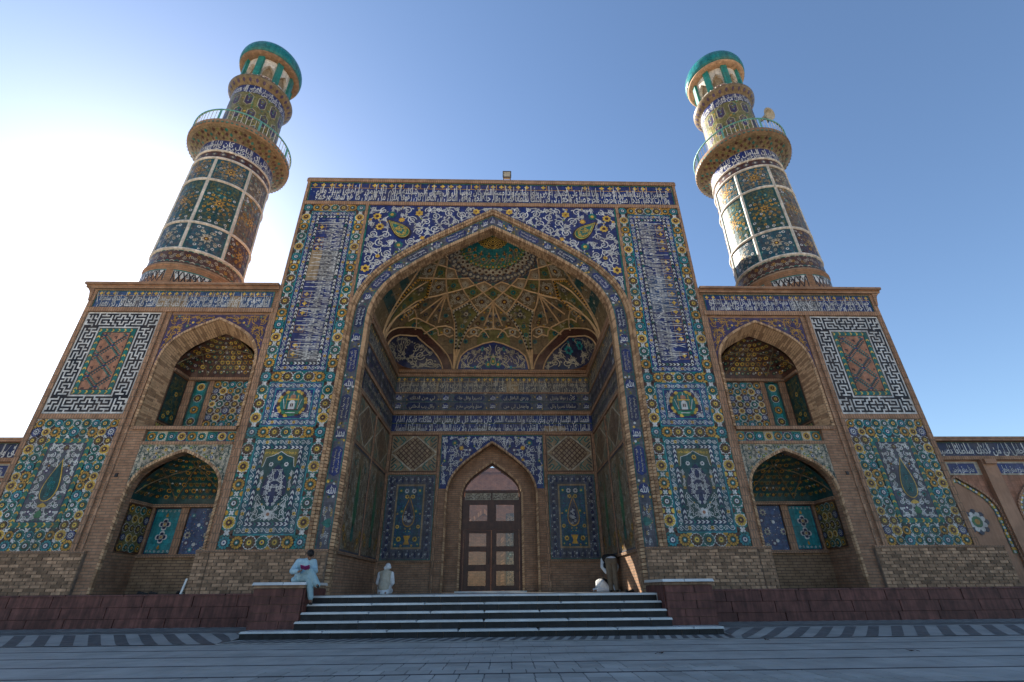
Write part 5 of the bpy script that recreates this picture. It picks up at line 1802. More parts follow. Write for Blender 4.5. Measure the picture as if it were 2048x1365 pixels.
    for q in (0.05, H - 0.13):
        for i in range(6): D.spiral(0.09 + i * (W - 0.18) / 5, q + 0.04, 0.045, i, 1.2, 0.014, 'white', 4, 1, 9)
    D.build('inlay', mp, pn, kind='stuff')
    # brick base
    B = MB()
    B.box(11.95, 16.1, -0.1, 0.0, 0.9, ZB - 0.075, 'mortar'); B.box(15.36, 16.1, 0.0, 2.0, 0.9, ZB - 0.075, 'brick_base'); B.box(15.36, 16.1, -0.12, 2.0, ZB - 0.075, ZB - 0.02, 'brick_soldier')
    B.box(11.95, 15.36, -0.135, 0.0, ZB - 0.075, ZB, 'brick_soldier');
    Bn = MB(); Bn.box(8.53, 11.53, 1.55, 1.62, 0.9, 2.02, 'brick_base'); bld(Bn, 'niche_base')
    Bn = MB(); Bn.box(8.28, 8.7, -0.135, 0.0, ZB - 0.075, ZB, 'brick_soldier'); Bn.box(8.28, 8.7, -0.1, 0.0, 0.9, ZB - 0.075, 'mortar'); bld(Bn, 'pier_base')
    bs = bld(B, 'brick_base')
    for (p, q) in ((8.29, 8.7), (11.96, 16.09)):
        a, b = sx(p, q)
        brick_wall(bs, a, b, -0.12, 0.96, ZB - 0.08, seed=int(p * 10) + s)
    # solid block on the pier, painted black for the shade inside a hole
    B = MB(); B.box(11.9, 11.98, -0.03, 0.02, 4.3, 4.42, 'black'); bld(B, 'hole_shade')
    return w_
wing_r = wing(1)
wing_l = wing(-1)

# ================================================================== MINARETS
def minaret(s):
    nm = 'right' if s == 1 else 'left'
    cx, cy = s * 13.5, 2.4
    t = thing('minaret', 'tiled minaret with green domed lantern above the %s wing%s' % (nm, ', loudspeaker on its gallery' if s == 1 else ', against the sun'), 'minaret', (cx, cy, 11.66), 'pair of minarets')
    NP = 7
    a_off = math.atan2(-0.81, -0.586 * s) - math.pi / NP * (0.55 if s == 1 else 1.15)   # seam of a panel facing the square
    rad = lambda z: float(np.interp(z, [11.6, 13.1, 14.0, 19.54, 20.8], [1.86, 1.84, 1.79, 1.68, 1.66]))
    def lathe(name, prof, mat, n=56, smooth=True, kind=None, parent=None):
        B = MB(); B.lathe(prof, mat, cx, cy, n); return B.build(name, parent or t, smooth=smooth, kind=kind)
    def cyl(z0, r0, z1, r1):
        """u = arc length at mean radius (counter-clockwise seen from above), v = height"""
        rm = (r0 + r1) / 2
        def f(p):
            a = a_off + p[:, 0] / rm
            r = r0 + (r1 - r0) * p[:, 1] / (z1 - z0) + p[:, 2] + 0.004
            return np.column_stack([cx + r * np.cos(a), cy + r * np.sin(a), z0 + p[:, 1]])
        f.C = 2 * math.pi * rm
        return f
    lathe('foot', [(1.9, 11.4), (1.86, 13.08), (1.9, 13.1), (1.9, 13.16), (1.84, 13.18)], 'brick')
    lathe('shaft', [(1.84, 13.16), (1.79, 14.0), (1.68, 19.54), (1.66, 20.8)], 'darkteal')
    # interlace panels on the foot
    m = cyl(11.75, 1.87, 13.0, 1.862)
    for k in range(NP):
        D = Deco(); w = m.C / NP
        a, b = w * k + 0.14, w * (k + 1) - 0.14
        for j in range(8):
            u0, u1 = a + (b - a) * j / 8, a + (b - a) * (j + 1) / 8
            D.rect(u0, 0.1, u1, 1.1, 'white', 1)
        pn = D.build('kufic_panel', m, t)
        D = Deco(); r_ = random.Random(k % 2)
        for j in range(7):
            u0 = a + (b - a) * (j + 0.3) / 7
            for dx in (-0.28, 0.28):
                pts = [(min(max(u0 + dx * q, a + 0.03), b - 0.03), 0.16 + 0.88 * q) for q in np.linspace(0, 1, 5)]
                D.stroke(pts, 0.045, 'black', 2)
        for j in range(10):
            u0, v0 = r_.uniform(a + 0.12, b - 0.12), r_.choice((0.24, 0.34, 0.86, 0.98))
            D.frame(u0 - 0.07, v0 - 0.06, u0 + 0.07, v0 + 0.06, 0.03, 'black', 3)
        for j in range(8):
            D.stroke([(a + (b - a) * j / 8, 0.12), (a + (b - a) * (j + 1) / 8, 0.12)], 0.05, 'teal', 3); D.stroke([(a + (b - a) * j / 8, 1.08), (a + (b - a) * (j + 1) / 8, 1.08)], 0.05, 'teal', 3)
        D.build('inlay', m, pn, kind='stuff')
    # garland band
    m = cyl(13.18, 1.84, 13.95, 1.80)
    D = Deco(); n = 60
    for i in range(n):
        a, b = m.C * i / n, m.C * (i + 1) / n
        D.rect(a, 0, b, 0.77, 'brown', 1); D.rect(a, 0, b, 0.05, 'tan', 2)
        for v_ in (0.1, 0.66):
            D.poly([(a, v_), (a + (b - a) * 0.5, v_ + 0.05), (a + (b - a), v_), (b, v_ + 0.05), (a + (b - a) * 0.5, v_ + 0.1), (a, v_ + 0.05)], 'bone' if i % 2 else 'teal', 2)
    for i in range(90):
        D.spiral(m.C * (i + 0.5) / 90, 0.42 + 0.1 * math.sin(i * 2.4), 0.1, i, 1.3, 0.026, 'bone' if i % 3 else 'ochre', 2, 1 if i % 2 else -1, 10)
    D.build('tile_band', m, t, kind='stuff')
    # framed panels
    zr = [13.98, 15.49, 18.12, 19.54]
    for z in zr:
        r = rad(z) + 0.02
        lathe('ring_moulding', [(r, z - 0.07), (r + 0.055, z - 0.045), (r + 0.07, z), (r + 0.055, z + 0.045), (r, z + 0.07)], 'paint_white')
    m = cyl(13.98, 1.795, 19.54, 1.685)
    w = m.C / NP
    for k in range(NP):
        B = MB()
        for zz in (0,):
            pts = m(np.array([[w * k, v_, 0.0] for v_ in np.linspace(0.05, 5.5, 8)]))
            B.tube(pts, 0.075, 'paint_white', 6)
        B.build('rib_moulding', t, smooth=True)
        for ri in range(3):
            v0, v1 = zr[ri] - 13.98 + 0.07, zr[ri + 1] - 13.98 - 0.07
            u0, u1 = w * k + 0.06, w * (k + 1) - 0.06
            cool = k % 2 == 0
            g = ('umber', 'brown', 'umber')[(k + ri) % 3] if not cool else ('bluegreen', 'darkteal')[ri % 2]
            D = Deco()
            for i in range(7):
                D.rect(u0 + (u1 - u0) * i / 7, v0, u0 + (u1 - u0) * (i + 1) / 7, v1, g, 1)
            pn = D.build('tile_panel', m, t)
            D, hf = Deco(), Deco()
            uc, vc = (u0 + u1) / 2, (v0 + v1) / 2
            star = 'ochre' if (k + ri) % 3 else 'bone'
            arabesque(hf, lambda x, y, r: x - r > uc and x + r < u1 - 0.03 and y - r > v0 + 0.03 and y + r < v1 - 0.03, (uc, v0, u1, v1), 0.035, 0.1, 900 if ri == 1 else 600, 2,
                      ('slate', 'olive', 'tan')[(k + ri) % 3] if k % 2 == 0 else 'slate', ((star, 'brown'), ('turq', 'ochre'), ('white', 'brown')), 0.4, 100 + k % 3 + ri)
            D.merge(hf); D.merge(hf, -1, uc)
            for q in range(8):
                a = q * math.pi / 4
                D.leaf(uc, vc, a, 0.3, 0.07, star, 5); D.leaf(uc, vc, a + 0.39, 0.22, 0.05, 'tan', 4); D.spiral(uc + 0.36 * math.cos(a + 0.39), vc + 0.36 * math.sin(a + 0.39), 0.09, a, 1.2, 0.025, star, 5, 1, 10)
            D.disc(uc, vc, 0.1, 'brown', 6, 8); D.disc(uc, vc, 0.05, 'gold', 7, 6)
            D.frame(u0, v0, u1, v1, 0.035, 'turq' if k % 2 else 'teal', 4)
            D.build('inlay', m, pn, kind='stuff')
    # diamond band and script band
    def band(z0, r0, z1, r1, bgc, kind, i0, name):
        m = cyl(z0, r0, z1, r1); D = Deco(); H = z1 - z0
        n = 56
        for i in range(n):
            D.rect(m.C * i / n, 0, m.C * (i + 1) / n, H, bgc, 1)
        pn = D.build(name, m, t)
        D = Deco()
        if kind == 'text':
            for c in range(4):
                L_ = m.C / 4
                line(D, i0 + c * 4, 4, L_ * c + 0.04, L_ * (c + 1) - 0.04, 0.08 * H, 0.3 * H, 0.92 * H, 'white', 3)
                line(D, i0 + 15 + c * 4, 4, L_ * c + 0.04, L_ * (c + 1) - 0.04, 0.42 * H, 0.25 * H, 0.5 * H, 'white', 3)
            D.build('lettering', m, pn)
            return
        n = 26
        for i in range(n):
            u_ = m.C * (i + 0.5) / n
            if kind == 'dots':
                D.poly([(u_ - 0.15, H / 2), (u_, H * 0.2), (u_ + 0.15, H / 2), (u_, H * 0.8)], 'slate', 2); D.disc(u_, H / 2, H * 0.13, 'bone', 3, 8)
            elif kind == 'hex':
                for (v_, dx) in ((H * 0.2, 0), (H * 0.52, 0.5), (H * 0.84, 0)):
                    if i % 2: continue
                    uu = u_ + dx * m.C / n * 2
                    D.poly([(uu - 0.16, v_ - 0.26), (uu, v_ - 0.42), (uu + 0.16, v_ - 0.26), (uu + 0.16, v_ + 0.26), (uu, v_ + 0.42), (uu - 0.16, v_ + 0.26)], 'violet', 2)
                    D.stroke([(uu - 0.2, v_ - 0.28), (uu, v_ - 0.48), (uu + 0.2, v_ - 0.28), (uu + 0.2, v_ + 0.28), (uu, v_ + 0.48), (uu - 0.2, v_ + 0.28)], 0.03, 'bone', 3, True)
                    D.flower(uu, v_ + 0.14, 0.08, ('blue', 'bone'), 4); D.flower(uu, v_ - 0.14, 0.08, ('blue', 'bone'), 4)
                for q in range(16):
                    D.disc(u_ + rng.uniform(-0.16, 0.16), rng.uniform(0.05, H - 0.05), rng.uniform(0.03, 0.07), rng.choice(('ochre', 'umber', 'green', 'green', 'teal', 'ink')), 1.3 + 0.1 * (q % 6), 5)
        D.build('inlay', m, pn, kind='stuff')
    band(19.6, 1.69, 20.02, 1.68, 'brown', 'dots', 0, 'tile_band')
    lathe('ring_moulding', [(1.68, 20.0), (1.75, 20.02), (1.75, 20.08), (1.68, 20.1)], 'paint_white')
    band(20.1, 1.68, 20.8, 1.68, 'cobalt', 'text', 3, 'script_band')
    # gallery
    lathe('gallery_corbel', [(1.67, 20.75), (1.72, 20.8), (1.84, 20.92), (2.05, 21.05), (2.25, 21.14), (2.33, 21.2)], 'umber')
    D = Deco()
    mm = lambda p: np.column_stack([cx + (np.interp(p[:, 1], [0, 1, 2, 3], [1.70, 1.86, 2.07, 2.27]) + p[:, 2]) * np.cos(p[:, 0]), cy + (np.interp(p[:, 1], [0, 1, 2, 3], [1.70, 1.86, 2.07, 2.27]) + p[:, 2]) * np.sin(p[:, 0]), np.interp(p[:, 1], [0, 1, 2, 3], [20.79, 20.915, 21.04, 21.13])])
    for i in range(64):
        a = 2 * math.pi * i / 64
        for v_ in (0.4, 1.3, 2.2):
            D.poly([(a - 0.04, v_), (a, v_ - 0.4), (a + 0.04, v_), (a, v_ + 0.4)], ('olive', 'brown', 'teal', 'umber', 'brown')[(i + int(v_)) % 5], 2)
    D.build('corbel_tiles', mm, t, kind='stuff')
    lathe('gallery_floor', [(2.30, 21.19), (2.38, 21.22), (2.4, 21.3), (2.4, 21.46), (2.36, 21.52), (1.3, 21.54)], 'brick_piece')
    m = cyl(21.2, 2.40, 21.3, 2.41); D = Deco()
    for i in range(70):
        u_ = m.C * i / 70
        D.rect(u_, 0.02, u_ + m.C / 140, 0.09, 'teal', 1)
    D.build('tile_band', m, t, kind='stuff')
    B = MB(); a = np.linspace(0, 2 * np.pi, 65)
    for z in (22.22,):
        B.tube(np.column_stack([cx + 2.32 * np.cos(a), cy + 2.32 * np.sin(a), np.full(65, z)]), 0.045, 'rail_paint', 6)
    B.build('handrail', t, smooth=True)
    post, bal = None, None
    for k in range(72):
        q = 2 * math.pi * k / 72
        px, py = cx + 2.32 * math.cos(q), cy + 2.32 * math.sin(q)
        big = k % 9 == 0
        B = MB(); r = 0.06 if big else 0.017
        B.tube(np.array([(px, py, 21.5), (px, py, 22.22)]), r, 'rail_paint' if big else 'paint_white', 4)
        B.build('rail_post' if big else 'baluster', t)
    # upper shaft
    lathe('upper_shaft', [(1.37, 21.5), (1.34, 25.65)], 'olive')
    band(21.55, 1.372, 25.0, 1.345, 'olive', 'hex', 0, 'tile_band')
    band(25.02, 1.35, 25.6, 1.345, 'cobalt', 'text', 22, 'script_band')
    lathe('upper_cornice', [(1.35, 25.6), (1.42, 25.68), (1.55, 25.8), (1.66, 25.95), (1.68, 26.05), (1.64, 26.12), (1.1, 26.14)], 'umber')
    D = Deco()
    mm2 = lambda p: np.column_stack([cx + (np.interp(p[:, 1], [0, 1, 2], [1.40, 1.545, 1.655]) + p[:, 2] + .005) * np.cos(p[:, 0]), cy + (np.interp(p[:, 1], [0, 1, 2], [1.40, 1.545, 1.655]) + p[:, 2] + .005) * np.sin(p[:, 0]), np.interp(p[:, 1], [0, 1, 2], [25.65, 25.79, 25.93])])
    for i in range(28):
        q = 2 * math.pi * i / 28
        D.poly([(q - 0.07, 1), (q, 0.15), (q + 0.07, 1), (q, 1.85)], 'umber', 2); D.poly([(q + 0.05, 1), (q + 0.112, 0.3), (q + 0.174, 1), (q + 0.112, 1.7)], 'violet', 1)
    D.build('corbel_tiles', mm2, t, kind='stuff')
    # lantern
    for k in range(34):
        q = 2 * math.pi * k / 34
        B = MB(); B.tube(np.array([(cx + 1.5 * math.cos(q), cy + 1.5 * math.sin(q), 26.1), (cx + 1.5 * math.cos(q), cy + 1.5 * math.sin(q), 26.3)]), 0.05, 'paint_white', 5, True); B.build('finial_knob', t)
    NL = 8
    r0 = 1.22
    B = MB()
    for k in range(NL):
        a0 = a_off + 2 * math.pi * (k + 0.0) / NL
        wa = 2 * math.pi / NL
        ap = arch(0, wa * 0.33, 27.15, 27.75, 8)
        jam = np.vstack([[(-wa * 0.33, 26.75)], ap, [(wa * 0.33, 26.75)]])
        P = lambda u_, z, r=r0: (cx + r * math.cos(a0 + wa / 2 + u_), cy + r * math.sin(a0 + wa / 2 + u_), z)
        B.quads(np.array([[P(u_, z) for u_, z in jam], [P(u_, 28.2) for u_, z in jam]]), 'paint_white')
        B.quads(np.array([[P(u_, z) for u_, z in jam], [P(u_, z, r0 - 0.22) for u_, z in jam]]), 'paint_white')
        for (u0, u1, z0, z1) in ((-wa / 2, -wa * 0.33, 26.14, 28.2), (wa * 0.33, wa / 2, 26.14, 28.2), (-wa * 0.33, wa * 0.33, 26.14, 26.75)):
            us = np.linspace(u0, u1, 4)
            B.quads(np.array([[P(u_, z0) for u_ in us], [P(u_, z1) for u_ in us]]), 'paint_white')
    B.lathe([(1.04, 26.14), (1.04, 28.2)], 'tan', cx, cy, 24)
    lant = B.build('lantern', t)
    for k in range(NL):
        a0 = a_off + 2 * math.pi * k / NL
        B = MB(); c_, d_ = math.cos(a0), math.sin(a0)
        q = [(cx + r * c_ - h * d_, cy + r * d_ + h * c_, z) for z in (26.16, 28.22) for r in (1.16, 1.36) for h in (-0.16, 0.16)]
        B.add(q, [(0, 2, 3, 1), (4, 5, 7, 6), (0, 1, 5, 4), (2, 6, 7, 3), (0, 4, 6, 2), (1, 3, 7, 5)], 'pillar_green')
        B.build('pillar', lant)
        m = lambda p, a0=a0: np.column_stack([cx + (r0 + 0.01 + p[:, 2]) * np.cos(a0 + p[:, 0]), cy + (r0 + 0.01 + p[:, 2]) * np.sin(a0 + p[:, 0]), 26.2 + p[:, 1]])
        D = Deco(); wa = 2 * math.pi / NL
        for i in range(4):
            D.rect(0.14 + (wa - 0.28) * i / 4, 0, 0.14 + (wa - 0.28) * (i + 1) / 4, 0.5, 'white' if k % 2 else 'terracotta', 1)
        for i in range(9):
            for j in range(7):
                if (i * 7 + j * 3 + i * j) % 5 < 2:
                    D.rect(0.15 + (wa - 0.3) * i / 9, 0.03 + 0.065 * j, 0.15 + (wa - 0.3) * (i + 0.9) / 9, 0.03 + 0.065 * (j + 0.9), 'ink' if k % 2 else 'violet', 2)
        D.build('dado', m, lant, kind='stuff')
    lathe('eave', [(1.1, 28.18), (1.44, 28.2), (1.6, 28.26), (1.63, 28.34), (1.58, 28.4)], 'brick_piece')
    k = np.linspace(0, 1, 14)
    dome = [(1.6, 28.38)] + [(1.70 * math.cos(R(-14 + 104 * q)) ** 0.9 if q < 1 else 0.0, 28.72 + 1.35 * math.sin(R(-14 + 104 * q))) for q in k]
    lathe('dome', [(max(r, 0.001), z) for r, z in dome], 'dome_green')
    B = MB(); B.tube(np.array([(cx, cy, 30.0), (cx, cy, 30.5)]), 0.03, 'metal_dark', 5); B.build('finial', t)
    return t
min_l = minaret(-1)
min_r = minaret(1)

# loudspeaker on the gallery rail of the right minaret
ls = thing('loudspeaker', 'round metal horn loudspeaker on the rail of the right minaret gallery', 'loudspeaker', (14.05, 0.35, 22.3))
d_ = Vector((0.25, -0.85, -0.25)).normalized()
B = MB(); o_ = np.array([14.15, 0.35, 22.75]); dd = np.array(d_)
prof = [(0.06, -0.35), (0.1, -0.3), (0.1, -0.1), (0.13, 0.0), (0.2, 0.12), (0.34, 0.22), (0.36, 0.23), (0.33, 0.21), (0.15, 0.08), (0.02, 0.04)]
e1 = np.cross(dd, [0, 0, 1]); e1 /= np.linalg.norm(e1); e2 = np.cross(dd, e1)
g = np.array([[o_ + dd * h + r * (math.cos(q) * e1 + math.sin(q) * e2) for q in np.linspace(0, 2 * np.pi, 20, endpoint=False)] for r, h in prof])
B.quads(g, 'bone', True); B.build('horn', ls, smooth=True)
B = MB(); B.tube(np.array([(14.15, 0.4, 22.7), (14.13, 0.3, 22.25)]), 0.04, 'metal_dark', 5); B.build('bracket', ls)

# floodlight on the roof of the gateway
fl = thing('floodlight', 'small boxy floodlight standing on the gateway roof edge', 'floodlight', (0.63, 0.3, 17.53))
B = MB(); B.box(0.45, 0.81, 0.22, 0.36, 18.0, 18.36, 'bone'); B.build('housing', fl)
B = MB(); B.box(0.43, 0.83, 0.2, 0.24, 17.98, 18.02, 'metal_dark'); B.box(0.43, 0.83, 0.2, 0.24, 18.34, 18.38, 'metal_dark'); B.box(0.43, 0.47, 0.2, 0.24, 18.02, 18.34, 'metal_dark'); B.box(0.79, 0.83, 0.2, 0.24, 18.02, 18.34, 'metal_dark'); B.build('rim', fl)
for x in (0.47, 0.79):
    B = MB(); B.box(x - 0.02, x + 0.02, 0.28, 0.32, 17.7, 18.2, 'metal_dark'); B.build('bracket', fl)
B = MB(); B.box(0.4, 0.86, 0.2, 0.42, 17.53, 17.7, 'metal_dark'); B.build('foot', fl)

# ================================================================== LOW ARCADE WALLS AT BOTH ENDS
def arcade(s):
    nm = 'right' if s == 1 else 'left'
    t = thing('arcade_wall', 'low brown arcade wall with blue script band beyond the %s wing' % nm, 'wall', (s * 24, 2, 0), 'arcade walls beside the gateway')
    X0, X1 = 15.4, 46
    def bld(B, name, **k):
        for i in range(len(B.v)):
            B.v[i] = B.v[i] * np.array([s, 1, 1])
        return B.build(name, t, **k)
    B = MB(); B.box(X0, X1, 2.12, 5.5, 0, 6.0, 'plaster'); bld(B, 'wall')
    B = MB(); B.box(X0, X1, 1.9, 5.6, 6.0, 6.16, 'brick'); B.box(X0, X1, 1.98, 2.12, 5.28, 5.42, 'brick_soldier'); bld(B, 'coping')
    sx = lambda a, b: (a, b) if s == 1 else (-b, -a)
    for k in range(3):
        a, b = sx(X0 + k * 8, X0 + (k + 1) * 8)
        frieze(t, front(a, 2.09, 5.42), 8, 0.56, 5 + k * 9, 20, [(0.2, 0.3, 0.8, 0, 12)], bgc='ink', gold=False, seed=120 + k, lab='dark blue script band under the coping')
    for k in range(6):
        c = 17.55 + 3.1 * k
        B = MB(); B.box(c + 1.2, c + 1.75, 1.95, 2.12, 0, 5.28, 'plaster'); bld(B, 'pilaster')
        B = MB(); B.box(c + 1.25, c + 1.7, 1.85, 1.95, 5.1, 5.28, 'plaster'); bld(B, 'corbel')
        pass
        a, b = sx(c - 1.3, c + 1.15)
        D = Deco(); D.rect(0, 0, b - a, 0.5, 'bone', 1)
        for i in range(2):
            D.rect(0.1 + 1.15 * i, 0.06, 1.15 + 1.15 * i, 0.44, 'cobalt', 2); line(D, k * 6 + i * 3, 3, 0.2 + 1.15 * i, 1.05 + 1.15 * i, 0.12, 0.12, 0.26, 'white', 3)
        D.build('tile_band', front(a, 2.1, 4.72), t)
        pa, pb = full(c, 0.98, 3.3, 4.45, 2.0, 16), full(c, 1.14, 3.3, 4.62, 2.0, 16)
        m0 = path_map(pa, pb, 2.1)
        m = (lambda p, m0=m0: m0(p) * np.array([s, 1, 1]))
        D = Deco(); n = 60
        for i in range(n):
            D.rect(m0.L * i / n, 0, m0.L * (i + 1) / n, 1, ('slate', 'teal', 'slate', 'ochre', 'green')[(i + k) % (5 if k == 0 else 3)], 1)
            D.disc(m0.L * (i + 0.5) / n, 0.5, 0.05, 'white' if i % 2 else 'gold', 2, 6, ry=0.3)
        D.build('arch_tiles', m, t, kind='stuff')
        B = MB(); ring_bricks(B, full(c, 1.14, 3.3, 4.62, 0.9, 16), full(c, 1.22, 3.3, 4.71, 0.9, 16), 2.03, 2.12, 0.12, 'plaster'); bld(B, 'arch_moulding', kind='stuff')
        D = Deco(); cxx = s * (c + 0.15)
        D.lobes(0, 0, 0.45, 8, 0.3, 'slate', 1, 0.39, 4); D.lobes(0, 0, 0.36, 8, 0.3, 'white', 2, 0, 4); D.disc(0, 0, 0.2, 'green', 3, 10); D.disc(0, 0, 0.1, 'ochre', 4, 8)
        D.build('star_medallion', front(cxx, 2.1, 3.05), t)
        B = MB(); k_ = arch(c, 1.24, 3.3, 4.72, 16); spandrel(B, k_, 4.74, 2.11, 'terracotta'); bld(B, 'spandrel')
    return t
arcade(1)
arcade(-1)

# ================================================================== GROUND, PLINTH, STEPS
B = MB(); B.box(-260, 260, -260, 260, -1.0, 0.0, 'paver_joint')
plaza = tag(B.build('plaza'), kind='structure')
_sl = {}
def slab_obj(parent, x0, x1, y0, y1, z0, z1, mat, name):
    key = (mat, name)
    if key not in _sl:
        c = 0.02
        b = MB()
        v = [(x * 0.5, y * 0.5, -0.5) for y in (-1, 1) for x in (-1, 1)] + [(x * (0.5 - c), y * (0.5 - c), 0.5) for y in (-1, 1) for x in (-1, 1)]
        b.add(v, [(0, 2, 3, 1), (4, 5, 7, 6), (0, 1, 5, 4), (2, 6, 7, 3), (0, 4, 6, 2), (1, 3, 7, 5)], mat)
        _sl[key] = b.mesh(name)
    o = bpy.data.objects.new(name, _sl[key])
    col.objects.link(o)
    if parent is not None:
        o.parent = parent
    off = -parent.location if parent is not None and parent.parent is None else Vector((0, 0, 0))
    o.location = Vector(((x0 + x1) / 2, (y0 + y1) / 2, (z0 + z1) / 2)) + off
    o.scale = (x1 - x0, y1 - y0, z1 - z0)
    return o
# square slabs in rows of three between thin dark strips
tiles = []
r_ = random.Random(2)
y = -3.6
B2 = MB()
while y > -18.5:
    B2.box(-24, 24, y - 0.075, y - 0.004, -0.02, 0.007, 'paver_dark')
    for q in range(3):
        a = y - 0.08 - 0.343 * (q + 1)
        sh_ = r_.uniform(0, 0.33)
        for i in range(-72, 72):
            tiles.append((i * 0.33 + sh_, a))
    y -= 1.11
B2.build('dark_strip', plaza, kind='stuff')
def seen(t):
    d = t[1] + 15.8
    return d > 5.0 and abs(t[0] - 0.3) < d * 1.22 + 0.4
vis = sorted([t for t in tiles if seen(t)], key=lambda t: (t[0] - 0.324) ** 2 + (t[1] + 15.8) ** 2)
for (x, a) in vis[:300]:
    slab_obj(plaza, x + 0.004, x + 0.326, a + 0.004, a + 0.339, -0.02, 0.0055 + r_.uniform(0, 0.002), 'paver', 'paving_slab')
B = MB(); rest = set(vis[:300])
for (x, a) in tiles:
    if (x, a) not in rest:
        B.box(x + 0.004, x + 0.326, a + 0.004, a + 0.339, -0.02, 0.0055 + r_.uniform(0, 0.002), 'paver')
B.build('paving_field', plaza, kind='stuff')
B = MB(); B.box(-260, 260, -260, -19.0, -0.01, 0.006, 'bounce_sand'); B.build('outer_bounce_ground', plaza)  # ground out of view, coloured pale and warm to bounce sunlight onto the front
# rising apron with chevron paving along the foot of the building
def apz(y_):
    return 0.012 + np.clip((y_ + 3.0) / 2.6, 0, 1) * 0.15
ys = np.linspace(-3.56, -0.3, 9)
for nm_, (xa, xb) in (('left', (-40, -5.76)), ('right', (5.76, 40))):
    B = MB()
    g = np.array([[(x, y_, apz(y_)) for x in (xa, xb)] for y_ in ys]); B.quads(g, 'paver')
    ap = tag(B.build('apron'), kind='structure')
    D = Deco()
    for row, (y0, y1) in enumerate(((-3.5, -1.7), (-1.6, -1.1), (-1.05, -0.55))):
        p = 0.6 if row == 0 else 0.34
        n = int(19.5 / p)
        for i in range(n):
            x = (xa + 16.5 if nm_ == 'left' else xa - 1.4) + i * p
            sl = (-1.35 if row == 0 else (1.2 if row % 2 else -1.2)) * (1 if nm_ == 'left' else -1)

            yy = np.linspace(y0, y1, 4)
            k = (yy - y0) / (y1 - y0)
            L_ = [(x + sl * q, a) for q, a in zip(k, yy)]; R_ = [(x + p * 0.48 + sl * q, a) for q, a in zip(k, yy)]
            L_, R_ = ([(min(max(q[0], xa), xb), q[1]) for q in e_] for e_ in (L_, R_))
            D._add(L_ + R_, [(j, j + 1, 4 + j + 1, 4 + j) for j in range(3)], 'paver_mid', 1)
    D.build('chevron_paving', lambda q: np.column_stack([q[:, 0], q[:, 1], apz(q[:, 1]) + 0.004]), ap, kind='stuff')
B = MB(); B.box(-5.76, 5.76, -3.56, -2.6, -0.02, 0.012, 'paver')
ap = tag(B.build('apron'), kind='structure')
D = Deco()
for i in range(44):
    x = -5.7 + i * 0.26
    D.poly([(x, -3.5), (x + 0.13, -3.5), (x + 0.33, -2.7), (x + 0.2, -2.7)], 'paver_mid', 1)
D.build('chevron_paving', lambda q: np.column_stack([q[:, 0], q[:, 1], np.full(len(q), 0.016)]), ap, kind='stuff')

# platform under the gateway and podium under the wings
B = MB(); B.box(-4.79, 4.79, -1.47, 18, 0, 0.895, 'marble'); tag(B.build('platform'), kind='structure')
for s in (-1, 1):
    B = MB(); a, b = sorted((s * 4.79, s * 16.6)); B.box(a, b, -0.4, 1.7, 0, 0.955, 'mortar'); tag(B.build('podium'), kind='structure')

st = thing('entrance_steps', 'five wide steps of black stone risers and white marble treads', 'steps', (0, -2.0, 0))
r_ = random.Random(6)
levels = [(-2.62, 0.18, 5.75), (-2.34, 0.36, 4.62), (-2.06, 0.54, 4.6), (-1.78, 0.72, 4.58), (-1.5, 0.9, 4.56)]
B = MB()
for i, (y0, z, hw) in enumerate(levels):
    y1 = -0.42 if i == 0 else (levels[i + 1][0] + 0.05 if i < 4 else -1.2)
    B.box(-hw + 0.02, hw - 0.02, y0 + 0.02, y1, z - 0.18, z - 0.046, 'mortar')
B.build('core', st)
for i, (y0, z, hw) in enumerate(levels):
    y1 = (-2.1 if i == 0 else levels[i + 1][0] + 0.03) if i < 4 else -1.1
    x = -hw
    while x < hw - 0.05:
        e = min(hw, x + r_.uniform(1.3, 2.1))
        if hw - e < 0.4: e = hw
        slab_obj(st, x + 0.003, e - 0.003, y0 - 0.03, y1, z - 0.046 + r_.uniform(-0.003, 0.003), z + r_.uniform(-0.003, 0.002), 'marble', 'tread_slab')
        x = e
    x = -hw + 0.01
    while x < hw - 0.05:
        e = min(hw - 0.01, x + r_.uniform(0.42, 0.62))
        if hw - e < 0.15: e = hw - 0.01
        brick_obj(st, x + 0.004, e - 0.004, y0 + r_.uniform(-0.003, 0.004), y0 + 0.05, z - 0.178, z - 0.048, 'black_stone', 'riser_tile')
        x = e
for s in (-1, 1):      # marble treads running beside the cheeks
    a, b = sorted((s * 4.62, s * 5.75))
    slab_obj(st, a, b, -2.1, -0.45, 0.136, 0.181, 'marble', 'tread_slab')

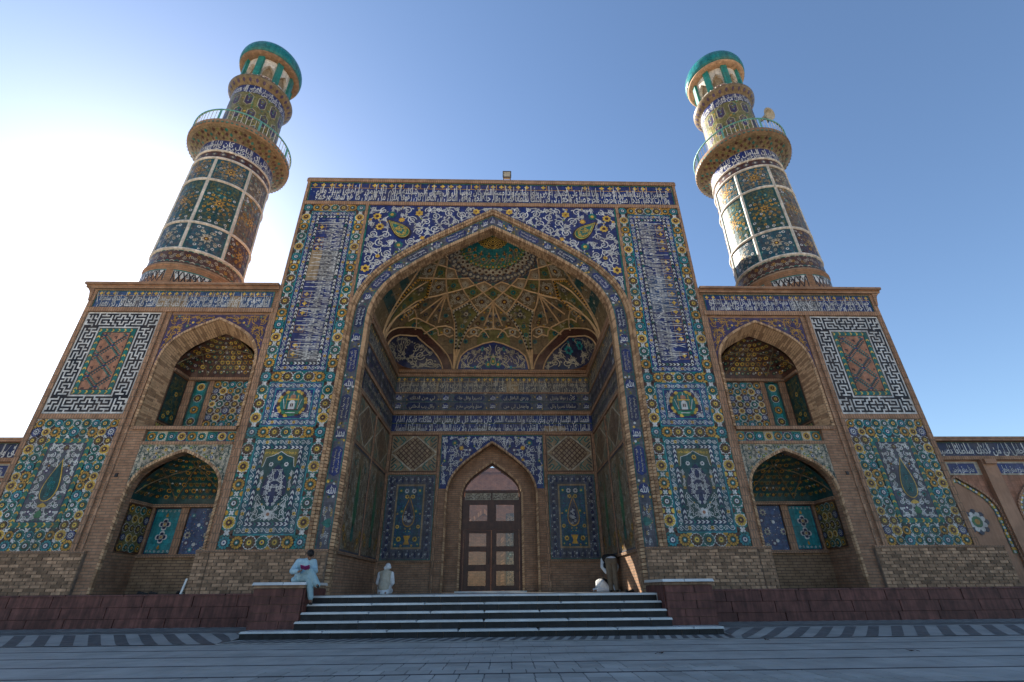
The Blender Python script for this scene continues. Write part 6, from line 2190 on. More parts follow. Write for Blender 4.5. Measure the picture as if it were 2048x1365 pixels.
for s in (-1, 1):
    nm = 'right' if s == 1 else 'left'
    ck = thing('stair_cheek', 'red stone block with pale cap at the %s end of the steps%s' % (nm, ', youth on it' if s == -1 else ''), 'bench', (s * 5.2, -1.2, 0.18), 'stone blocks flanking the steps')
    a, b = sorted((s * 4.6, s * 5.84))
    B = MB(); B.box(a + 0.02, b - 0.02, -2.1, -0.42, 0.18, 1.08, 'mortar'); B.build('core', ck)
    for j in range(5):
        z0, z1 = 0.183 + 0.179 * j, 0.183 + 0.179 * (j + 1)
        cuts = [a, a + (b - a) * (0.36 if j % 2 else 0.62), b]
        for p, q in zip(cuts[:-1], cuts[1:]):
            brick_obj(ck, p + 0.004, q - 0.004, -2.13 + r_.uniform(-0.004, 0.004), -2.05, z0 + 0.004, z1 - 0.004, 'red_stone', 'stone_slab')
        for k in range(3):
            y0 = -2.04 + 0.54 * k
            for xx in (a, b):
                slab_obj(ck, xx - 0.02, xx + 0.02, y0 + 0.004, y0 + 0.53, z0 + 0.004, z1 - 0.004, 'red_stone', 'side_slab')
    slab_obj(ck, a - 0.03, b + 0.03, -2.17, -0.42, 1.082, 1.15, 'brick_piece', 'cap_bed')
    m_ = a + 0.72 if s == -1 else b - 0.72
    for p, q, mt in ((a - 0.05, m_ - 0.003, 'marble'), (m_ + 0.003, b + 0.05, 'marble')):
        slab_obj(ck, p, q, -2.2, -0.42, 1.152, 1.215, mt, 'cap_slab')

    pl = thing('stone_plinth', 'dark red tooled stone plinth along the foot of the %s wing' % nm, 'plinth', (s * 11, -0.4, 0), 'red stone plinths')
    X0, X1 = 5.87, 22.0
    B = MB(); p, q = sorted((s * X0, s * X1)); B.box(p, q, -0.44, -0.3, 0, 0.93, 'red_stone')
    B.build('core', pl)
    for j in range(3):
        z0, z1 = 0.1 + 0.275 * j, 0.1 + 0.275 * (j + 1)
        x = X0 - (0.3 if j % 2 else 0)
        while x < X1:
            e = x + r_.uniform(0.95, 1.4)
            p, q = sorted((s * max(x, X0), s * min(e, X1)))
            if q - p > 0.05:
                brick_obj(pl, p + 0.004, q - 0.004, -0.5 + r_.uniform(-0.006, 0.006), -0.42, z0 + 0.004, z1 - 0.003, 'red_stone', 'stone_slab')
            x = e
    x = X0
    while x < X1:
        e = min(x + r_.uniform(1.2, 1.7), X1)
        p, q = sorted((s * x, s * e))
        slab_obj(pl, p + 0.004, q - 0.004, -0.52, -0.1, 0.925, 0.965, 'red_stone', 'coping_slab')
        x = e

# ================================================================== DOOR
m, t, b = principled('glass')
for n_ in list(t.nodes):
    if n_.type != 'OUTPUT_MATERIAL': t.nodes.remove(n_)
out = [n_ for n_ in t.nodes if n_.type == 'OUTPUT_MATERIAL'][0]
tr = nd(t, 'ShaderNodeBsdfTransparent'); tr.inputs[0].default_value = (0.66, 0.64, 0.6, 1)
gl = nd(t, 'ShaderNodeBsdfGlossy'); gl.inputs['Roughness'].default_value = 0.03
lw = nd(t, 'ShaderNodeLayerWeight'); lw.inputs[0].default_value = 0.35
fr = nd(t, 'ShaderNodeMapRange'); fr.inputs['To Min'].default_value = 0.06; fr.inputs['To Max'].default_value = 0.6
t.links.new(lw.outputs['Facing'], fr.inputs[0])
mx = nd(t, 'ShaderNodeMixShader')
t.links.new(fr.outputs[0], mx.inputs[0]); t.links.new(tr.outputs[0], mx.inputs[1]); t.links.new(gl.outputs[0], mx.inputs[2]); t.links.new(mx.outputs[0], out.inputs[0])

dr = thing('double_door', 'dark brown glazed double door with arched fanlight at the back of the iwan', 'door', (0, 6.7, 0.9))
Y0, Y1 = 6.66, 6.76
def fr_box(B, x0, x1, z0, z1, y0=Y0, y1=Y1):
    B.box(x0, x1, y0, y1, z0, z1, 'wood')
B = MB()
for s in (-1, 1):
    fr_box(B, s * 1.22, s * 1.36, 0.95, 4.75)
fr_box(B, -1.22, 1.22, 4.42, 4.62); fr_box(B, -1.22, 1.22, 4.93, 5.05); fr_box(B, -0.03, 0.03, 4.62, 4.93)
fr_box(B, -1.22, 1.22, 3.35, 3.72); fr_box(B, -0.2, 0.2, 3.72, 4.42); fr_box(B, -1.22, -1.0, 3.72, 4.42); fr_box(B, 1.0, 1.22, 3.72, 4.42)
B.box(-1.5, 1.5, 6.4, 6.9, 0.895, 0.96, 'marble')
ao, ai = arch(0, 1.36, 4.75, 6.28, 16), arch(0, 1.27, 4.75, 6.16, 16)
g = np.array([[(x, Y0, z) for x, z in ao], [(x, Y0, z) for x, z in ai], [(x, Y1, z) for x, z in ai]]); B.quads(g, 'wood')
B.build('frame', dr)
B = MB()
poly = [(x, 6.71, z) for x, z in ai if z > 5.06]
poly = [(poly[0][0] - 0.03, 6.71, 5.04)] + poly + [(poly[-1][0] + 0.03, 6.71, 5.04)]
B.add(poly, [tuple(range(len(poly)))], 'glass'); B.build('fanlight_pane', dr)
for s in (-1, 1):
    B = MB(); p, q = sorted((s * 0.2, s * 1.0)); B.add([(p, 6.71, 3.72), (q, 6.71, 3.72), (q, 6.71, 4.42), (p, 6.71, 4.42)], [(0, 1, 2, 3)], 'glass'); B.build('upper_pane', dr)
    B = MB(); p, q = sorted((s * 0.03, s * 1.22)); B.box(p, q, 6.7, 6.72, 4.62, 4.93, 'bone')
    gp = B.build('grille_panel', dr)
    D = Deco()
    arabesque(D, lambda x, y, r: p + r < x < q - r and 4.63 + r < y < 4.92 - r, (p, 4.62, q, 4.93), 0.02, 0.05, 500, 1, 'brown', None, 0, 4)
    D.build('pattern', front(0, 6.7, 0), gp, kind='stuff')
    # leaf
    B = MB()
    e0, e1 = sorted((s * 0.012, s * 1.21))
    bars = [(0.97, 1.13), (1.74, 1.93), (2.5, 2.66), (3.24, 3.34)]
    j0, j1 = sorted((s * 0.2, s * 1.0))
    for z0, z1 in bars: fr_box(B, j0, j1, z0, z1, 6.68, 6.74)
    i0, i1 = sorted((s * 0.012, s * 0.2)); fr_box(B, i0, i1, 0.97, 3.34, 6.68, 6.74)
    i0, i1 = sorted((s * 1.0, s * 1.21)); fr_box(B, i0, i1, 0.97, 3.34, 6.68, 6.74)
    lf = B.build('door_leaf', dr)
    for (z0, z1) in ((1.13, 1.74), (1.93, 2.5), (2.66, 3.24)):
        p, q = sorted((s * 0.2, s * 1.0))
        B = MB(); B.add([(p, 6.71, z0), (q, 6.71, z0), (q, 6.71, z1), (p, 6.71, z1)], [(0, 1, 2, 3)], 'glass'); B.build('pane', lf)
        B = MB(); w_ = 0.025
        for (x0, x1, a, c) in ((p, q, z0, z0 + w_), (p, q, z1 - w_, z1), (p, p + w_, z0 + w_, z1 - w_), (q - w_, q, z0 + w_, z1 - w_)):
            fr_box(B, x0, x1, a, c, 6.665, 6.7)
        B.build('glazing_bead', lf)
    B = MB(); B.tube(np.array([(s * 0.1, 6.64, 2.0), (s * 0.1, 6.6, 2.03), (s * 0.1, 6.6, 2.2), (s * 0.1, 6.64, 2.23)]), 0.014, 'metal_dark', 6); B.build('handle', lf)

# walls and ceiling added behind the door to trim the sun shaft; court beyond
B = MB()
for s in (-1, 1):
    B.box(s * 4.5, s * 4.78, 7.2, 9.7, 0.9, 9.0, 'brick')
B.box(-4.78, 4.78, 7.5, 9.7, 7.82, 11.0, 'brick')  # ceiling height set to cut the sun coming through the fanlight
B.build('passage_sun_block', portal)
ct = thing('court_building', 'brick arcade of the inner court seen through the door glass', 'building', (0, 18, 0.9))
B = MB(); B.box(-14, 14, 18.2, 21, 0.9, 8.6, 'brick'); B.build('wall', ct)
for k in (-2, -1, 0, 1, 2):
    c = 3.6 * k - 0.7
    pa, pb = full(c, 1.15, 4.2, 5.6, 0.9, 14), full(c, 1.4, 4.2, 5.9, 0.9, 14)
    B = MB(); ring_bricks(B, pa, pb, 18.05, 18.22, 0.16, 'voussoir'); B.build('arch_moulding', ct, kind='stuff')
    D = Deco(); D.rect(c + 1.5, 1.2, c + 2.1, 5.6, 'slate', 1)
    arabesque(D, lambda x, y, r: c + 1.5 + r < x < c + 2.1 - r and 1.2 + r < y < 5.6 - r, (c + 1.5, 1.2, c + 2.1, 5.6), 0.05, 0.15, 500, 2, 'bone', (('turq', 'white'),), 0.2, 5)
    D.build('tile_panel', front(0, 18.18, 0), ct)
B = MB(); B.box(-14, 14, 18.0, 18.2, 6.4, 6.6, 'brick'); B.build('string_course', ct); B = MB(); B.box(-14, 14, 17.9, 18.2, 8.3, 8.6, 'brick'); B.build('cornice', ct)

# ================================================================== PEOPLE AND SMALL THINGS
def plain(name, c, rough=0.8, var=0.15, sc_=14):
    m, t, b = principled(name)
    p = world_pos(t)
    k = ramp(t, noise(t, sc_, 4, p), 0.3, 0.7, tuple(x * (1 - var) for x in c), tuple(min(1, x * (1 + var)) for x in c))
    t.links.new(k, b.inputs['Base Color']); b.inputs['Roughness'].default_value = rough
    b.inputs['Specular IOR Level'].default_value = 0.3
    mpg = nd(t, 'ShaderNodeMapping'); mpg.inputs['Scale'].default_value = (1.6, 1.6, 0.5)
    t.links.new(p, mpg.inputs[0])
    bump(t, b, noise(t, sc_ * 1.3, 3, mpg.outputs[0]), 0.8, 0.045)
plain('skin', (0.25, 0.13, 0.08), 0.55, 0.1)
plain('hair', (0.012, 0.01, 0.009), 0.5)
plain('cloth_sky', (0.36, 0.5, 0.55), 0.85, 0.12, 9)
plain('cloth_sky_dark', (0.3, 0.43, 0.46), 0.85, 0.12, 9)
plain('cloth_white', (0.62, 0.63, 0.64), 0.85, 0.1, 9)
plain('cloth_beige', (0.44, 0.40, 0.32), 0.9, 0.15, 9)
plain('cloth_black', (0.016, 0.015, 0.016), 0.9, 0.2, 9)
plain('cloth_khaki', (0.14, 0.115, 0.085), 0.9, 0.18, 9)
plain('magenta', (0.26, 0.02, 0.14), 0.5)
plain('paper', (0.66, 0.66, 0.63), 0.7)
plain('leather', (0.02, 0.016, 0.014), 0.45)
plain('rug', (0.06, 0.03, 0.025), 0.95)

def blob(name, caps, mat, parent, voxel=0.016, it=5):
    """one continuous surface around tapered limbs: (p0, p1, r0, r1) or (p0, p1, r0, r1, flatten vector scale)"""
    B = MB()
    for c in caps:
        p0, p1, r0, r1 = (np.array(c[0], float), np.array(c[1], float), c[2], c[3])
        d = p1 - p0; L_ = np.linalg.norm(d)
        if L_ < 1e-5: d = np.array([0, 0, 1e-4]); L_ = 1e-4
        ax = d / L_
        e1 = np.cross(ax, [0, 0, 1] if abs(ax[2]) < 0.9 else [1, 0, 0]); e1 /= np.linalg.norm(e1); e2 = np.cross(ax, e1)
        rings = []
        for q in np.linspace(-90, 0, 5)[0:]:
            rings.append((p0 + ax * r0 * math.sin(R(q)), max(r0 * math.cos(R(q)), 1e-4)))
        for q in np.linspace(0, 90, 5):
            rings.append((p1 + ax * r1 * math.sin(R(q)), max(r1 * math.cos(R(q)), 1e-4)))
        g = np.array([[c_ + r * (math.cos(a) * e1 + math.sin(a) * e2) for a in np.linspace(0, 2 * np.pi, 14, endpoint=False)] for c_, r in rings])
        if len(c) > 4:
            mid = (p0 + p1) / 2; g = mid + (g - mid) * np.array(c[4])
        B.quads(g, mat, True)
    me = B.mesh(name)
    o = bpy.data.objects.new('tmp', me); col.objects.link(o)
    md = o.modifiers.new('r', 'REMESH'); md.mode = 'VOXEL'; md.voxel_size = voxel
    sm = o.modifiers.new('s', 'SMOOTH'); sm.factor = 0.5; sm.iterations = it
    bpy.context.view_layer.update()
    m2 = bpy.data.meshes.new_from_object(o.evaluated_get(bpy.context.evaluated_depsgraph_get()))
    bpy.data.objects.remove(o)
    m2.name = name
    m2.materials.clear(); m2.materials.append(MATS[mat])
    m2.polygons.foreach_set('use_smooth', [True] * len(m2.polygons))
    return link(name, m2, parent)

def hand(w, d, side_, curl=0.6, sc_=1.0, palm_n=(0, 0, 1)):
    """palm and five bent fingers; w wrist, d pointing direction"""
    w, d, n = np.array(w, float), np.array(d, float), np.array(palm_n, float)
    d /= np.linalg.norm(d); n -= d * (n @ d); n /= np.linalg.norm(n)
    a = np.cross(d, n) * side_
    out = [(w, w + d * 0.05 * sc_, 0.026 * sc_, 0.03 * sc_)]
    for k, (off, l) in enumerate(((-0.028, 0.065), (-0.009, 0.078), (0.010, 0.072), (0.028, 0.055))):
        b = w + (d * 0.08 + a * off) * sc_
        m_ = b + (d * math.cos(curl * 0.5) - n * math.sin(curl * 0.5)) * l * 0.55 * sc_
        e = m_ + (d * math.cos(curl * 1.6) - n * math.sin(curl * 1.6)) * l * 0.5 * sc_
        out += [(w + (d * 0.04 + a * off * 0.8) * sc_, b, 0.013 * sc_, 0.0095 * sc_), (b, m_, 0.0095 * sc_, 0.0085 * sc_), (m_, e, 0.0085 * sc_, 0.007 * sc_)]
    b = w + (d * 0.02 - a * 0.03) * sc_
    m_ = b + (d * 0.035 - a * 0.03) * sc_
    out += [(b, m_, 0.013 * sc_, 0.0105 * sc_), (m_, m_ + (d * 0.03 - n * 0.012) * sc_, 0.0105 * sc_, 0.008 * sc_)]
    return out

def head(c, fwd, r=0.1):
    """skull, jaw, nose, ears about centre c, looking along fwd"""
    c, f = np.array(c, float), np.array(fwd, float); f /= np.linalg.norm(f)
    lat = np.cross(f, [0, 0, 1]); lat /= np.linalg.norm(lat); u_ = np.cross(lat, f)
    return [(c + u_ * 0.03 - f * 0.015, c + u_ * 0.025 + f * 0.01, r * 0.98, r * 0.95), (c - u_ * 0.03 + f * 0.02, c - u_ * 0.075 + f * 0.035, r * 0.75, r * 0.5),
            (c + f * 0.09 + u_ * 0.0, c + f * 0.112 - u_ * 0.025, 0.014, 0.017), (c + lat * 0.092, c + lat * 0.095 - u_ * 0.03, 0.02, 0.014), (c - lat * 0.092, c - lat * 0.095 - u_ * 0.03, 0.02, 0.014),
            (c + f * 0.088 + u_ * 0.022 - lat * 0.05, c + f * 0.088 + u_ * 0.022 + lat * 0.05, 0.014, 0.014), (c + f * 0.085 - u_ * 0.06 - lat * 0.02, c + f * 0.085 - u_ * 0.06 + lat * 0.02, 0.012, 0.012)], f, lat, u_

def eyes(parent, c, f, lat, u_):
    B = MB()
    for s in (-1, 1):
        p = np.array(c) + f * 0.088 + lat * s * 0.033 + u_ * 0.008
        B.tube(np.array([p - lat * 0.011, p + lat * 0.011]), 0.007, 'hair', 6, True)
    B.build('eyes', parent)

V3 = lambda *a: np.array(a, float)
# ---- youth sitting on the left stone block, reading
p1 = thing('person', 'seated youth in pale blue tunic and trousers reading on the left stone block', 'person', (-4.85, -1.7, 1.215))
hc = V3(-4.70, -1.80, 1.86); fdir = V3(0.35, -0.72, -0.55)
hd, f_, l_, u_ = head(hc, fdir, 0.098)
hip, chest = V3(-4.93, -1.62, 1.33), V3(-4.80, -1.74, 1.64)
kneeA, footA = V3(-4.55, -2.02, 1.33), V3(-4.46, -1.93, 0.80)
kneeB, ankB = V3(-4.56, -2.02, 1.47), V3(-4.34, -1.98, 1.17)
shL, shR = V3(-4.97, -1.80, 1.70), V3(-4.62, -1.68, 1.70)
elL, elR = V3(-5.02, -1.97, 1.48), V3(-4.50, -1.83, 1.48)
wrL, wrR = V3(-4.83, -2.10, 1.46), V3(-4.55, -2.05, 1.52)
body = hd + [(hc - u_ * 0.07, chest + V3(0, 0, 0.06), 0.05, 0.055), (hip, chest, 0.12, 0.12), (hip, kneeA, 0.085, 0.06), (kneeA, footA, 0.055, 0.035), (hip, kneeB, 0.085, 0.06), (kneeB, ankB, 0.055, 0.035),
             (footA, footA + V3(0.03, -0.02, -0.05), 0.035, 0.032), (footA + V3(0.02, 0, -0.045), footA + V3(0.09, -0.13, -0.055), 0.032, 0.024), (ankB, ankB + V3(0.06, -0.09, -0.05), 0.033, 0.024),
             (shL, elL, 0.05, 0.04), (elL, wrL, 0.04, 0.026), (shR, elR, 0.05, 0.04), (elR, wrR, 0.04, 0.026)]
body += hand(wrL, (0.8, -0.25, 0.05), 1, 0.9, 0.95, (0, 0.5, -1)) + hand(wrR, (-0.6, -0.4, 0.05), -1, 0.9, 0.95, (0, 0.5, -1))
blob('body', body, 'skin', p1, 0.009, 3)
eyes(p1, hc, f_, l_, u_)
hr = [(hc + u_ * 0.045 - f_ * 0.03, hc + u_ * 0.055 + f_ * 0.025, 0.098, 0.088), (hc - f_ * 0.05 - u_ * 0.01, hc - f_ * 0.045 + u_ * 0.03, 0.085, 0.09), (hc + u_ * 0.085 - l_ * 0.04 + f_ * 0.03, hc + u_ * 0.085 + l_ * 0.04 + f_ * 0.03, 0.05, 0.05)]
blob('hair', hr, 'hair', p1, 0.012, 3)
tunic = [(hip + V3(0, 0, -0.02), chest, 0.165, 0.155), (chest, chest + V3(0.03, -0.02, 0.08), 0.15, 0.085), (shL, shR, 0.085, 0.085), (shL, elL, 0.085, 0.082), (elL, wrL + (elL - wrL) * 0.22, 0.08, 0.06), (shR, elR, 0.085, 0.08), (elR, wrR + (elR - wrR) * 0.22, 0.078, 0.058),
         (hip + V3(-0.04, 0.05, -0.03), hip + V3(-0.1, 0.1, -0.06), 0.14, 0.07), (hip + V3(0.02, -0.06, -0.02), hip + V3(-0.08, -0.2, -0.05), 0.12, 0.07), (hip + V3(0, -0.03, 0.0), kneeA * 0.6 + hip * 0.4 + V3(0, 0, 0.03), 0.13, 0.095)]
blob('tunic', tunic, 'cloth_sky', p1, 0.014, 3)
trs = [(hip, kneeA, 0.12, 0.1), (kneeA, footA + V3(0, 0, 0.07), 0.095, 0.07), (hip + V3(0.02, 0, 0.05), kneeB, 0.12, 0.105), (kneeB, ankB + V3(-0.02, 0, 0.02), 0.1, 0.085), (ankB + V3(-0.04, 0, 0.03), ankB + V3(0.02, 0.01, -0.02), 0.075, 0.07)]
blob('trousers', trs, 'cloth_sky_dark', p1, 0.014, 3)
blob('shoe', [(footA + V3(0.0, 0.03, -0.06), footA + V3(0.09, -0.14, -0.068), 0.036, 0.03)], 'leather', p1, 0.01, 2)
blob('shoe', [(ankB + V3(0.0, 0.02, -0.01), ankB + V3(0.08, -0.11, -0.07), 0.038, 0.03)], 'leather', p1, 0.01, 2)
bk = thing('book', 'open book with magenta cover in the seated youth\'s hands', 'book', (-4.64, -2.13, 1.5))
B = MB()
o_ = V3(-4.64, -2.13, 1.50)
for s in (-1, 1):
    a = V3(s * 0.115, -0.02, 0.0 + 0.035); b_ = V3(0.02, -0.13, 0.075)
    q = [o_, o_ + a, o_ + a + b_, o_ + b_]
    nrm = np.cross(a, b_); nrm /= np.linalg.norm(nrm)
    if nrm[1] > 0: nrm = -nrm
    B.add(q + [v + nrm * 0.012 for v in q], [(0, 1, 2, 3), (4, 7, 6, 5), (0, 4, 5, 1), (1, 5, 6, 2), (2, 6, 7, 3), (3, 7, 4, 0)], 'magenta')
B.build('cover', bk)
B = MB()
for s in (-1, 1):
    a = V3(s * 0.11, -0.02, 0.034); b_ = V3(0.02, -0.12, 0.07)
    off = V3(0, 0.02, 0.012)
    q = [o_ + off, o_ + off + a, o_ + off + a + b_, o_ + off + b_]
    B.add(q + [v + V3(0, 0.012, 0.008) for v in q], [(0, 1, 2, 3), (4, 7, 6, 5), (0, 4, 5, 1), (1, 5, 6, 2), (2, 6, 7, 3), (3, 7, 4, 0)], 'paper')
B.build('pages', bk)

# ---- man kneeling with his back to the square
kx, ky, kz = -3.55, 2.4, 0.9
p2 = thing('person', 'kneeling man in white cap and beige waistcoat with his back turned', 'person', (kx, ky, kz))
hc = V3(kx + 0.03, ky + 0.16, kz + 0.79)
hd, f_, l_, u_ = head(hc, (0.05, 1, -0.35), 0.1)
hip, chest = V3(kx, ky, kz + 0.24), V3(kx, ky + 0.08, kz + 0.56)
body = hd + [(hc - V3(0, 0.03, 0.08), chest, 0.055, 0.06), (hip, chest, 0.14, 0.14)]
for s in (-1, 1):
    kn, an = V3(kx + s * 0.14, ky + 0.45, kz + 0.09), V3(kx + s * 0.1, ky - 0.02, kz + 0.06)
    sh, el, wr = V3(kx + s * 0.2, ky + 0.08, kz + 0.62), V3(kx + s * 0.25, ky + 0.12, kz + 0.35), V3(kx + s * 0.16, ky + 0.34, kz + 0.27)
    body += [(hip + V3(s * 0.09, 0, 0), kn, 0.1, 0.065), (kn, an, 0.06, 0.04), (an, an + V3(0, -0.16, -0.02), 0.04, 0.03), (sh, el, 0.052, 0.042), (el, wr, 0.042, 0.028)] + hand(wr, (0, 1, -0.2), s, 0.5, 1.0, (0, 0, 1))
blob('body', body, 'skin', p2, 0.011, 3)
eyes(p2, hc, f_, l_, u_)
sh_ = [(hip + V3(0, 0, -0.04), chest, 0.185, 0.165), (hip + V3(0, -0.02, -0.1), hip + V3(0, -0.05, -0.18), 0.2, 0.2, (1, 0.8, 0.7))]
for s in (-1, 1):
    sh, el, wr = V3(kx + s * 0.2, ky + 0.08, kz + 0.62), V3(kx + s * 0.25, ky + 0.12, kz + 0.35), V3(kx + s * 0.16, ky + 0.34, kz + 0.27)
    sh_ += [(sh, el, 0.08, 0.075), (el, wr, 0.072, 0.055), (hip + V3(s * 0.09, 0, -0.03), V3(kx + s * 0.14, ky + 0.42, kz + 0.1), 0.13, 0.09), (V3(kx + s * 0.14, ky + 0.4, kz + 0.08), V3(kx + s * 0.1, ky, kz + 0.07), 0.08, 0.07)]
blob('tunic', sh_, 'cloth_white', p2, 0.015, 4)
blob('waistcoat', [(hip + V3(0, -0.02, -0.03), chest + V3(0, -0.01, 0.02), 0.2, 0.185), (V3(kx - 0.13, ky + 0.06, kz + 0.63), V3(kx + 0.13, ky + 0.06, kz + 0.63), 0.095, 0.095)], 'cloth_beige', p2, 0.015, 4)
blob('cap', [(hc + V3(0, -0.01, 0.05), hc + V3(0, 0.0, 0.075), 0.112, 0.1), (hc + V3(-0.08, -0.06, 0.02), hc + V3(0.08, -0.05, 0.03), 0.05, 0.05), (hc + V3(-0.07, -0.09, 0.0), hc + V3(-0.085, -0.11, -0.13), 0.03, 0.025)], 'cloth_white', p2, 0.012, 3)

# ---- man bowing in prayer, seen from behind
bx, by, bz = 4.42, 3.15, 0.9
p3 = thing('person', 'standing man bowed forward in prayer, dark waistcoat and khaki trousers', 'person', (bx, by, bz))
hipc = V3(bx, by, bz + 0.98); shc = V3(bx, by + 0.5, bz + 1.08)
hc = V3(bx, by + 0.72, bz + 1.02)
hd, f_, l_, u_ = head(hc, (0, 0.5, -0.9), 0.1)
body = hd + [(hc - V3(0, 0.08, -0.02), shc, 0.055, 0.06), (hipc, shc, 0.14, 0.15)]
pants, sleeves, shoes = [(hipc + V3(-0.08, 0, 0.02), hipc + V3(0.08, 0, 0.02), 0.155, 0.155)], [], []
for s in (-1, 1):
    kn, an = V3(bx + s * 0.1, by + 0.03, bz + 0.5), V3(bx + s * 0.11, by - 0.02, bz + 0.09)
    sh, el, wr = shc + V3(s * 0.2, -0.02, -0.02), V3(bx + s * 0.27, by + 0.32, bz + 0.82), V3(bx + s * 0.16, by + 0.16, bz + 0.6)
    body += [(hipc + V3(s * 0.09, 0, 0), kn, 0.1, 0.065), (kn, an, 0.06, 0.042), (an, an + V3(0, 0.15, -0.05), 0.042, 0.03), (sh, el, 0.052, 0.042), (el, wr, 0.042, 0.028)] + hand(wr, (0, 0.1, -1), s, 0.5, 1.0, (0, -1, 0))
    pants += [(hipc + V3(s * 0.085, 0, 0), kn, 0.135, 0.1), (kn, an + V3(0, 0, -0.02), 0.1, 0.085)]
    sleeves += [(sh, el, 0.085, 0.08), (el, wr + (el - wr) * 0.15, 0.075, 0.06)]
    blob('foot_sock', [(an + V3(0, -0.05, -0.05), an + V3(s * 0.01, 0.16, -0.055), 0.045, 0.036)], 'cloth_black', p3, 0.011, 2)
blob('body', body, 'skin', p3, 0.011, 3)
eyes(p3, hc, f_, l_, u_)
blob('trousers', pants, 'cloth_khaki', p3, 0.015, 3)
blob('shirt', sleeves + [(hipc + V3(-0.07, 0.02, 0.045), hipc + V3(0.07, 0.02, 0.045), 0.158, 0.158), (hipc + V3(0, 0.05, 0.05), shc, 0.165, 0.165)], 'cloth_white', p3, 0.015, 3)
blob('waistcoat', [(hipc + V3(-0.08, 0.07, 0.1), shc + V3(-0.09, 0, 0.02), 0.165, 0.16), (hipc + V3(0.08, 0.07, 0.1), shc + V3(0.09, 0, 0.02), 0.165, 0.16), (hipc + V3(-0.2, 0.2, -0.08), hipc + V3(-0.2, 0.3, -0.3), 0.06, 0.05), (hipc + V3(0.2, 0.2, -0.08), hipc + V3(0.21, 0.3, -0.3), 0.06, 0.05)], 'cloth_black', p3, 0.015, 3)
blob('hair', [(hc + u_ * 0.05 - f_ * 0.03, hc + u_ * 0.05 + f_ * 0.02, 0.1, 0.09)], 'hair', p3, 0.014, 2)

# ---- man prostrating on the platform
qx, qy, qz = 3.97, 3.2, 0.9
p4 = thing('person', 'man prostrating beside the bowed man, white tunic and black waistcoat', 'person', (qx, qy, qz))
hip, shc = V3(qx, qy, qz + 0.27), V3(qx + 0.38, qy + 0.2, qz + 0.17)
hc = V3(qx + 0.62, qy + 0.34, qz + 0.1)
hd, f_, l_, u_ = head(hc, (0.5, 0.3, -0.8), 0.09)
body = hd + [(hc, shc, 0.055, 0.06), (hip, shc, 0.14, 0.14)]
tun = [(hip, hip * 0.45 + shc * 0.55, 0.16, 0.14), (hip + V3(-0.04, -0.03, -0.08), hip + V3(-0.05, -0.03, -0.14), 0.16, 0.14)]
for s in (-1, 1):
    lat = V3(-0.46, 0.88, 0) * s
    kn, an = V3(qx + 0.22, qy + 0.12, qz + 0.08) + lat * 0.14, V3(qx - 0.2, qy - 0.1, qz + 0.06) + lat * 0.1
    sh, el, wr = shc + lat * 0.2, shc + lat * 0.3 + V3(0.02, 0, -0.1), hc + lat * 0.2 + V3(-0.02, 0, -0.05)
    body += [(hip + lat * 0.08, kn, 0.1, 0.065), (kn, an, 0.06, 0.04), (an, an + V3(-0.13, -0.06, -0.02), 0.04, 0.03), (sh, el, 0.05, 0.04), (el, wr, 0.04, 0.028)] + hand(wr, (0.88, 0.46, -0.1), s, 0.2, 1.0, (0, 0, 1))
    tun += [(hip + lat * 0.08, kn, 0.14, 0.1), (kn, an, 0.09, 0.07), (sh, el, 0.075, 0.07), (el, wr, 0.065, 0.05)]
blob('body', body, 'skin', p4, 0.011, 3)
eyes(p4, hc, f_, l_, u_)
blob('tunic', tun, 'cloth_white', p4, 0.015, 4)
blob('waistcoat', [(hip + V3(0.1, 0.05, 0.03), shc, 0.165, 0.16)], 'cloth_black', p4, 0.015, 3)
blob('hair', [(hc + u_ * 0.05 - f_ * 0.03, hc + u_ * 0.05 + f_ * 0.02, 0.09, 0.08)], 'hair', p4, 0.014, 2)

# ---- shoes, a white board, small things
def shoe(x, y, z, a, label):
    t = thing('shoe', label, 'shoe', (x, y, z), 'shoes left on the ledges')
    c, s_ = math.cos(a), math.sin(a)
    T = lambda l, w_, h: V3(x + l * c - w_ * s_, y + l * s_ + w_ * c, z + h)
    blob('upper', [(T(-0.1, 0, 0.045), T(0.02, 0, 0.04), 0.038, 0.038), (T(0.02, 0, 0.035), T(0.12, 0.005, 0.028), 0.038, 0.03), (T(-0.1, 0, 0.06), T(-0.06, 0, 0.07), 0.032, 0.03)], 'leather', t, 0.01, 2)
    B = MB(); pts = [(-0.15, -0.035), (0, -0.042), (0.12, -0.04), (0.16, 0.0), (0.12, 0.042), (0, 0.036), (-0.15, 0.035)]
    lo = [T(l, w_, 0.001) for l, w_ in pts]; hi = [T(l, w_, 0.02) for l, w_ in pts]; n = len(pts)
    B.add(lo + hi, [tuple(range(n))[::-1], tuple(range(n, 2 * n))] + [(i, (i + 1) % n, n + (i + 1) % n, n + i) for i in range(n)], 'leather'); B.build('sole', t)
shoe(4.62, 1.45, 0.896, 1.9, 'black shoe on the platform at the right wall, nearest the wall')
shoe(4.45, 1.4, 0.896, 1.5, 'black shoe on the platform just left of its pair at the right wall')
shoe(-10.3, 0.5, 0.956, 0.3, 'black shoe on the ledge of the left wing niche, further from the gateway')
shoe(-9.95, 0.45, 0.956, -0.2, 'black shoe on the ledge of the left wing niche, in the middle')
shoe(-9.1, 0.4, 0.956, 0.9, 'black shoe on the ledge of the left wing niche, nearest the white board')
wb = thing('board', 'narrow white board leaning against the brick corner of the left niche', 'board', (-8.75, -0.2, 0.965))
B = MB()
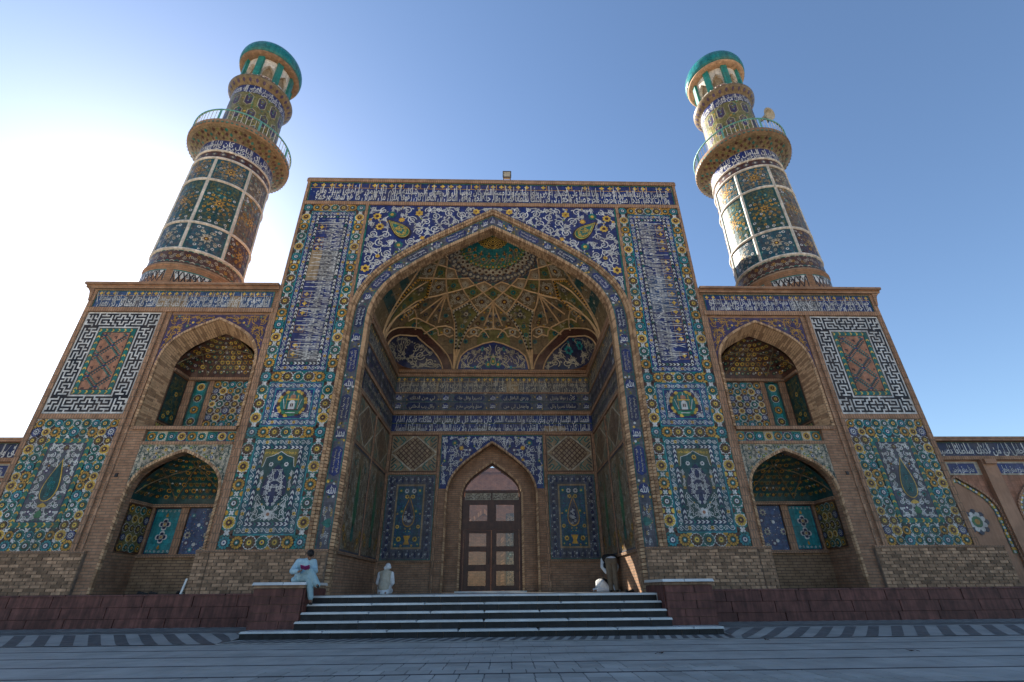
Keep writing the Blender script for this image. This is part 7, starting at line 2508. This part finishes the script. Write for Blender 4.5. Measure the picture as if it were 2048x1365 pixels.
v = [(x + (0.03 if z else 0) * 1.0, y + (0.06 if z else 0.0), 0.966 + z) for z in (0, 0.4) for x in (-8.78, -8.73) for y in (-0.22, -0.19)]
B.add(v, [(0, 1, 3, 2), (4, 6, 7, 5), (0, 4, 5, 1), (2, 3, 7, 6), (0, 2, 6, 4), (1, 5, 7, 3)], 'paper'); B.build('panel', wb)
B = MB(); v = [(x - 0.012 + (0.03 if z else 0) * 1.0, y + (0.06 if z else 0.0) - 0.006, 0.966 + z) for z in (0, 0.03) for x in (-8.78, -8.705) for y in (-0.22, -0.178)]
B.add(v, [(0, 1, 3, 2), (4, 6, 7, 5), (0, 4, 5, 1), (2, 3, 7, 6), (0, 2, 6, 4), (1, 5, 7, 3)], 'bone'); B.build('edge_strip', wb)

# dry leaves blown onto the paving
for (x, y, a, lab) in ((3.1, -6.2, 0.4, 'dry dark leaf on the paving right of the middle'), (6.0, -4.1, 1.7, 'dry dark leaf on the paving near the right stone block'), (7.4, -6.3, 2.6, 'dry dark leaf on the paving far to the right')):
    t = thing('leaf', lab, 'leaf', (x, y, 0.012), 'leaves on the paving')
    c, s_ = math.cos(a), math.sin(a)
    P = [(0.075 * k, 0.03 * math.sin(math.pi * max(0, min(1, (k + 1) / 2))) * sg, 0.012 + 0.02 * abs(k)) for sg in (1,) for k in np.linspace(-1, 1, 7)] + [(0.075 * k, -0.03 * math.sin(math.pi * (k + 1) / 2), 0.012 + 0.02 * abs(k)) for k in np.linspace(1, -1, 7)[1:-1]]
    B = MB(); lo = [(x + u * c - v * s_, y + u * s_ + v * c, h + 0.004) for u, v, h in P]; hi = [(q[0], q[1], q[2] + 0.004) for q in lo]; n = len(lo)
    B.add(lo + hi, [tuple(range(n))[::-1], tuple(range(n, 2 * n))] + [(i, (i + 1) % n, n + (i + 1) % n, n + i) for i in range(n)], 'rug'); B.build('blade', t)
    B = MB(); B.tube(np.array([(x - 0.07 * c, y - 0.07 * s_, 0.03), (x - 0.12 * c, y - 0.12 * s_, 0.018)]), 0.004, 'rug', 4); B.build('stalk', t)
